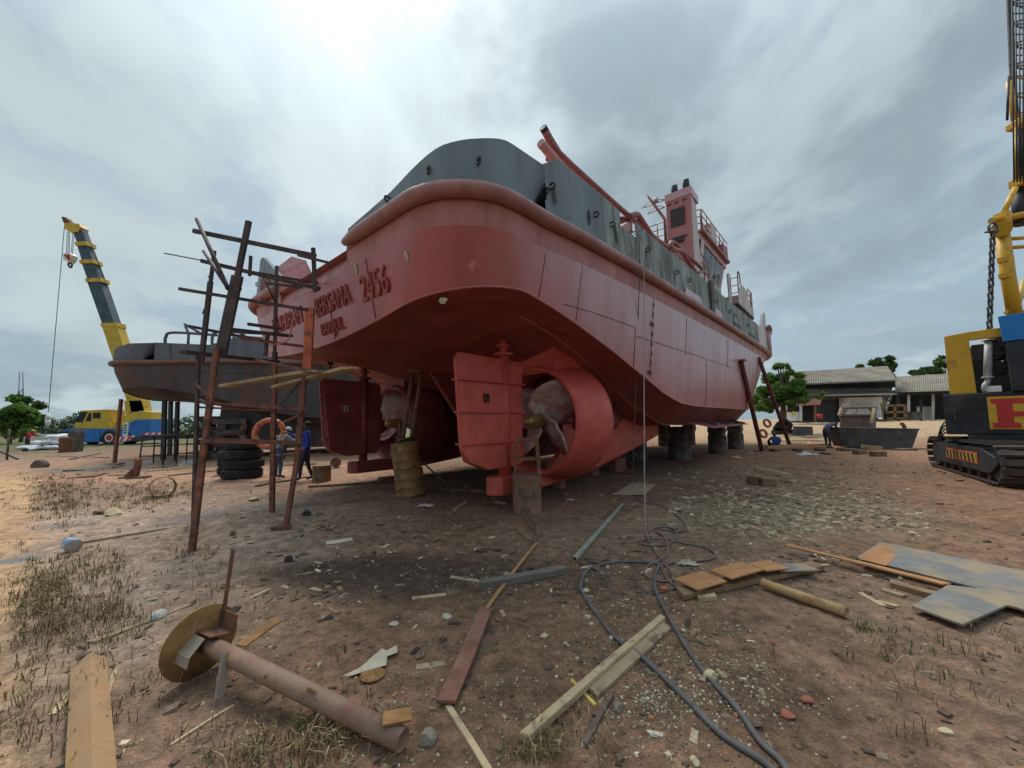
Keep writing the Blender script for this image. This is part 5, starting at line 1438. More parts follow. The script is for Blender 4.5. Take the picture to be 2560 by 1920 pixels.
def track(b0):
    cyc = []; n = 54; per = 2 * (Lk - 2 * rk) + 2 * PI * rk
    for k in range(n):
        s = per * k / n; st = Lk - 2 * rk
        if s < st: p = (-rk - s, 2 * rk, 0.0); ang = 0
        elif s < st + PI * rk: t = (s - st) / rk; p = (-rk - st - rk * math.sin(t), rk + rk * math.cos(t), t)
        elif s < 2 * st + PI * rk: p = (-rk - st + (s - st - PI * rk), 0, PI)
        else: t = (s - 2 * st - PI * rk) / rk; p = (-rk + rk * math.sin(t), rk - rk * math.cos(t), PI + t)
        cyc.append(p)
    first = None
    for (a, z, t) in cyc:
        if first is None:
            mb = MB(); mb.box((0, 0, 0), (.155, wk, .035)); mb.box((.05, 0, .03), (.025, wk, .04)); mb.box((-.03, 0, -.04), (.09, .2, .05))
            first = mb.build('track_shoe', m_shoe, ck, False); o = first
        else:
            o = first.copy(); COL.objects.link(o); o.parent = ck
        # local axes of ck are world-parallel: rotate the shoe about the axle direction e2
        Ry = Matrix.Rotation(t, 3, 'Y')
        Mx = QK @ Matrix(((1, 0, 0), (0, 1, 0), (0, 0, 1))) @ Matrix.Rotation(-t, 3, 'Y')
        p = KP(a, b0 + wk / 2, z + .05) - Vector(ck.location)
        o.matrix_basis = Matrix.Translation(p) @ Mx.to_4x4()
for b0 in (0.0, 2.9):
    track(b0)
    mb = MB(); pol = [(-.55, .30), (-.35, .45), (-.45, .62), (-1.2, .80), (-Lk + .9, .80), (-Lk + .45, .62), (-Lk + .45, .35), (-Lk + .8, .2), (-.8, .2)]
    mb.prism([KP(a, b0 + .04, z + .05) for a, z in pol], e2 * (wk - .1)); mb.build('track_frame', m_ckb, ck, bevel=.02)
    for a in (-.52, -Lk + .52):
        mb = MB(); mb.cyl(KP(a, b0 + .1, rk + .05), KP(a, b0 + wk - .1, rk + .05), rk - .06, None, 20); mb.build('sprocket', m_ckb, ck)
    for k in range(6):
        mb = MB(); a = -1.1 - k * .62; mb.cyl(KP(a, b0 + .12, .18), KP(a, b0 + wk - .12, .18), .12, None, 12); mb.build('road_wheel', m_shoe, ck)
m_hy = M('hazard_yellow', (.55, .30, .04), .6, 0, .2, 6); m_ho = M('hazard_orange_border', (.48, .13, .04), .6, 0, .2, 6)
mb = MB(); mb.prism([KP(-1.35, .035, .42), KP(-3.6, .035, .42), KP(-3.6, .035, .72), KP(-1.35, .035, .72)], -e2 * .01); pl = mb.build('hazard_plate', m_ho, ck)
mb = MB(); mb.prism([KP(-1.42, .022, .46), KP(-3.52, .022, .46), KP(-3.52, .022, .68), KP(-1.42, .022, .68)], -e2 * .006); mb.build('hazard_field', m_hy, pl)
for k in range(8):
    a = -1.5 - k * .26; mb = MB(); mb.prism([KP(a, .014, .46), KP(a - .13, .014, .46), KP(a - .19, .014, .68), KP(a - .06, .014, .68)], -e2 * .004); mb.build('hazard_stripe', m_ckb, pl)
# car body between the tracks and slew ring
mb = MB(); mb.box(KP(-2.6, 1.9, .62), (2.4, 2.6, .45), mat=QK); mb.cyl(KP(-2.6, 1.9, .8), KP(-2.6, 1.9, 1.15), .9, None, 28); mb.build('car_body', m_ckb, ck)
f1 = Vector((-.75, -.66, 0)).normalized(); f2 = Vector((.66, -.75, 0)).normalized(); B0k = Vector((12.35, 11.2, 0))
QU = Matrix((f1, f2, E3)).transposed()
def KU(a, b, z): return B0k + f1 * (a + 2.53) + f2 * (b + .19) + E3 * z
# upper works: counterweight with the P plate
RA = -2.53; LB = -.19; zc0, zc1 = 1.15, 2.28
mb = MB(); mb.prism([KU(RA, LB, zc0), KU(RA, LB + 3.5, zc0), KU(RA - 1.1, LB + 3.5, zc0), KU(RA - 1.1, LB, zc0)], E3 * (zc1 - zc0)); mb.build('counterweight', m_ckb, ck, bevel=.03)
mb = MB(); mb.box(KU(RA - 2.4, LB + 1.75, 1.42), (2.7, 3.1, .5), mat=QU); mb.build('revolving_frame', m_ckb, ck)
mb = MB(); mb.prism([KU(RA, LB + .4, zc0 - .38), KU(RA, LB + 3.0, zc0 - .38), KU(RA - .8, LB + 3.0, zc0 - .38), KU(RA - .8, LB + .4, zc0 - .38)], E3 * .38); mb.build('counterweight_keel', m_ckb, ck)
for k in range(2):
    mb = MB(); c = KU(RA - .3, LB + .5 + k * 1.6, zc1 + .06); mb.torus(c, (f2.x, f2.y, 0), .07, .025, 16, 8); mb.build('lifting_eye', m_ckb, ck)
for bb in (.38, .72):
    mb = MB(); mb.bar(KU(RA + .004, LB + bb, zc0 + .05), KU(RA + .004, LB + bb, zc1 - .05), .012, .012, f1); mb.build('casting_seam', m_shoe, ck)
for k in range(6):
    mb = MB(); c = KU(RA, LB + .12 + k * .11, zc1 - .12); mb.cyl(c, c + f1 * .02, .022, None, 8); mb.build('bolt', m_shoe, ck)
mb = MB(); mb.tube(catmull([KU(RA - .02, LB + .2, zc0 + .35), KU(RA + .08, LB + .2, zc0 + .37), KU(RA + .08, LB + .2, zc0 + .72), KU(RA - .02, LB + .2, zc0 + .74)], 3), .014, 6); mb.build('grab_handle', m_shoe, ck)
for k in range(4):
    mb = MB(); mb.tube(catmull([KU(RA - .5, LB - .02, 1.5 - .1 * k), KU(RA - .4, LB - .12 - .03 * k, 1.25 - .1 * k), KU(RA - .7, LB - .05, .95)], 5), .02, 6); mb.build('hydraulic_hose', m_ckb, ck)
fo = f1 * .012
mb = MB(); mb.prism([KU(RA, LB + .80, 1.30), KU(RA, LB + 3.2, 1.30), KU(RA, LB + 3.2, 2.17), KU(RA, LB + .80, 2.17)], fo); sp = mb.build('name_plate', M('plate_yellow', (.62, .37, .03), .5, 0, .12, 3), ck)
def pq(x, z): return KU(RA, LB + .86 + x, 1.33 + z) + f1 * .013
mb = MB(); S = .78
mb.prism([pq(.0, 0), pq(.46, 0), pq(.46, .14), pq(.36, .14), pq(.36, .64), pq(.46, .64) if 0 else pq(.36, .66), pq(.36, S), pq(0, S), pq(0, .66), pq(.09, .66), pq(.09, .14), pq(0, .14)], f1 * .012)
out = [pq(.36, S)]; cx, cz, ro, ri = .52, .545, .235, .105
for k in range(13): t = PI / 2 - PI * k / 12; out.append(pq(cx + ro * math.cos(t) * .95, cz + ro * math.sin(t)))
out += [pq(.36, cz - ro)]; inn = [pq(.36, cz - ri)]
for k in range(13): t = -PI / 2 + PI * k / 12; inn.append(pq(cx - .02 + ri * math.cos(t), cz + ri * math.sin(t)))
inn += [pq(.36, cz + ri)]
# bowl as quads between the outer and inner outlines
o_ = out; i_ = list(reversed(inn)); n = len(o_); i_ = i_[:n]
V = o_ + i_ + [p + f1 * .012 for p in o_] + [p + f1 * .012 for p in i_]
fs = []
for k in range(n - 1): fs += [(k, k + 1, n + k + 1, n + k), (2 * n + k, 3 * n + k, 3 * n + k + 1, 2 * n + k + 1), (k, 2 * n + k, 2 * n + k + 1, k + 1), (n + k, n + k + 1, 3 * n + k + 1, 3 * n + k)]
mb.add(V, fs); mb.build('plate_letter', m_rw, sp, label='red slab-serif letter P on the yellow plate')
# engine house: amber frame with open bay full of machinery
za, zb_ = zc1 + .005, 4.02
mb = MB(); mb.prism([KU(RA - .15, LB + .14, za), KU(RA - .15, LB + .64, za), KU(RA - .15, LB + .60, zb_ - .22), KU(RA - .15, LB + .60, zb_), KU(RA - .15, LB + .14, zb_ - .05)], -f1 * .12); mb.build('bay_pillar', m_cky, ck, bevel=.015)
mb = MB(); mb.prism([KU(RA - .15, LB + .60, zb_ - .24), KU(RA - .15, LB + 3.4, zb_ - .2), KU(RA - .15, LB + 3.4, zb_ + .06), KU(RA - .15, LB + .60, zb_)], -f1 * .12); mb.build('bay_header', m_cky, ck, bevel=.01)
rg2 = random.Random(11)
for k in range(16):
    mb = MB(); c = KU(RA - rg2.uniform(.7, 1.6), LB + rg2.uniform(.8, 2.2), rg2.uniform(za + .2, zb_ - .3)); mb.box(c, (rg2.uniform(.2, .7), rg2.uniform(.25, .7), rg2.uniform(.2, .8)), mat=QU); mb.build('engine_block', m_ckb, ck, bevel=.03)
mb = MB(); mb.prism([KU(RA - 1.9, LB + .6, za), KU(RA - 1.9, LB + 3.2, za), KU(RA - 1.9, LB + 3.2, za + 1.1), KU(RA - 1.9, LB + 1.4, za + .9), KU(RA - 1.9, LB + .6, za + 1.3)], -f1 * .1); mb.build('radiator', m_ckb, ck)
for k in range(7):
    mb = MB(); z0 = rg2.uniform(za + .3, zb_ - .4); mb.tube(catmull([KU(RA - rg2.uniform(.5, .9), LB + 1.0 + j * .55, z0 + rg2.uniform(-.25, .25)) for j in range(5)], 4), .03, 6); mb.build('engine_pipe', m_ckb, ck)
mb = MB(); mb.box(KU(RA - .1, LB + .95, za + .09), (.2, .25, .16), mat=QU); mb.build('deck_box', m_wh, ck, bevel=.02)
# blue panel and dark body below it
mb = MB(); mb.prism([KU(RA + .1, LB + 1.18, 3.62), KU(RA + .1, LB + 3.4, 3.66), KU(RA + .1, LB + 3.4, 4.4), KU(RA + .1, LB + 1.14, 4.3)], -f1 * .15); mb.build('blue_panel', M('panel_blue', (.012, .17, .48), .5, 0, .12, 2), ck, bevel=.01)
mb = MB(); mb.prism([KU(RA + .08, LB + 1.24, za), KU(RA + .08, LB + 3.4, za), KU(RA + .08, LB + 3.4, 3.6), KU(RA + .08, LB + 1.22, 3.6)], -f1 * .3); mb.build('winch_house', m_ckb, ck, bevel=.03)
# gantry tubes
YK = 11.2
def kd(px, py, y=YK): return D(px, py, y)
def kt(name, pts, r, mat=m_cky, y=YK, par=None, n=12):
    mb = MB(); mb.tube([kd(*p, y) for p in pts], r, n); return mb.build(name, mat, par or ck)
ga = kt('gantry_leg', [(2541, 810), (2520, 690), (2503, 566)], .155)
kt('gantry_leg', [(2700, 800), (2690, 560)], .13)
for y0 in (598, 620, 745, 782): kt('gantry_rung', [(2515, y0), (2700, y0 - 14)], .055, m_cky, YK + .05, ga)
mb = MB(); mb.cyl(kd(2503, 572, YK - .18), kd(2503, 572, YK + .18), .22, None, 20); mb.build('gantry_eye', m_cky, ga)
kt('gantry_head', [(2478, 552), (2560, 536), (2720, 520)], .09)
mb = MB(); mb.box(kd(2506, 548), (.16, .3, .4)); mb.build('gantry_lug', m_cky, ga)
for y0 in (650, 690): 
    mb = MB(); mb.box(kd(2512 + (y0 - 650) * .1, y0), (.3, .2, .14), .3); mb.build('gantry_bracket', m_cky, ga)
kt('gantry_stay', [(2508, 535), (2538, 470)], .07, m_cky)
kt('gantry_stay', [(2560, 700), (2535, 810)], .06, M('pale_amber', (.55, .4, .12), .6))
# lattice boom: chords, lacing, head plates
bm_ = thing
def lchord(pts, r, mat): return kt('boom_chord', pts, r, mat, YK + .6, ck, 8)
kt('boom_chord', [(2540, 300), (2532, 200), (2524, 0), (2518, -150)], .07, m_ckb, YK + .4)
kt('boom_chord', [(2523, 205), (2540, 320)], .08, m_cky, YK + .4); kt('boom_chord', [(2640, 205), (2650, 320)], .08, m_cky, YK + .4)
kt('boom_chord', [(2620, 200), (2614, 0), (2608, -150)], .07, m_ckb, YK + .4)
for k in range(14):
    y0 = 190 - k * 26; xa, xb = 2526 - k * .9, 2618 - k * .9
    kt('boom_lacing', [(xa, y0), (xb, y0 - 26)] if k % 2 else [(xb, y0), (xa, y0 - 26)], .028, m_ckb, YK + .4); kt('boom_lacing', [(xa, y0), (xb, y0)], .022, m_ckb, YK + .4)
for k in range(5):
    y0 = 310 - k * 24; kt('boom_lacing', [(2537 - k * 3, y0), (2645, y0 - 24)] if k % 2 else [(2645, y0), (2535 - k * 3, y0 - 24)], .028, m_cky, YK + .4)
for k in range(4): kt('pendant_rope', [(2535 + k * 8, 455), (2530 + k * 9, 0)], .018, m_ckb, YK + .1, None, 6)
kt('pendant_rope', [(2518, 300), (2522, 190)], .03, m_ckb, YK + .1)
kt('boom_chord', [(2545, 445), (2540, 320)], .07, m_cky, YK + .3); kt('boom_chord', [(2560, 450), (2550, 320)], .05, m_cky, YK + .5)
for k in range(9): kt('sheave_rope', [(2550 + k * 5, 440), (2545 + k * 6, 320)], .02, m_ckb, YK + .2, None, 6)
for y0, h in ((308, 18), (452, 22)):
    mb = MB(); mb.box(kd(2590, y0, YK + .3), (1.3 if y0 < 400 else 1.1, .5, h * YK / 977)); mb.build('boom_head_plate', m_cky, ck, bevel=.02)
kt('boom_foot', [(2560, 560), (2552, 470)], .22, m_ckb, YK + .5)
# chain with shackle and hook
ch = thing('hanging_chain', 'grey link chain with a hook hanging beside the crawler crane gantry', 'chain', kd(2471, 985, YK - .5))
c0, c1 = kd(2482, 578, YK - .35), kd(2473, 838, YK - .35); nl = 15; first = None
m_chain = M('chain_steel', (.10, .095, .09), .55, .5, .3, 8, .1)
for k in range(nl):
    p = c0.lerp(c1, (k + .5) / nl); ln = (c1 - c0).length / nl
    mb = MB(); ax = Vector((1, 0, 0)) if k % 2 else Vector((.35, 1, 0)).normalized(); hh = ln * .36; ww = ln * .27; pts = []
    for j in range(14):
        t = 2 * PI * j / 14; pts.append(p + ax * math.cos(t) * ww + Vector((0, 0, 1)) * (math.sin(t) * ww + (hh if math.sin(t) > 0 else -hh)))
    mb.tube(pts, .026, 6, True); mb.build('chain_link', m_chain, ch)
mb = MB(); mb.tube(catmull([c0 + Vector((-.1, 0, -.05)), c0 + Vector((-.1, 0, .15)), c0 + Vector((.02, 0, .25)), c0 + Vector((.12, 0, .15)), c0 + Vector((.1, 0, -.05))], 4), .03, 8); mb.cyl(c0 + Vector((-.22, 0, -.03)), c0 + Vector((.16, 0, .0)), .028, None, 8); mb.build('shackle', m_chain, ch)
h0, h1 = kd(2471, 852, YK - .35), kd(2469, 942, YK - .35)
m_hk = M('grey_hook_paint', (.42, .42, .43), .5, 0, .2, 5, .1)
mb = MB(); mb.cyl(h0, h1, .075, .085, 14); mb.cyl(h0, h0 + Vector((0, 0, .03)), .13, None, 16); mb.cyl(h1, h1 - Vector((0, 0, .03)), .12, None, 16); mb.build('swivel', m_hk, ch)
mb = MB(); mb.tube(catmull([h1, kd(2468, 955, YK - .35), kd(2461, 966, YK - .35), kd(2465, 979, YK - .35), kd(2477, 978, YK - .35), kd(2479, 968, YK - .35)], 4), [.05] * 0 or .06, 10); mb.build('hook', m_hk, ch)

# ------------------------------------------------------------------ people
m_skin = M('dark_skin', (.085, .045, .030), .6, 0, .12, 8, .05)
m_hair = M('black_hair', (.012, .010, .009), .8, 0, .2, 20, .2)
m_boot = M('black_boot', (.02, .018, .017), .7, 0, .3, 8, .1)


def person(name, label, loc, face, J, mats, hair='cap', h=1.78):
    """J overrides joints of a standing body; local axes x right, y forward. mats: skin, top, trousers, shoes"""
    j = dict(pel=(0, 0, .96), wai=(0, .01, 1.10), che=(0, .01, 1.30), nck=(0, .0, 1.47), jaw=(0, .035, 1.56), skl=(0, .02, 1.645), top=(0, .01, 1.72), nos=(0, .115, 1.60),
             shL=(-.185, 0, 1.41), elL=(-.23, -.02, 1.14), wrL=(-.22, .06, .90), shR=(.185, 0, 1.41), elR=(.23, -.02, 1.14), wrR=(.22, .06, .90),
             hiL=(-.095, 0, .90), knL=(-.10, .03, .50), anL=(-.10, -.01, .09), toL=(-.11, .16, .04), hiR=(.095, 0, .90), knR=(.10, .03, .50), anR=(.10, -.01, .09), toR=(.11, .16, .04))
    j.update(J); j = {k: Vector(v) for k, v in j.items()}
    rad = dict(pel=.135, wai=.125, che=.15, nck=.055, jaw=.072, skl=.098, top=.062, nos=.014, shL=.075, elL=.052, wrL=.036, shR=.075, elR=.052, wrR=.036, hiL=.095, knL=.068, anL=.045, toL=.036, hiR=.095, knR=.068, anR=.045, toR=.036)
    E = [('pel', 'wai', 1), ('wai', 'che', 1), ('che', 'nck', 1), ('nck', 'jaw', 0), ('jaw', 'skl', 0), ('skl', 'top', 0), ('jaw', 'nos', 0),
         ('che', 'shL', 1), ('shL', 'elL', 1), ('elL', 'wrL', 1), ('che', 'shR', 1), ('shR', 'elR', 1), ('elR', 'wrR', 1),
         ('pel', 'hiL', 2), ('hiL', 'knL', 2), ('knL', 'anL', 2), ('anL', 'toL', 3), ('pel', 'hiR', 2), ('hiR', 'knR', 2), ('knR', 'anR', 2), ('anR', 'toR', 3)]
    names = list(j); 
    # hands: palm and five bent fingers
    for s in 'LR':
        w = j['wr' + s]; a = (w - j['el' + s]).normalized(); _, sd, up = frame_from(a, Vector((0, 1, 0)) if abs(a.y) < .8 else Vector((1, 0, 0)))
        pm = w + a * .075; j['pa' + s] = pm; rad['pa' + s] = .032; E.append(('wr' + s, 'pa' + s, 0))
        for k, (off, ln) in enumerate(((-.030, .062), (-.010, .075), (.010, .078), (.029, .066))):
            b = pm + a * .035 + sd * off; t = b + a * ln * .6 + up * ln * .35; e = t + a * ln * .2 + up * ln * .45
            for nm, q in (('a', b), ('b', t), ('c', e)): j['f%s%d%s' % (s, k, nm)] = q; rad['f%s%d%s' % (s, k, nm)] = .0095
            E += [('pa' + s, 'f%s%da' % (s, k), 0), ('f%s%da' % (s, k), 'f%s%db' % (s, k), 0), ('f%s%db' % (s, k), 'f%s%dc' % (s, k), 0)]
        b = w + a * .045 - sd * .045; t = b + a * .04 - sd * .015 + up * .02
        j['t%sa' % s] = b; j['t%sb' % s] = t; rad['t%sa' % s] = .012; rad['t%sb' % s] = .010; E += [('wr' + s, 't%sa' % s, 0), ('t%sa' % s, 't%sb' % s, 0)]
    names = list(j); idx = {k: i for i, k in enumerate(names)}
    me = bpy.data.meshes.new('rig'); me.from_pydata([j[k] for k in names], [(idx[a], idx[b]) for a, b, _ in E], [])
    ob = bpy.data.objects.new('rig', me); COL.objects.link(ob)
    md = ob.modifiers.new('skin', 'SKIN'); md.use_smooth_shade = True
    sv_ = me.skin_vertices[0].data
    for k, i in idx.items(): sv_[i].radius = (rad[k], rad[k]); sv_[i].use_root = (k == 'pel')
    sub = ob.modifiers.new('sub', 'SUBSURF'); sub.levels = 2; sub.render_levels = 2
    dg = bpy.context.evaluated_depsgraph_get(); body = bpy.data.meshes.new_from_object(ob.evaluated_get(dg)); bpy.data.objects.remove(ob)
    body.materials.clear()
    for m_ in mats: body.materials.append(m_)
    A = np.array([j[a] for a, b, _ in E]); B = np.array([j[b] for a, b, _ in E]); tg = [t for _, _, t in E]; rr = np.array([min(rad[a], rad[b]) for a, b, _ in E])
    for p in body.polygons:
        c = np.array(p.center); ab = B - A; t = np.clip(((c - A) * ab).sum(1) / ((ab ** 2).sum(1) + 1e-9), 0, 1)
        dd = np.linalg.norm(A + ab * t[:, None] - c, axis=1) / (rr + .02); p.material_index = tg[int(np.argmin(dd))]; p.use_smooth = True
    sc_ = h / 1.75
    o = bpy.data.objects.new(name, body); COL.objects.link(o); o.location = loc; o.rotation_euler = (0, 0, face); o.scale = (sc_,) * 3
    props(o, label, 'person')
    hd = j['skl']; upv = (j['top'] - j['jaw']).normalized(); fw = (j['nos'] - j['jaw']); fw = (fw - upv * fw.dot(upv)).normalized(); sd = fw.cross(upv)
    def part(nm, mb, mat):
        q = mb.build(nm, mat, None, True, kind='x'); q.pop('kind', None) if 'kind' in q else None; q.parent = o; return q
    mb = MB(); rows = []
    for a in range(7):
        th = (PI * .56) * a / 6; rows.append([hd - fw * .012 + (upv * math.cos(th) + (fw * math.cos(p) + sd * math.sin(p)) * math.sin(th)) * .107 * (1 if not (hair == 'cap' and False) else 1) for p in np.linspace(0, 2 * PI, 17)])
    mb.grid(rows, True); part('cap' if hair != 'hair' else 'hair', mb, m_hair if hair in ('hair', 'cap') else hair)
    for s in (-1, 1):
        mb = MB(); mb.rock(j['jaw'].lerp(hd, .75) + fw * .083 + sd * .034 * s, .012, 3, .8, 1); part('eye', mb, m_wh)
        mb = MB(); mb.rock(j['jaw'].lerp(hd, .6) + sd * .098 * s, .022, 5, 1.2, 1); part('ear', mb, mats[0])
    return o


m_cobalt = M('cobalt_blue_cloth', (.018, .045, .34), .8, 0, .25, 6, .2, 40)
m_navy = M('navy_trousers', (.022, .030, .055), .85, 0, .3, 6, .2, 40)
m_jean = M('blue_jeans', (.045, .085, .17), .85, 0, .3, 6, .2, 40)
m_pshirt = M('grey_patterned_shirt', (.16, .22, .23), .85, 0, .3, 9, .2, 40, second=((.42, .45, .45), .56, 16))
m_wshirt = M('dusty_white_shirt', (.48, .42, .43), .85, 0, .2, 6, .2, 40)
m_redj = M('red_jacket', (.42, .025, .03), .8, 0, .2, 6, .2, 40)
m_dblue = M('faded_blue_shirt', (.03, .055, .19), .85, 0, .3, 6, .25, 40)
m_cov = M('dark_coverall', (.045, .052, .075), .85, 0, .4, 6, .25, 40, second=((.10, .11, .13), .64, 9))
def R2(dx, dy): return math.atan2(-dx, dy)      # yaw that points local +y along (dx, dy)

b = gp(765, 1201)
person('person', 'man in a cobalt blue jacket and dark trousers standing by the scaffold', (b.x, b.y, b.z), R2(-1, -.45),
       dict(knL=(-.10, .14, .50), anL=(-.10, .16, .09), toL=(-.11, .33, .04), knR=(.10, -.02, .50), anR=(.10, -.16, .10), toR=(.11, .0, .04), elR=(.25, .30, 1.25), wrR=(.16, .50, 1.38), elL=(-.25, -.05, 1.13), wrL=(-.24, .05, .90), nos=(-.05, .11, 1.60)),
       [m_skin, m_cobalt, m_navy, m_boot], 'hair', 1.80)
b = gp(683, 1198) + Vector((0, .25, 0))
person('person', 'man in jeans and grey patterned shirt bending behind the scaffold leg', (b.x, b.y, b.z), R2(.5, 1),
       dict(pel=(0, -.10, .94), wai=(0, -.02, 1.06), che=(0, .10, 1.24), nck=(0, .20, 1.38), jaw=(0, .27, 1.45), skl=(0, .30, 1.53), top=(0, .32, 1.60), nos=(0, .38, 1.48), shL=(-.185, .13, 1.34), shR=(.185, .13, 1.34), elL=(-.25, .30, 1.15), wrL=(-.12, .48, 1.30), elR=(.25, .30, 1.15), wrR=(.12, .48, 1.30), hiL=(-.10, -.08, .88), hiR=(.10, -.08, .88), knL=(-.12, .0, .48), knR=(.12, .0, .48)),
       [m_skin, m_pshirt, m_jean, m_boot], M('pale_blue_cap', (.35, .5, .6), .8), 1.75)
b = gp(583, 1180) + Vector((-.9, 4.6, 0)); b.z = gz(b.x, b.y)
bend = dict(pel=(0, -.12, .92), wai=(0, .02, 1.02), che=(0, .25, 1.10), nck=(0, .42, 1.13), jaw=(0, .50, 1.13), skl=(0, .58, 1.14), top=(0, .65, 1.15), nos=(0, .53, 1.04), shL=(-.18, .34, 1.10), shR=(.18, .34, 1.10), elL=(-.22, .42, .84), elR=(.22, .42, .84), wrL=(-.14, .55, .66), wrR=(.14, .55, .66), hiL=(-.1, -.1, .87), hiR=(.1, -.1, .87), knL=(-.12, .0, .48), knR=(.12, -.03, .48))
person('person', 'worker in a dusty white shirt bending under the grey hull behind the tyres', (b.x, b.y, b.z), R2(-1, .2), bend, [m_skin, m_wshirt, m_navy, m_boot], 'cap', 1.75)
b = G(66, 1126)
person('person', 'worker in a red jacket with yellow headgear leaning over the white sacks', (b.x, b.y, 0), R2(1, .25),
       dict(wai=(0, .03, 1.08), che=(0, .14, 1.26), nck=(0, .24, 1.40), jaw=(0, .30, 1.46), skl=(0, .33, 1.54), top=(0, .34, 1.61), nos=(0, .41, 1.49), shL=(-.185, .18, 1.35), shR=(.185, .18, 1.35), elL=(-.25, .40, 1.18), elR=(.25, .40, 1.18), wrL=(-.15, .64, 1.12), wrR=(.15, .64, 1.12)),
       [m_skin, m_redj, m_navy, M('orange_boot', (.4, .12, .05), .8)], M('yellow_hood', (.6, .35, .05), .8), 1.75)
b = gp(1940, 1121)
person('person', 'worker in a blue shirt sitting on the ground with his back turned', (b.x, b.y, b.z), R2(.35, 1),
       dict(pel=(0, 0, .14), wai=(0, .02, .28), che=(0, .07, .50), nck=(0, .11, .66), jaw=(0, .16, .74), skl=(0, .16, .82), top=(0, .16, .90), nos=(0, .26, .77), shL=(-.19, .07, .60), shR=(.19, .07, .60), elL=(-.30, .24, .40), elR=(.32, .24, .42), wrL=(-.2, .44, .30), wrR=(.26, .46, .32), hiL=(-.11, .05, .13), hiR=(.11, .05, .13), knL=(-.26, .42, .40), knR=(.28, .40, .36), anL=(-.16, .68, .08), anR=(.16, .68, .08), toL=(-.18, .86, .05), toR=(.18, .86, .05)),
       [m_skin, m_dblue, m_navy, m_boot], M('khaki_cap', (.14, .11, .08), .85), 1.75)
b = gp(2072, 1122)
person('person', 'worker in dark coveralls bending over the rim of the grey boat', (b.x, b.y, b.z), R2(1, .15),
       dict(bend, pel=(0, -.12, .95), wai=(0, -.02, 1.10), che=(0, .16, 1.28), nck=(0, .34, 1.30), jaw=(0, .43, 1.27), skl=(0, .51, 1.28), top=(0, .58, 1.29), nos=(0, .47, 1.18), shL=(-.18, .26, 1.26), shR=(.18, .26, 1.26), elL=(-.22, .38, 1.0), elR=(.22, .38, 1.0), wrL=(-.14, .62, .93), wrR=(.14, .62, .93)),
       [m_skin, m_cov, m_cov, m_boot], 'cap', 1.85)

# ------------------------------------------------------------------ right background: sheds, hut, trees
m_roof = M('grey_brown_corrugated_roof', (.185, .16, .125), .7, 0, .2, .6, .05, 10, second=((.13, .10, .075), .56, .5, .1), streak=False)
m_wall = M('grey_corrugated_wall', (.17, .165, .155), .8, 0, .25, .6, .05, 8, second=((.10, .09, .085), .6, .8, .1))
m_wwall = M('white_washed_wall', (.78, .78, .75), .8, 0, .12, .8, .05, 8, second=((.4, .36, .3), .66, .7, .1))
m_int = M('dark_interior', (.02, .021, .023), .9, 0, .3, 1, 0)
m_red_roof = M('rusty_red_roof', (.20, .075, .055), .8, 0, .25, 1, .1, 10)


def sheet(mb, a, b, c, d, n, amp):
    """corrugated sheet a-b along, a-d up the slope"""
    a, b, c, d = map(Vector, (a, b, c, d)); nr = (b - a).cross(d - a).normalized(); r0 = []; r1 = []
    for k in range(n * 2 + 1):
        t = k / (n * 2); o = nr * amp * (1 if k % 2 else -1); r0.append(a.lerp(b, t) + o); r1.append(d.lerp(c, t) + o)
    mb.grid([r0, r1], False)


WY = 50.0
wh_ = thing('warehouse', 'long grey warehouse with a corrugated pitched roof in the right background', 'building', D(2100, 1056, WY))
wz = D(2150, 1054, WY).z
mb = MB(); sheet(mb, D(1965, 961, WY - 1.2), D(2241, 949, WY - 1.2), D(2219, 915, WY + 6), D(1972, 930, WY + 6), 60, .05); rf = mb.build('roof', m_roof, wh_)
mb = MB(); mb.bar(D(1965, 962, WY - 1.25), D(2242, 951, WY - 1.25), .1, .18); mb.build('gutter', m_wall, rf)
a_, b_ = D(1975, 1056, WY), D(2236, 1050, WY)
mb = MB(); mb.prism([D(2241, 950, WY - 1.1), D(2219, 916, WY + 6), D(2240, 942, WY + 11)], (.05, .02, 0)); mb.build('gable', m_wall, wh_)
mb = MB(); sheet(mb, Vector((a_.x, WY + .3, wz + 2.9)), Vector((b_.x, WY + .3, wz + 2.9)), D(2236, 955, WY + .3), D(1975, 965, WY + .3), 70, .03); mb.build('upper_wall', m_wall, wh_)
mb = MB(); mb.box(D(2105, 962, WY + .2), (13.6, .2, .9)); mb.build('eave_shade_strip', m_int, wh_)  # dark strip standing for the shade under the eave
mb = MB(); mb.prism([Vector((a_.x, WY + .5, wz - .2)), Vector((D(2205, 1050, WY).x, WY + .5, wz - .2)), Vector((D(2205, 1050, WY).x, WY + .5, wz + 3.3)), Vector((a_.x, WY + .5, wz + 3.3))], (0, .2, 0)); mb.build('lower_wall', M('dark_grey_wall', (.075, .075, .075), .85, 0, .2, 1), wh_)
mb = MB(); sheet(mb, D(2034, 991, WY - 3), D(2245, 986, WY - 3), D(2228, 977, WY + .2), D(2054, 983, WY + .2), 44, .03); mb.build('canopy', m_roof, wh_)
mb = MB(); mb.prism([D(2104, 1046, WY - .2), D(2209, 1044, WY - .2), D(2205, 992, WY - .2), D(2104, 994, WY - .2)], (0, .4, 0)); ww = mb.build('white_wall', m_wwall, wh_)
mb = MB(); mb.prism([D(2127, 1016, WY - .24), D(2181, 1015, WY - .24), D(2181, 1006, WY - .24), D(2127, 1007, WY - .24)], (0, .03, 0)); mb.build('wall_panel', M('cream_panel', (.6, .6, .57), .7), ww)
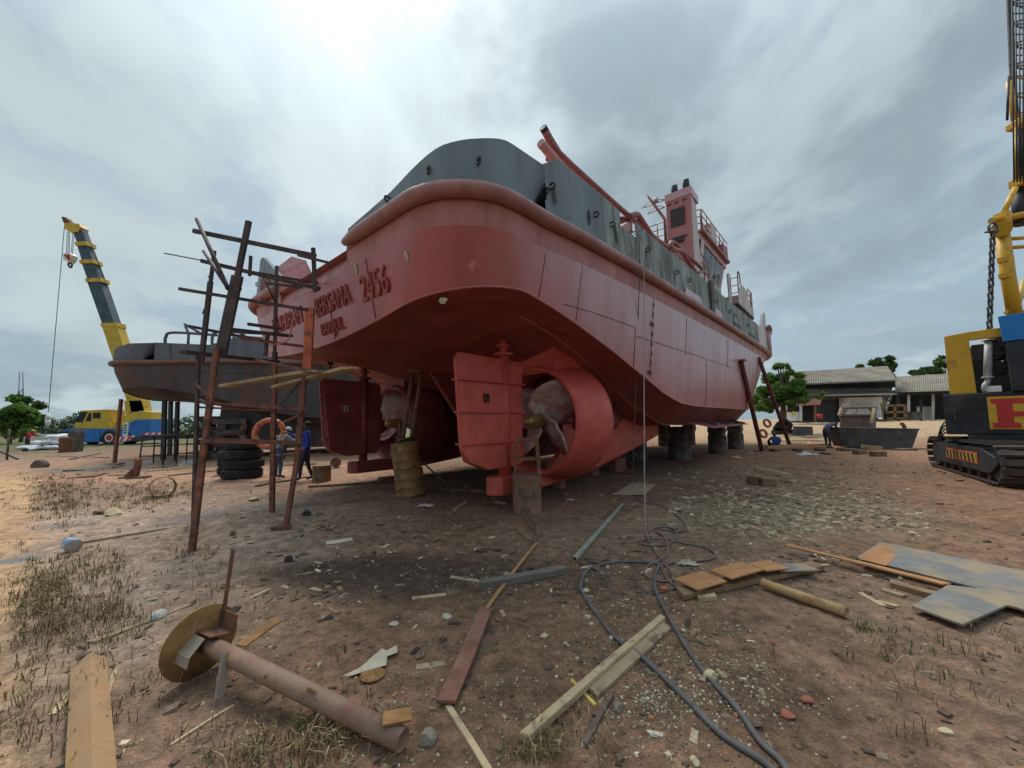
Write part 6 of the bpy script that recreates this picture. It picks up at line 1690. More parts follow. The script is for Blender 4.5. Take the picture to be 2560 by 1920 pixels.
mb = MB(); mb.box(D(2115, 1001, WY - .5), (.7, .45, .5)); mb.cyl(D(2114, 1001, WY - .75), D(2114, 1001, WY - .7), .2, None, 14); mb.build('air_conditioner', m_wh, ww)
mb = MB(); mb.box(D(2160, 1052, WY - .3), (5.4, .6, .35)); mb.build('plinth', m_conc, wh_)
# open shed to its right
sh = thing('open_shed', 'open-sided shed with a pale sheet roof between the warehouse and the crawler crane', 'building', D(2320, 1054, WY + 2))
mb = MB(); sheet(mb, D(2238, 981, WY + 1), D(2520, 972, WY - 3), D(2530, 925, WY + 6), D(2236, 942, WY + 10), 60, .05); mb.build('roof', M('pale_sheet_roof', (.25, .22, .17), .7, 0, .15, .5, .05, second=((.18, .15, .11), .6, .5, .1)), sh)
mb = MB(); mb.prism([D(2210, 1052, WY + 9), D(2520, 1046, WY + 9), D(2520, 975, WY + 9), D(2236, 975, WY + 9)], (0, .2, 0)); mb.build('back_wall', m_int, sh)
for px in (2246, 2272, 2303, 2333, 2367, 2420):
    mb = MB(); mb.cyl(D(px, 1054, WY + 1.5), D(px, 978, WY + 1.5), .13, None, 8); mb.build('post', m_wh if px in (2333, 2272) else m_dark, sh)
mb = MB(); mb.bar(D(2244, 984, WY + 1.4), D(2500, 978, WY - 2), .15, .35); mb.build('eave_beam', m_dark, sh)
fr = thing('steel_frame_rack', 'brown steel frame rack standing in front of the open shed', 'rack', D(2236, 1052, WY - 3))
for a, b in (((2211, 1052), (2210, 1014)), ((2262, 1051), (2261, 1013)), ((2236, 1051), (2236, 1013)), ((2210, 1014), (2261, 1013)), ((2211, 1047), (2262, 1046)), ((2211, 1031), (2262, 1030)), ((2205, 1008), (2213, 1052))):
    mb = MB(); mb.bar(D(*a, WY - 3), D(*b, WY - 3), .22, .22); mb.build('bar', M('brown_frame', (.24, .15, .07), .8), fr)
for px, w, h, mm, lab in ((2286, 1.1, 1.0, m_conc, 'grey crate bundle standing by the shed posts'), (2315, 1.3, 1.8, M('pale_grey_cabinet', (.35, .36, .36), .6), 'tall pale grey cabinet inside the open shed')):
    b = D(px, 1050, WY + (0 if px < 2300 else 3)); t = thing('storage_unit', lab, 'crate' if px < 2300 else 'cabinet', b); mb = MB(); mb.box(b + Vector((0, 0, h / 2)), (w, .9, h)); mb.build('body', mm, t, bevel=.03); mb = MB(); mb.box(b + Vector((0, 0, h + .03)), (w + .1, 1.0, .07)); mb.build('lid', m_conc, t)
# hut with a red roof
hu = thing('guard_hut', 'small white hut with a rusty red roof and yellow warning sign', 'hut', D(2010, 1052, 42))
mb = MB(); mb.prism([D(1967, 1053, 42), D(2002, 1052, 42), D(2002, 1012, 42), D(1967, 1014, 42)], (0, .2, 0)); mb.build('wall', m_wwall, hu)
mb = MB(); mb.prism([D(1968, 1030, 41.95), D(2000, 1029, 41.95), D(2000, 1013, 41.95), D(1968, 1015, 41.95)], (0, .03, 0)); mb.build('window', m_int, hu)
mb = MB(); mb.prism([D(2004, 1052, 42.2), D(2038, 1051, 42.2), D(2038, 1014, 42.2), D(2004, 1014, 42.2)], (0, .2, 0)); mb.build('doorway', m_int, hu)
for px in (2002, 2037): mb = MB(); mb.bar(D(px, 1053, 41.8), D(px, 1012, 41.8), .18, .18); mb.build('post', m_wh if px < 2010 else M('brown_frame', (.24, .15, .07)), hu)
mb = MB(); sheet(mb, D(1996, 1014, 41), D(2050, 1012, 41), D(2056, 993, 45), D(2008, 996, 45), 14, .04); mb.build('roof', m_red_roof, hu)
mb = MB(); c = D(1984, 1033, 41.9); mb.prism([c + Vector((-.2, 0, -.2)), c + Vector((.2, 0, -.2)), c + Vector((.12, 0, .2)), c + Vector((-.12, 0, .2))], (0, -.02, 0)); mb.build('warning_sign', M('sign_yellow', (.7, .5, .03), .6), hu)
b = D(2050, 1047, 40); mb = MB(); mb.lathe([(0, 0), (.2, 0), (.24, .48), (.21, .48), (.18, .03)], b, (0, 0, 1), 16); mb.build('red_bucket', m_rw, None, True, 'red plastic bucket by the hut', 'bucket')


def leaf_quads(name, parent, clumps, n, size, mat, seed, world=True):
    """crown of leaf faces: clumps = [(centre, radius)]"""
    rg = np.random.RandomState(seed); vol = np.array([r ** 2.2 for _, r in clumps]); pk = rg.choice(len(clumps), n, p=vol / vol.sum())
    C = np.array([list(c) for c, _ in clumps])[pk]; Rr = np.array([r for _, r in clumps])[pk]
    d = rg.normal(size=(n, 3)); d /= np.linalg.norm(d, axis=1)[:, None]
    rad = Rr * (rg.uniform(.25, 1.08, n) ** .55); P = C + d * rad[:, None] * np.array([1, 1, .8])
    u = rg.normal(size=(n, 3)); u[:, 2] *= .6; u /= np.linalg.norm(u, axis=1)[:, None]
    w = np.cross(u, d + rg.normal(0, .5, (n, 3))); w /= (np.linalg.norm(w, axis=1)[:, None] + 1e-9)
    s = size * rg.uniform(.6, 1.4, n)[:, None]
    V = np.stack([P - u * s, P + w * s * .45, P + u * s, P - w * s * .45], 1).reshape(-1, 3)
    mb = MB(); mb.v = [tuple(q) for q in V]; mb.f = [(4 * i, 4 * i + 1, 4 * i + 2, 4 * i + 3) for i in range(n)]; mb.sm = [False] * n; mb.mi = [0] * n
    return mb.build(name, mat, parent, world)


def leaf_mat(name, c0, c1):
    if name in MATS: return MATS[name]
    m = M(name, c0, .7, 0, .4, 1.2, 0, second=(c1, .55, .9, .12), spec=.3)
    b = m.node_tree.nodes['Principled BSDF']
    nt = m.node_tree; tr = nt.nodes.new('ShaderNodeBsdfTranslucent'); mx = nt.nodes.new('ShaderNodeMixShader'); mx.inputs[0].default_value = .3
    tr.inputs[0].default_value = (c1[0] * 1.3, c1[1] * 1.4, c1[2], 1)
    out = nt.nodes['Material Output']; nt.links.new(b.outputs[0], mx.inputs[1]); nt.links.new(tr.outputs[0], mx.inputs[2]); nt.links.new(mx.outputs[0], out.inputs[0])
    return m


lm_bright = leaf_mat('bright_green_leaves', (.045, .095, .018), (.11, .20, .03))
lm_mid = leaf_mat('mid_green_leaves', (.03, .062, .020), (.06, .10, .025))
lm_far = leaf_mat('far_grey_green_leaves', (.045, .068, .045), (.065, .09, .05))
m_bark = M('tree_bark', (.11, .075, .05), .9, 0, .3, 6, .4, 30)


def tree(label, base, crown, n, size, lm, seed, group=None, trunk_r=.2, name='broadleaf_tree'):
    """base = foot point; crown = [(point, radius)]"""
    t = thing(name, label, 'tree', base, 0, group); base = Vector(base)
    cz = sum((Vector(c) * r for c, r in crown), Vector()) / sum(r for _, r in crown)
    fork = base.lerp(cz, .55); mb = MB(); mb.tube([base, base.lerp(fork, .5) + Vector((.05, 0, 0)), fork], [trunk_r, trunk_r * .8, trunk_r * .65], 9)
    for c, r in crown: mb.tube([fork, fork.lerp(Vector(c), .55) + Vector((0, 0, .15 * r)), Vector(c)], [trunk_r * .5, trunk_r * .32, trunk_r * .12], 6)
    mb.build('trunk', m_bark, t); leaf_quads('crown', t, crown, n, size, lm, seed)


def crown_px(pts, y, seed, spread=1.5):
    rg = random.Random(seed); out_ = []
    for px, py, r in pts:
        for k in range(4):
            out_.append((D(px + rg.uniform(-1, 1) * r * .85, py + rg.uniform(-1, 1) * r * .75, y + rg.uniform(-spread, spread)), r * y / 977 * rg.uniform(.4, .85)))
    return out_


tree('bright green broadleaf tree beside the tug bow in front of the warehouse', D(1957, 1050, 33), crown_px([(1925, 950, 22), (1960, 930, 20), (1985, 950, 18), (1950, 975, 26), (1915, 985, 20), (1990, 985, 20), (2020, 990, 16), (2046, 990, 10), (1965, 915, 10), (1900, 1005, 18), (1975, 1005, 18), (1930, 1015, 16)], 33, 2), 7500, .15, lm_bright, 3, None, .28)
for lab, foot, pts, n, y in (('thin tall tree rising behind the warehouse ridge', (2205, 1040), [(2190, 905, 14), (2215, 903, 16), (2225, 920, 12), (2200, 925, 12), (2232, 940, 8)], 1100, 78),
                             ('tall dark tree behind the open shed beside the crawler crane', (2370, 1040), [(2360, 905, 16), (2378, 900, 18), (2345, 922, 14), (2375, 925, 18), (2395, 915, 18)], 1600, 80),
                             ('low bushy tree behind the shed roof ridge', (2310, 1040), [(2300, 930, 12), (2320, 928, 12), (2285, 934, 9), (2336, 926, 10)], 900, 80),
                             ('small tree crown peeping over the warehouse roof', (2150, 1040), [(2146, 917, 7), (2153, 915, 6)], 220, 80)):
    tree(lab, D(*foot, y), crown_px(pts, y, n), n, .42, lm_mid, n, 'trees behind the sheds', .2)
for lab, foot, pts, n, y, lm in (('leafy bright tree at the left edge beyond the yard', (22, 1115), [(15, 1040, 26), (45, 1035, 22), (70, 1045, 18), (20, 1075, 26), (55, 1070, 20), (-20, 1050, 30), (85, 1030, 12), (40, 1012, 18)], 4200, 46, lm_bright),
                                 ('darker tree behind the left edge tree, under the lattice tower', (50, 1110), [(60, 1008, 18), (85, 1020, 18), (35, 1000, 14), (100, 1045, 16), (30, 1030, 20)], 2200, 52, lm_mid)):
    tree(lab, D(*foot, y), crown_px(pts, y, n), n, .24, lm, n, 'trees at the left edge', .22)
# far wood as one mass behind the left yard
rgw = np.random.RandomState(12); cl = []
for px in np.arange(-60, 1000, 9):
    hgt_ = 1052 + 10 * math.sin(px * .05) - 12 * math.exp(-((px - 170) / 18) ** 2) - 8 * math.exp(-((px - 215) / 14) ** 2) + rgw.uniform(-6, 6) + max(0, (px - 260)) * .03
    for k in range(3): cl.append((D(px + rgw.uniform(-5, 5), hgt_ + 14 * k, 95 + rgw.uniform(-6, 8)), (9 + rgw.uniform(0, 4)) * .1))
o = leaf_quads('far_wood', None, cl, 11000, .42, lm_far, 8, True); props(o, 'hazy grey-green wood along the horizon on the left', None, None, 'stuff')
cl = []
for px in np.arange(1880, 2700, 12):
    for k in range(3): cl.append((D(px, 985 + 16 * k + rgw.uniform(-8, 8), 92 + rgw.uniform(-5, 8)), (11 + rgw.uniform(0, 4)) * .1))
o = leaf_quads('far_wood', None, cl, 5000, .45, lm_far, 9, True); props(o, 'hazy wood behind the sheds on the right', None, None, 'stuff')
lt = thing('lattice_tower', 'slim lattice radio tower above the trees on the left', 'tower', D(52, 1060, 90))
for px in (47, 58):
    mb = MB(); mb.cyl(D(px, 1060, 90), D(px, 975, 90), .12, None, 6); mb.cyl(D(px, 975, 90), D(px + (2 if px < 50 else -1), 930, 90), .06, None, 6); mb.build('leg', m_dark, lt)
for k in range(6):
    y0 = 1055 - k * 14; mb = MB(); mb.cyl(D(47 if k % 2 else 58, y0, 90), D(58 if k % 2 else 47, y0 - 14, 90), .07, None, 5); mb.build('lacing', m_dark, lt)
mb = MB(); sheet(mb, D(58, 1099, 70), D(420, 1094, 70), D(420, 1083, 70), D(58, 1085, 70), 60, .06); mb.build('site_fence', M('white_sheet_fence', (.62, .63, .63), .7, 0, .1, .5), None, True, 'long white sheet fence in front of the far wood', 'fence')

# ------------------------------------------------------------------ yard things, left
K = 2560 / 2212.0
def gd(x, y, lift=0.0): return gp(x * K, y * K, lift)


def plank(label, a, b, w, t, mat=None, name='plank', cat='plank', lift=0.0, w1=None, group=None, parent=None):
    """flat board between two ground points given in photo pixels"""
    p, q = gp(*a), gp(*b); p.z += t / 2 + lift; q.z += t / 2 + lift
    rgp = random.Random(int(a[0] * 7 + b[1])); w1 = w if w1 is None else w1; A_, s_, u_ = frame_from(q - p); n_ = 9; bow_ = rgp.uniform(-.012, .012) * (q - p).length; rings = []
    for k in range(n_ + 1):
        f = k / n_; c = p.lerp(q, f) + s_ * bow_ * math.sin(PI * f) - Vector((0, 0, t * .2)); ww = (w + (w1 - w) * f) / 2; tw = rgp.uniform(-.05, .05); jt = lambda m_: rgp.uniform(-m_, m_)
        e_ = A_ * ww * (rgp.uniform(-.5, .5) if k in (0, n_) else 0)
        rings.append([c - s_ * (ww + jt(ww * .06)) - u_ * t / 2 + e_, c + s_ * (ww + jt(ww * .06)) - u_ * t / 2 - e_, c + s_ * (ww + jt(ww * .06)) + u_ * (t / 2 + jt(t * .06)) - e_, c - s_ * (ww + jt(ww * .06)) + u_ * (t / 2 + jt(t * .06)) + e_])
    mb = MB(); V_ = [v for r_ in rings for v in r_]; F_ = [(0, 1, 2, 3), tuple(4 * n_ + i for i in (3, 2, 1, 0))]
    for k in range(n_):
        for i in range(4): F_.append((4 * k + i, 4 * (k + 1) + i, 4 * (k + 1) + (i + 1) % 4, 4 * k + (i + 1) % 4))
    mb.add(V_, F_); return mb.build(name, mat or m_wood, None, True, label, cat, group, bevel=min(.006, t * .2))


def plate(label, pts, t, mat, z=0.0, zs=None, name='steel_plate', cat='steel plate', group=None, hole=None):
    """thick plate from photo pixels; zs heights of the corners"""
    zs = zs or [z] * len(pts); P = []
    for (x, y), h in zip(pts, zs):
        q = G(x, y, h); P.append(q)
    mb = MB(); mb.prism(P, (0, 0, t)); return mb.build(name, mat, None, True, label, cat, group, bevel=.003)


# props under the grey hull
for (a, b, lab) in (((286, 1158), (303, 998), 'slim red-brown prop pole under the stern corner of the grey hull'), ((408, 1150), (412, 1000), 'dark prop post under the grey hull, left of the trestles'), ((424, 1140), (427, 1003), 'second dark prop post under the grey hull'), ((440, 1140), (444, 1005), 'third dark prop post under the grey hull')):
    f = gp(*a); t = D(b[0], b[1], f.y + .25); o = thing('hull_prop', lab, 'prop', f, 0, 'props of the grey hull')
    mb = MB(); mb.bar(f, t, .11 if a[0] < 300 else .2, .12, (0, 1, 0)); mb.build('post', m_scaf if a[0] < 300 else m_dark, o); mb = MB(); mb.box(f + Vector((0, 0, .02)), (.6, .4, .05), .2); mb.build('foot_board', m_wood, o)
for px, py, w, h, lab in ((527, 1150, 1.5, 2.1, 'big dark support block under the grey hull behind the scaffold'), (475, 1145, 1.2, 2.3, 'shadowed support crib under the grey hull'), (650, 1118, 2.2, 1.5, 'low dark crib under the bow half of the grey hull')):
    b = gp(px, py); b.y += 1.8; o = thing('timber_crib', lab, 'support', b); n = 7
    for k in range(n):
        for s in (-1, 1):
            mb = MB(); z = (k + .5) * h / n; off = Vector((0, s * w * .36, z)) if k % 2 == 0 else Vector((s * w * .36, 0, z)); mb.box(b + off, (w, .3, h / n * .96) if k % 2 == 0 else (.3, w, h / n * .96), .35); mb.build('crib_timber', m_woodd if k % 3 else m_conc, o)
for px, py, lab in ((395, 1158, 'low steel trestle in front of the grey hull props'), (478, 1150, 'taller steel trestle under the grey hull by the scaffold')):
    b = gp(px, py); o = thing('steel_trestle', lab, 'trestle', b)
    for x in (-.5, .5):
        for y in (-.3, .3): mb = MB(); mb.cyl(b + Vector((x * 1.1, y * 1.2, 0)), b + Vector((x, y, 1.3)), .03, None, 6); mb.build('leg', m_dark, o)
    for z in (.4, .85, 1.3):
        for y in (-.3, .3): mb = MB(); mb.cyl(b + Vector((-.55, y, z)), b + Vector((.55, y, z)), .028, None, 6); mb.build('rail', m_dark, o)
    mb = MB(); mb.box(b + Vector((0, 0, 1.34)), (1.3, .7, .05)); mb.build('board', m_woodd, o)

# white sacks
rgk = random.Random(5); base = G(112, 1126); k = 0
sk = [(-1.35, 0), (-.55, -.1), (.3, 0), (1.1, -.05), (-1.0, .55), (-.1, .5), (.8, .55)]
slab_n = ['left end of the bottom front row', 'second from the left in the bottom front row', 'third from the left in the bottom front row', 'right end of the bottom front row', 'left of the bottom back row', 'middle of the bottom back row', 'right of the bottom back row']
sl2 = ['left sack of the second layer', 'middle sack of the second layer', 'right sack of the second layer', 'back left sack of the second layer', 'back right sack of the second layer', 'left sack on top of the pile', 'right sack on top, the highest of all']
pos = [(x, y, .2) for x, y in sk] + [(-.8, .2, .58), (0, .2, .62), (.85, .25, .62), (-.3, .7, .6), (.6, .7, .62), (.0, .4, 1.0), (.9, .4, 1.05)]
for (x, y, z), nm in zip(pos, slab_n + sl2):
    mb = MB(); mb.rock((0, 0, 0), .52, int(x * 100 + z * 37), .42, 3); o = mb.build('sack', M('white_woven_sack', (.62, .62, .64), .8, 0, .12, 4, .2, 20), None, True, 'white woven sack, ' + nm + ', beside the red worker' , 'sack', 'white sacks piled on the left')
    for p in o.data.polygons: p.use_smooth = True
    o.location = base + Vector((x, y, z - .2)); o.rotation_euler = (rgk.uniform(-.1, .1), rgk.uniform(-.15, .15), rgk.uniform(-.4, .4))
for (x0, x1, y0, y1, mm, lab) in ((144, 164, 1094, 1132, m_rust, 'rusty brown steel box right of the white sacks'), (166, 194, 1077, 1129, m_conc, 'tall grey ribbed tank in front of the mobile crane')):
    b = G((x0 + x1) / 2, y1); w = (x1 - x0) * b.y / 977; h = (y1 - y0) * b.y / 977; o = thing('steel_tank', lab, 'tank', b)
    mb = MB(); mb.box(b + Vector((0, .2, h / 2)), (w, .4, h)); mb.build('body', mm, o, bevel=.04)
    for k in range(3): mb = MB(); mb.box(b + Vector((0, .2, h * (.2 + .3 * k))), (w + .05, .45, .06)); mb.build('rib', mm, o)
# short post on a plate
b = gp(338, 1195); o = thing('steel_stub', 'short rusty steel stub welded to a base plate on the ground', 'steel stub', b)
mb = MB(); mb.bar(b, b + Vector((.08, 0, .62)), .15, .12); mb.build('stub', m_scaf, o); mb = MB(); mb.box(b + Vector((0, 0, .03)), (.75, .35, .05), .2); mb.build('base_plate', m_rust, o); mb = MB(); mb.prism([b + Vector((-.3, -.1, .05)), b + Vector((-.05, -.1, .05)), b + Vector((-.05, -.1, .3))], (0, .05, 0)); mb.build('gusset', m_rust, o)
for i, (a, b, w, mm, lab) in enumerate((((215, 1196), (250, 1186), .35, m_rust, 'rusty angle scrap near the left sand bank'), ((275, 1190), (320, 1188), .2, m_wood, 'short pale board next to the steel stub'), ((370, 1180), (480, 1168), .14, m_woodl, 'pale timber batten left of the scaffold foot'), ((175, 1200), (235, 1190), .1, m_wood, 'thin board lying behind the far dry grass'),
                                  ((160, 1178), (210, 1172), .12, m_woodd, 'dark board on the bank at far left'), ((120, 1140), (270, 1145), .2, m_woodd, 'long dark warped plank on the rubble left of the grey hull'), ((175, 1150), (250, 1135), .12, m_woodd, 'bent dark strip leaning on the rubble'), ((640, 1215), (770, 1192), .1, m_woodd, 'dark pole lying behind the man in blue'),
                                  ((700, 1145), (800, 1135), .12, m_wood, 'pale rounded timber behind the man in blue'), ((770, 1218), (960, 1205), .06, m_woodd, 'long thin dark rod lying left of the yellow drums'), ((700, 1165), (790, 1160), .16, m_scaf, 'red-brown beam lying behind the short drum'), ((420, 1190), (560, 1175), .08, m_wood, 'narrow plank between the scaffold and the far grass'),
                                  ((1060, 1222), (1290, 1235), .12, m_woodd, 'dark beam lying between the yellow drums and the near sole piece'))):
    plank(lab, a, b, w, .06, mm)
for (px, py, s, mm, lab) in ((62, 1130, .22, m_dark, 'dark round lump by the left edge post'), (100, 1168, .3, m_woodd, 'dark stump on the left bank')):
    mb = MB(); b = gp(px, py); mb.rock(b + Vector((0, 0, s * .4)), s, px, .8, 2); mb.build('stump', mm, None, True, lab, 'stump')
o = thing('leaning_post', 'thin post standing at the far left edge of the yard', 'post', gp(15, 1150)); b = gp(17, 1150); mb = MB(); mb.cyl(b, b + Vector((.0, 0, 1.7)), .05, None, 8); mb.build('post', m_woodd, o); mb = MB(); mb.bar(b + Vector((-1.5, 0, 1.0)), b + Vector((.6, 0, .05)), .12, .08); mb.build('strut', m_dark, o)

# ------------------------------------------------------------------ yard things, right
bt = thing('grey_pontoon', 'low dark grey steel boat hull lying right of the bending worker', 'boat', gp(2195, 1122))
m_pon = M('grey_pontoon_steel', (.085, .083, .082), .75, 0, .3, 2, .15, 30, second=((.05, .047, .045), .56, 2.2, .1))
YP = gp(2195, 1122).y
rim = [D(2094, 1070, YP), D(2298, 1073, YP - .4)]; bot = [D(2118, 1118, YP), D(2286, 1126, YP - .4)]
dpt = Vector((.5, 1.5, 0)); n = 10; out_r = []; out_b = []
def outline(a, b, dv, rr):
    P = []; m = (b - a)
    for t in np.linspace(0, 1, 9): P.append(a + m * t - dv * .0 + Vector((0, -.16 * math.sin(PI * t), 0)))
    for t in np.linspace(1, 0, 9): P.append(a + m * t + dv + Vector((0, .16 * math.sin(PI * t), 0)))
    return P
Pr, Pb = outline(rim[0], rim[1], dpt, 0), outline(bot[0] + Vector((0, .15, 0)), bot[1] + Vector((0, .15, 0)), dpt * .8, 0); n = len(Pr)
mb = MB(); mb.add(Pb + Pr, [(i, (i + 1) % n, n + (i + 1) % n, n + i) for i in range(n)] + [tuple(range(n))[::-1]]); Pi = [p.lerp(sum(Pr, Vector()) / n, .04) - Vector((0, 0, .02)) for p in Pr]
mb.add(Pr + Pi, [(i, (i + 1) % n, n + (i + 1) % n, n + i) for i in range(n)]); mb.add([p + Vector((0, 0, -.25)) for p in Pi], [tuple(range(n))]); mb.build('hull', m_pon, bt)
mb = MB(); mb.tube(Pr, .035, 6, True); mb.build('rim_bar', m_pon, bt)
c = D(2262, 1072, YP - .3); mb = MB(); mb.prism([c + Vector((-.12, 0, -.1)), c + Vector((.1, 0, -.1)), c + Vector((.1, 0, .12)), c + Vector((-.02, 0, .32)), c + Vector((-.16, 0, .34)), c + Vector((-.18, 0, .2)), c + Vector((-.08, 0, .14))], (0, .06, 0)); mb.build('lifting_lug', m_rust, bt)
for px in (2130, 2270): mb = MB(); mb.box(gp(px, 1127) + Vector((0, .2, .03)), (.9, .5, .12), .1); mb.build('bearer', m_woodd, bt)
cb = thing('cabin_frame', 'brown steel cabin frame with slanted windows lying behind the grey boat', 'cabin', gp(2150, 1105))
YB = YP + 2.2
m_cab = M('brown_primer_steel', (.16, .10, .075), .75, 0, .3, 3, .1, 30, second=((.10, .07, .06), .58, 3))
mb = MB(); mb.prism([D(2101, 1080, YB), D(2176, 1080, YB), D(2176, 1039, YB), D(2103, 1039, YB)], (0, .08, 0)); mb.build('front_panel', m_cab, cb)
mb = MB(); mb.prism([D(2176, 1080, YB), D(2190, 1078, YB + .9), D(2191, 1020, YB + .9), D(2176, 1039, YB)], (0, .06, 0)); mb.build('side_panel', m_conc, cb)
for a, b, w in (((2103, 1041), (2106, 1019), .16), ((2176, 1041), (2189, 1019), .16), ((2104, 1021), (2190, 1019), .14), ((2135, 1040), (2141, 1021), .1), ((2106, 1036), (2117, 1022), .1), ((2186, 1036), (2174, 1022), .1), ((2103, 1038), (2178, 1038), .1)):
    mb = MB(); mb.bar(D(*a, YB - .05), D(*b, YB + .3 if b[1] < 1030 else YB - .05), w, .1); mb.build('window_bar', m_cab, cb)
mb = MB(); mb.bar(D(2097, 1038, YB - .3), D(2103, 1019, YB - .3), .14, .06); mb.build('loose_board', m_woodl, cb); mb = MB(); mb.bar(D(2177, 1058, YB - .3), D(2186, 1020, YB - .2), .16, .06); mb.build('loose_board', m_woodl, cb)
# grey slab block, tyre pile
b = gp(2030, 1100) + Vector((0, .8, 0)); mb = MB(); mb.prism([b + Vector((-.7, 0, 0)), b + Vector((.75, 0, 0)), b + Vector((.75, 0, .72)), b + Vector((-.55, 0, .76))], (.1, .5, 0)); mb.build('concrete_block', m_pon, None, True, 'grey slab-sided block between the tyre pile and the bending worker', 'block', bevel=.03)
for i, (dx, dy, z, rx, ry, lab) in enumerate(((-1.0, 1.4, .2, .2, 0, 'tyre lying flat at the left foot of the tyre pile'), (-.2, 1.5, .2, 0, .2, 'tyre at the bottom of the pile behind the grey block'), (-.7, 1.6, .5, .35, .2, 'second layer tyre leaning in the pile'), (-.1, 1.9, .62, .9, .3, 'upright tyre on the right of the pile'), (-.5, 1.7, .85, .5, -.5, 'topmost tilted tyre of the pile'))):
    p = gp(2010, 1098) + Vector((dx, dy, 0)); tyre((p.x, p.y, p.z + z), .56, .29, lab, 'tyres piled in front of the hut', (rx, ry, i))
for i, (px, py, lab) in enumerate(((1908, 1092, 'worn orange ring float leaning by the shore pole, the lower one'), (1918, 1066, 'second orange ring float lying higher behind the shore pole'))):
    p = D(px, py - 8, 23 + i); mb = MB(); mb.torus(p, (.2, -1, .3), .22, .07, 28, 10); q = mb.build('ring_float', m_or, None, True, lab, 'float')
rgq = random.Random(21)
for i, lab in enumerate(('longest grey board on the scrap heap behind the sitting worker', 'short crossed board on the scrap heap', 'tilted steel offcut on the scrap heap', 'pale lath sticking out of the scrap heap', 'dark plank at the back of the scrap heap', 'broad board at the foot of the scrap heap', 'thin rod lying on the scrap heap', 'board leaning towards the bending worker')):
    c = gp(2020 + rgq.uniform(-45, 45), 1110 + rgq.uniform(-6, 5)); an = rgq.uniform(-.5, .5); d_ = Vector((math.cos(an), math.sin(an), rgq.uniform(-.08, .08))) * rgq.uniform(.5, 1.2)
    mb = MB(); c.z += .06 + .04 * i; mb.bar(c - d_, c + d_, rgq.uniform(.06, .3), .04); mb.build('scrap_board', (m_wood, m_woodd, m_rust, m_woodl)[i % 4], None, True, lab, 'board')
# pallet-like timber, rag, blocks
pt = thing('timber_pallet', 'long pale timber skid lying in front of the sitting worker', 'pallet', gp(1990, 1128))
for a, b, w in (((1916, 1124), (2070, 1118), .3), ((1918, 1128), (2071, 1122), .12)): mb = MB(); p, q = gp(*a, .16), gp(*b, .16); mb.bar(p, q, w, .07); mb.build('board', M('orange_timber', (.42, .22, .10), .8, 0, .2, 3, .2), pt)
for px in (1935, 1995, 2050): mb = MB(); mb.box(gp(px, 1128, .07), (.3, .4, .12)); mb.build('skid', m_woodd, pt)
def rag(label, px, py, s, mat, seed, name='rag', cat='rag'):
    b = gp(px, py); rg = np.random.RandomState(seed); n = 15; rows = []
    xs = np.linspace(-1, 1, n); X, Y = np.meshgrid(xs, xs); Z = np.abs(fnoise(X * 2.2 + seed, Y * 2.2, seed, 3, 1.2)) * .75 * np.clip(1.1 - np.hypot(X, Y) * .8, .1, 1)
    for i in range(n): rows.append([b + Vector((X[i, k] * s * (1 + .3 * math.sin(5 * Y[i, k])), Y[i, k] * s * .6 * (1 + .25 * math.sin(4 * X[i, k] + seed)), .01 + max(0, Z[i, k]) * s)) for k in range(n)])
    mb = MB(); mb.grid(rows, True); return mb.build(name, mat, None, True, label, cat)
m_rag = M('dirty_white_cloth', (.55, .50, .46), .9, 0, .15, 12, .2, 50, second=((.35, .2, .18), .66, 9))
rag('dirty white cloth heap in front of the orange timber skid', 2020, 1138, .42, m_rag, 3)
rag('crumpled white rag on the ground right of the yellow drums', 1063, 1268, .16, m_rag, 5)
rag('small pale paper scrap beside the rusty brown drum', 1425, 1252, .08, m_rag, 6)
rag('crumpled pale sack among the hoses', 1715, 1408, .13, M('beige_sack', (.42, .36, .26), .9, 0, .2, 10, .2, 50), 7, 'crumpled_sack', 'sack')
rag('black cloth bundle at the right end of the timber skid', 2062, 1135, .3, m_boot, 8)
def timber_blocks(spots, grp):
    for (px, py, L_, w, h, rz, tl, lift, lab) in spots:
        b = gp(px, py, h / 2 + lift); mb = MB(); Q = Matrix.Rotation(rz, 3, 'Z') @ Matrix.Rotation(tl, 3, 'Y'); mb.box(b, (L_, w, h), mat=Q); mb.build('timber_block', m_wood if 'pale' in lab else m_bdrum, None, True, lab, 'timber', grp, bevel=.012)
timber_blocks([(1888, 1213, .3, .28, .24, .5, 0, 0, 'squat brown timber block, left one of the three nearest blocks'), (1918, 1216, .32, .28, .2, -.2, .05, 0, 'brown block with rounded end in the middle of the three'), (1935, 1205, .85, .2, .13, -.45, .18, .17, 'pale squared beam resting on the two brown blocks')], 'timber blocks on the gravel')
timber_blocks([(2150, 1135, .5, .3, .2, .2, 0, 0, 'dark log end in front of the grey boat, left'), (2180, 1132, .7, .3, .18, -.3, .1, .16, 'pale block lying on top of the two dark logs'), (2195, 1140, .5, .35, .22, .1, 0, 0, 'reddish block in front of the grey boat, right')], 'timber blocks by the boat')

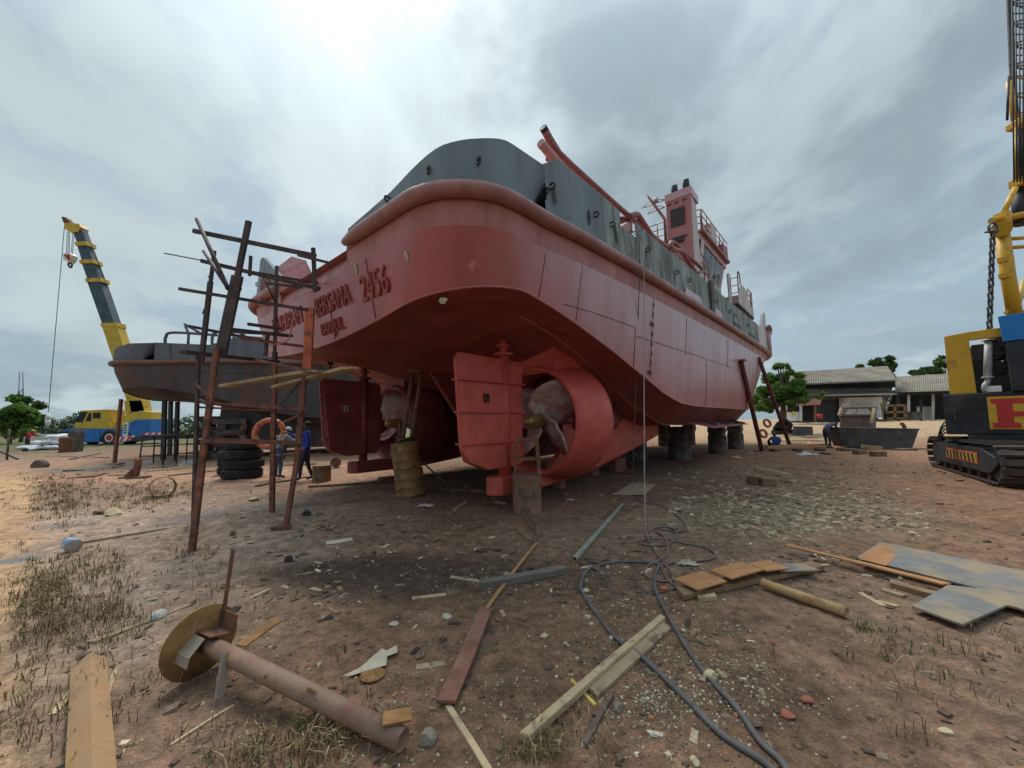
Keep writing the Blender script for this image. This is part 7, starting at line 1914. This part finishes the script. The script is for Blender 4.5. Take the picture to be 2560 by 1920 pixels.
# ------------------------------------------------------------------ foreground: hoses
def hose(label, pts, r, mat=None, name='hose', z0=None):
    P = [gp(x, y, r * 1.0) if not isinstance(x, Vector) else x for x, y in pts]
    mb = MB(); mb.tube(catmull(P, 6), r, 8); return mb.build(name, mat or m_rope, None, True, label, 'hose')
Z6 = lambda l: [(1380 + .2411 * a, 1100 + .2411 * b) for a, b in l]
hose('grey hose running from the coil to the lower right, the right one', [(1990, 1985), (1955, 1920), (1898, 1863), (1840, 1782), (1760, 1690), (1713, 1620), (1667, 1540), (1640, 1480)] + Z6([(1065, 1500), (1070, 1400), (1120, 1290)]), .0165)
hose('grey hose making a wide loop left then running off the bottom', [(1960, 1975), (1909, 1920), (1805, 1852), (1701, 1748), (1600, 1645), (1540, 1600), (1493, 1540)] + Z6([(340, 1640), (300, 1540), (320, 1430), (400, 1330), (560, 1275), (760, 1262), (1000, 1275), (1150, 1300)]), .0165)
hose('brownish hose looped in the tangled coil', Z6([(1130, 1250), (1060, 1150), (1000, 1050), (985, 985), (1060, 930), (1180, 915), (1270, 940), (1290, 990), (1250, 1060), (1160, 1100), (1020, 1105), (925, 1080), (930, 1050), (1020, 1035), (1200, 1040), (1400, 1080), (1560, 1110), (1660, 1160), (1690, 1200), (1640, 1240), (1480, 1260), (1300, 1270), (1160, 1300)]), .0135, M('brown_grey_hose', (.15, .12, .105), .65, 0, .25, 8, .1, 60))
hose('thin hose crossing the coil in a figure of eight', Z6([(1250, 1500), (1180, 1420), (1140, 1330), (1160, 1290), (1230, 1360), (1250, 1440), (1190, 1470), (1090, 1460), (980, 1410), (955, 1360), (1010, 1300), (1120, 1245), (1190, 1190), (1200, 1090), (1170, 1020), (1080, 960)]), .0125, M('pinkish_hose', (.20, .13, .11), .65, 0, .25, 8, .1, 60))
hose('short hose end with an orange coupling at the coil', Z6([(1130, 1570), (1200, 1560), (1270, 1545), (1260, 1500)]), .0125)
mb = MB(); p, q = gp(*Z6([(1125, 1555)])[0], .02), gp(*Z6([(1195, 1560)])[0], .02); mb.cyl(p, q, .024, None, 10); mb.build('hose_coupling', M('orange_plastic', (.62, .12, .05), .5), None, True, 'orange coupling on the hose end', 'coupling')
def shipw(u, v, z): s, c = math.sin(SHIP_TH), math.cos(SHIP_TH); return Vector((SHIP[0] + s * u + c * v, SHIP[1] + c * u - s * v, z))
for tp, gx, lab, mm, tail in ((SV(1588, 600, 4.62), (1614, 1330), 'pale hanging line dropping from the bulwark notch to the hose coil', M('pale_line', (.30, .25, .22), .7, 0, .2), Z6([(985, 985), (1000, 1060)])),
                              (SV(1579, 600, 4.62), (1583, 1215), 'dark hanging hose from the bulwark notch to the ground by the board', m_rope, Z6([(880, 610), (1000, 670), (1130, 690), (1280, 790), (1380, 900), (1350, 960), (1230, 955), (1080, 930)]))):
    w0 = shipw(tp.x, 4.3, 5.76); w1 = shipw(tp.x, 4.68, 5.80); w2 = shipw(tp.x - .02, 4.80, 5.3); g0 = gp(*gx, .015)
    mid = w2.lerp(g0, .5) + Vector((.0, .02, -.05)); P = [w0, w1, w2, mid, w2.lerp(g0, .85) + Vector((0, .03, 0)), g0] + [gp(*t, .015) for t in tail]
    mb = MB(); mb.tube(catmull(P, 6), .010, 8); mb.build('hanging_line', mm, None, True, lab, 'rope')
# thin wire left of centre
hose('thin brown cable curling near the brown drum foot', [(1262, 1242), (1290, 1275), (1318, 1310), (1338, 1335), (1345, 1350), (1330, 1355), (1310, 1345), (1290, 1325)], .008, m_rust, 'cable')
hose('thin cable end running along the wooden strip', [(1325, 1300), (1338, 1320), (1335, 1345), (1322, 1362)], .008, m_rust, 'cable')

# ------------------------------------------------------------------ foreground: auger-like pipe with disc
P0 = gp(500, 1680); dc = P0 + Vector((.0, 0, .225)); pe = gp(1000, 1885); pe.z += .062
ax = (pe - dc).normalized()
m_pipe = M('peeling_pipe_paint', (.26, .158, .105), .7, 0, .2, 5, .2, 40, second=((.24, .10, .075), .60, 3.0, .08), third=((.12, .07, .05), .66, 14))
m_disc = M('orange_brown_rust', (.26, .13, .045), .85, 0, .3, 7, .25, 50, second=((.15, .075, .035), .58, 6), third=((.40, .24, .11), .68, 9))
pp = thing('disc_footed_pipe', 'rusty pipe with a round foot disc lying in the left foreground', 'pipe', P0)
mb = MB(); mb.lathe([(.044, .0), (.054, 0), (.054, (pe - dc).length + .02), (.044, (pe - dc).length + .02)], dc, ax, 26, True); mb.build('pipe', m_pipe, pp)
mb = MB(); mb.lathe([(0, -.012), (.232, -.012), (.232, .0), (0, .0)], dc, ax, 48); mb.build('foot_disc', m_disc, pp)
a_, s_, u_ = frame_from(ax); s_ = -s_
def pl3(a, s, u): return dc + a_ * a + s_ * s + u_ * u
mb = MB(); mb.prism([pl3(.004, .10, .05), pl3(.16, .10, .05), pl3(.16, -.04, .085), pl3(.004, -.04, .085)], u_ * .008); mb.prism([pl3(.004, .10, .05), pl3(.16, .10, .05), pl3(.16, .125, .16), pl3(.004, .125, .16)], s_ * .008); mb.build('bracket', m_rust, pp)
mb = MB(); mb.prism([pl3(.004, -.05, .07), pl3(.12, -.05, .07), pl3(.13, -.14, -.01), pl3(.004, -.14, -.01)], u_ * .008); mb.prism([pl3(.004, -.14, -.01), pl3(.13, -.14, -.01), pl3(.13, -.15, -.06), pl3(.004, -.15, -.06)], s_ * .008); mb.build('bracket', M('grey_brown_plate', (.30, .25, .19), .8, 0, .2, 5, .2), pp)
mb = MB(); mb.bar(pl3(.012, .12, .12), pl3(-.02, .17, .56), .028, .006, a_); mb.build('upright_strip', m_rust, pp)
mb = MB(); mb.bar(pl3(.35, .04, .05), pl3(.28, .34, .06), .07, .01, u_); mb.build('side_strip', m_disc, pp)
mb = MB(); mb.bar(pl3(.34, -.045, .055), pl3(.40, -.10, -.18), .05, .01, a_); mb.build('side_strip', M('grey_brown_plate', (.30, .25, .19)), pp)
mb = MB(); Lp = (pe - dc).length; mb.bar(pl3(Lp - .10, -.02, .07), pl3(Lp + .01, .07, .075), .09, .012, u_); mb.build('weld_tab', m_disc, pp)
mb = MB(); mb.prism([pl3(Lp * .62, -.03, .055), pl3(Lp * .62 + .08, -.03, .055), pl3(Lp * .62 + .05, -.06, .09)], s_ * .008); mb.build('weld_tab', m_disc, pp)
# angle steel at the lower left
A0, A1 = gp(222, 1662), gp(228, 1990); dr = (A1 - A0).normalized(); sdv = Vector((-dr.y, dr.x, 0)); ang = thing('angle_section', 'tan angle steel section lying ridge up at the lower left', 'steel section', A0)
m_tan = M('tan_rust_primer', (.34, .205, .105), .75, 0, .15, 3, .15, 50, second=((.36, .19, .08), .6, 2.5, .1), third=((.2, .14, .09), .74, 9))
hw = .085; hh = .075
for s in (-1, 1):
    mb = MB(); f = sdv * hw * s
    mb.prism([A0 + Vector((0, 0, hh)), A1 + Vector((0, 0, hh)), A1 + f + Vector((0, 0, .012)), A0 + f + Vector((0, 0, .012))], (0, 0, .009)); mb.build('flange', m_tan, ang)
# timber and steel strips
plank('red-brown flat steel strip lying in the centre foreground', (1114, 1778), (1214, 1530), .115, .022, M('red_brown_strip', (.20, .085, .06), .8, 0, .25, 3, .2, 40, second=((.27, .13, .09), .58, 2)), 'steel_strip', 'steel strip', .03)
plank('narrow orange-brown strip continuing from the red-brown strip', (1214, 1528), (1342, 1360), .038, .012, M('orange_strip', (.38, .20, .085), .8, 0, .25, 3, .2), 'steel_strip', 'steel strip', .015)
plank('pale stick at the lower end of the red-brown strip', (1120, 1775), (1225, 1935), .035, .022, m_woodl, 'stick', 'stick')
plank('dark grey squared timber crossing the narrow strip', (1200, 1468), (1416, 1428), .11, .075, M('grey_timber', (.17, .14, .115), .85, 0, .3, 3, .3, 60), 'timber', 'timber', .01)
plank('pale splintered slat left of the dark timber', (1125, 1440), (1215, 1455), .05, .012, m_wood, 'slat', 'slat')
plank('longer squared pale timber of the pair in the centre right foreground', (1310, 1862), (1658, 1556), .052, .045, m_woodl, 'timber', 'timber', .01)
plank('shorter channel-shaped board beside the longer pale timber', (1482, 1738), (1668, 1572), .085, .035, m_wood, 'board', 'board', 0)
plank('small yellow stick sticking out under the pale timber', (1428, 1697), (1488, 1766), .022, .012, M('yellow_stick', (.58, .40, .09), .8), 'stick', 'stick')
plank('dark weathered branch-like stick right of the pale timbers', (1462, 1870), (1530, 1742), .03, .03, m_woodd, 'stick', 'stick')
mb = MB(); a, b = gp(1436, 1402), gp(1556, 1268); mb.lathe([(.028, 0), (.036, 0), (.036, (b - a).length), (.028, (b - a).length)], a + Vector((0, 0, .036)), b - a, 18, True); mb.build('pipe', M('grey_green_pipe', (.22, .235, .19), .6, 0, .25, 4, .15, 40, second=((.30, .26, .17), .58, 3)), None, True, 'thin grey-green pipe lying right of the brown drum', 'pipe')
plank('long thin batten lying left of the scaffold foot', (200, 1358), (595, 1305), .05, .035, m_wood, 'batten', 'batten')
plank('curved weathered strip of bark in the left grass', (225, 1605), (480, 1508), .075, .02, m_wood, 'strip', 'strip', 0, .03)
plank('thin pale straw-like stick behind the lower left steel', (425, 1860), (585, 1758), .016, .012, m_woodl, 'stick', 'stick')
plank('pale wedge of wood left of the angle steel', (132, 1780), (192, 1710), .04, .012, m_woodl, 'offcut', 'offcut'); plank('pale lath right of the angle steel', (258, 1755), (288, 1675), .025, .012, m_woodl, 'lath', 'lath')
plank('broad pale offcut in the dark rubbish', (1030, 1490), (1115, 1483), .05, .02, m_woodl, 'offcut', 'offcut'); plank('small offcut by the white rag', (1135, 1278), (1165, 1258), .07, .03, m_wood, 'offcut', 'offcut'); plank('flat tan offcut left of the red-brown strip', (1040, 1668), (1112, 1655), .06, .01, m_wood, 'offcut', 'offcut')
# plywood scrap and lid
m_ply = M('pale_board_scrap', (.44, .385, .29), .85, 0, .15, 6, .2, 50)
plate('jagged pale board scrap in the left centre foreground', [(856, 1692), (900, 1670), (955, 1622), (966, 1628), (992, 1614), (994, 1632), (968, 1642), (966, 1664), (925, 1676), (880, 1690)], .006, m_ply, .015, None, 'board_scrap', 'board')
mb = MB(); c = gp(932, 1692, .008); mb.lathe([(0, 0), (.075, 0), (.08, .006), (.075, .01), (0, .008)], c, (0, 0, 1), 24); mb.build('tin_lid', m_disc, None, True, 'round rusty tin lid beside the pale board scrap', 'lid')
plate('dirty sheet of board lying in front of the brick pier', [(1530, 1238), (1582, 1206), (1638, 1212), (1612, 1238)], .012, M('dirty_board', (.30, .22, .155), .85, 0, .25, 3, .2, 40), .02, None, 'board_sheet', 'board')
# paint can, stones
b = gp(178, 1378); cn = thing('paint_can', 'blue and white paint can lying on its side in the grass', 'can', b); axc = Vector((.8, -.5, 0)).normalized(); cc = b + Vector((0, 0, .085))
mb = MB(); mb.lathe([(0, -.1), (.082, -.1), (.088, -.095), (.085, -.08), (.085, .08), (.088, .095), (.08, .1), (0, .09)], cc, axc, 24); mb.build('body', M('tin_metal', (.35, .34, .32), .45, .6, .2, 6, .1), cn)
mb = MB(); mb.lathe([(.0865, -.07), (.0865, .06)], cc, axc, 24); mb.build('label', M('blue_white_label', (.10, .22, .45), .5, 0, .2, 6, 0, second=((.65, .66, .66), .52, 5, .03)), cn)
def rock_thing(label, px, py, s, mat, seed, flat=.7): mb = MB(); b = gp(px, py); mb.rock(b + Vector((0, 0, s * flat * .45)), s, seed, flat, 3); return mb.build('stone', mat, None, True, label, 'stone')
m_stone = M('grey_stone', (.22, .185, .145), .9, 0, .25, 8, .5, 40); m_pale = M('pale_yellow_stone', (.52, .43, .26), .9, 0, .2, 10, .5, 40, second=((.40, .30, .16), .6, 12)); m_rb = M('red_brick_fragment', (.30, .105, .065), .9, 0, .25, 9, .4, 40)
for lab, px, py, s, mm, sd, fl in (('pale yellow lump of stone lying on the right hose', 1776, 1700, .052, m_pale, 3, .62), ('grey rock at the open end of the lying pipe', 1068, 1862, .055, m_stone, 7, .75), ('grey stone half buried right of the pale timber', 1545, 1778, .035, m_stone, 9, .8), ('red brick fragment near the right foreground, the lower one', 1968, 1792, .036, m_rb, 4, .5), ('red brick fragment a little higher to the right', 2022, 1760, .036, m_rb, 6, .6),
                                   ('white topped stone on the bark strip in the left grass', 394, 1540, .06, M('white_grey_stone', (.46, .46, .42), .9, 0, .2, 8, .3), 5, .75), ('yellow foam lump in the grass at left', 282, 1288, .15, m_pale, 12, .6), ('tan stone left of the yellow foam lump', 255, 1285, .12, m_bdrum, 13, .6), ('flat yellowish stone behind the scaffold', 635, 1250, .13, m_pale, 14, .4), ('dark stone right of the scaffold foot', 768, 1290, .1, m_dark, 15, .8), ('dark lump in the silt left of centre', 722, 1400, .06, m_dark, 16, .9),
                                   ('small orange stone under the steel plates', 1932, 1612, .025, m_rb, 17, .6), ('pale pebble in the lower right corner', 2365, 1840, .03, m_pale, 18, .5), ('yellow pebble at the bottom right of the hoses', 1738, 1915, .03, m_pale, 19, .7), ('round pale stone left of the dark rubbish', 835, 1480, .035, m_stone, 20, .7), ('pale stone beside the hose loop', 1462, 1478, .04, m_pale, 21, .6), ('flat pale chip by the red-brown strip', 1118, 1540, .05, m_ply, 22, .3), ('flat white chip left of the strip', 985, 1558, .05, m_ply, 23, .25), ('pale stone chip in the centre foreground', 1360, 1590, .028, m_pale, 24, .6)):
    rock_thing(lab, px, py, s, mm, sd, fl)

# ------------------------------------------------------------------ foreground: steel plates on the right
m_pl_r = M('rust_orange_plate', (.40, .19, .075), .75, 0, .2, 4, .15, 40, second=((.22, .12, .07), .6, 5), third=((.13, .09, .06), .72, 12))
m_pl_g = M('mill_grey_plate', (.165, .165, .16), .55, 0, .25, 3, .15, 30, second=((.30, .225, .14), .54, 2.6, .1), third=((.36, .16, .06), .66, 4, .06))
m_pl_b = M('mill_grey_plate_rust_end', (.2, .21, .215), .6, 0, .2, 2, .1, 30, second=((.44, .19, .06), .585, 1.3, .015), third=((.34, .28, .18), .66, 3))
m_pl_e = M('brown_plate_edge', (.24, .15, .08), .8, 0, .3, 5, .2, 40)
# stack A
plank('lower long steel bar under the small rusty plates', (1700, 1492), (2045, 1418), .17, .05, m_pl_e, 'steel_bar', 'steel bar', .02)
plate('grey blue plate end showing at the right of the small plates', [(1950, 1432), (2050, 1428), (2010, 1412), (1930, 1410)], .014, m_pl_g, .075, [.06, .06, .07, .07], 'steel_plate', 'steel plate', 'small rusty plates stacked beside the hoses')
plate('left small square rusty plate of the stack beside the hoses', [(1684, 1450), (1745, 1478), (1818, 1456), (1758, 1430)], .016, m_pl_r, .09, [.085, .085, .09, .09], 'steel_plate', 'steel plate', 'small rusty plates stacked beside the hoses')
plate('middle rusty plate with a stain, highest of the small stack', [(1774, 1428), (1830, 1450), (1912, 1426), (1855, 1406)], .016, m_pl_r, .12, None, 'steel_plate', 'steel plate', 'small rusty plates stacked beside the hoses')
plate('right rusty plate of the small stack', [(1866, 1412), (1914, 1430), (1975, 1424), (1920, 1403)], .016, m_pl_r, .105, None, 'steel_plate', 'steel plate', 'small rusty plates stacked beside the hoses')
plank('short pale timber under the small rusty plates', (1745, 1502), (1790, 1498), .06, .05, m_woodl, 'timber', 'timber')
mb = MB(); a, b = gp(1908, 1472), gp(2118, 1546); mb.lathe([(.036, 0), (.043, 0), (.043, (b - a).length), (.036, (b - a).length)], a + Vector((0, 0, .06)), (b - a) + Vector((0, 0, -.005)), 20, True); mb.build('pipe', M('tan_rust_pipe', (.42, .27, .12), .7, 0, .2, 4, .2, 40, second=((.28, .15, .06), .6, 5)), None, True, 'tan rusty pipe sticking out under the small plates', 'pipe')
# stack B
pbk = plate('long grey steel plate with an orange rusty end at the right', [(2143, 1397), (2560, 1505), (2700, 1540), (2700, 1480), (2560, 1432), (2262, 1370), (2200, 1358)], .02, m_pl_g, .06, [.075, .05, .05, .05, .05, .06, .075], 'steel_plate', 'steel plate')
plate('orange rust coated end sheet on the long grey plate', [(2146, 1397), (2216, 1415), (2258, 1373), (2201, 1359)], .004, m_pl_r, .08, [.0955, .0895, .0835, .0955], 'rust_sheet', 'steel plate')
plate('grey plate with brown stains lying nearest at the right edge', [(2280, 1520), (2407, 1567), (2518, 1518), (2545, 1524), (2600, 1545), (2650, 1500), (2370, 1467)], .02, m_pl_g, .06, [.05, .05, .05, .05, .05, .06, .07], 'steel_plate', 'steel plate')
plank('long orange rusty flat bar on the plates at the right', (1965, 1380), (2370, 1482), .07, .02, m_pl_r, 'steel_bar', 'steel bar', .085, .10)
plank('grey channel under the orange flat bar', (2225, 1458), (2345, 1492), .12, .06, m_pl_e, 'steel_bar', 'steel bar', 0)
plank('pale board end under the plates at the right', (2205, 1472), (2262, 1490), .07, .03, m_wood, 'board', 'board')
plank('brown flat bar at the far right edge', (2508, 1430), (2600, 1448), .16, .02, m_pl_r, 'steel_bar', 'steel bar', .03)
plank('shadowed bearer beam under the long grey plate', (2160, 1405), (2420, 1475), .10, .05, m_woodd, 'timber', 'timber')
for i, (a, b, lab) in enumerate((((2150, 1480), (2210, 1515), 'curled pale wood shaving below the orange bar'), ((2190, 1500), (2245, 1518), 'pale bark strip beside the shaving'), ((2010, 1408), (2075, 1412), 'pale chips strip between the two plate stacks'), ((2420, 1418), (2460, 1428), 'pale chip heap behind the long plate'))):
    plank(lab, a, b, .05, .015, m_woodl, 'wood_shaving', 'shaving')
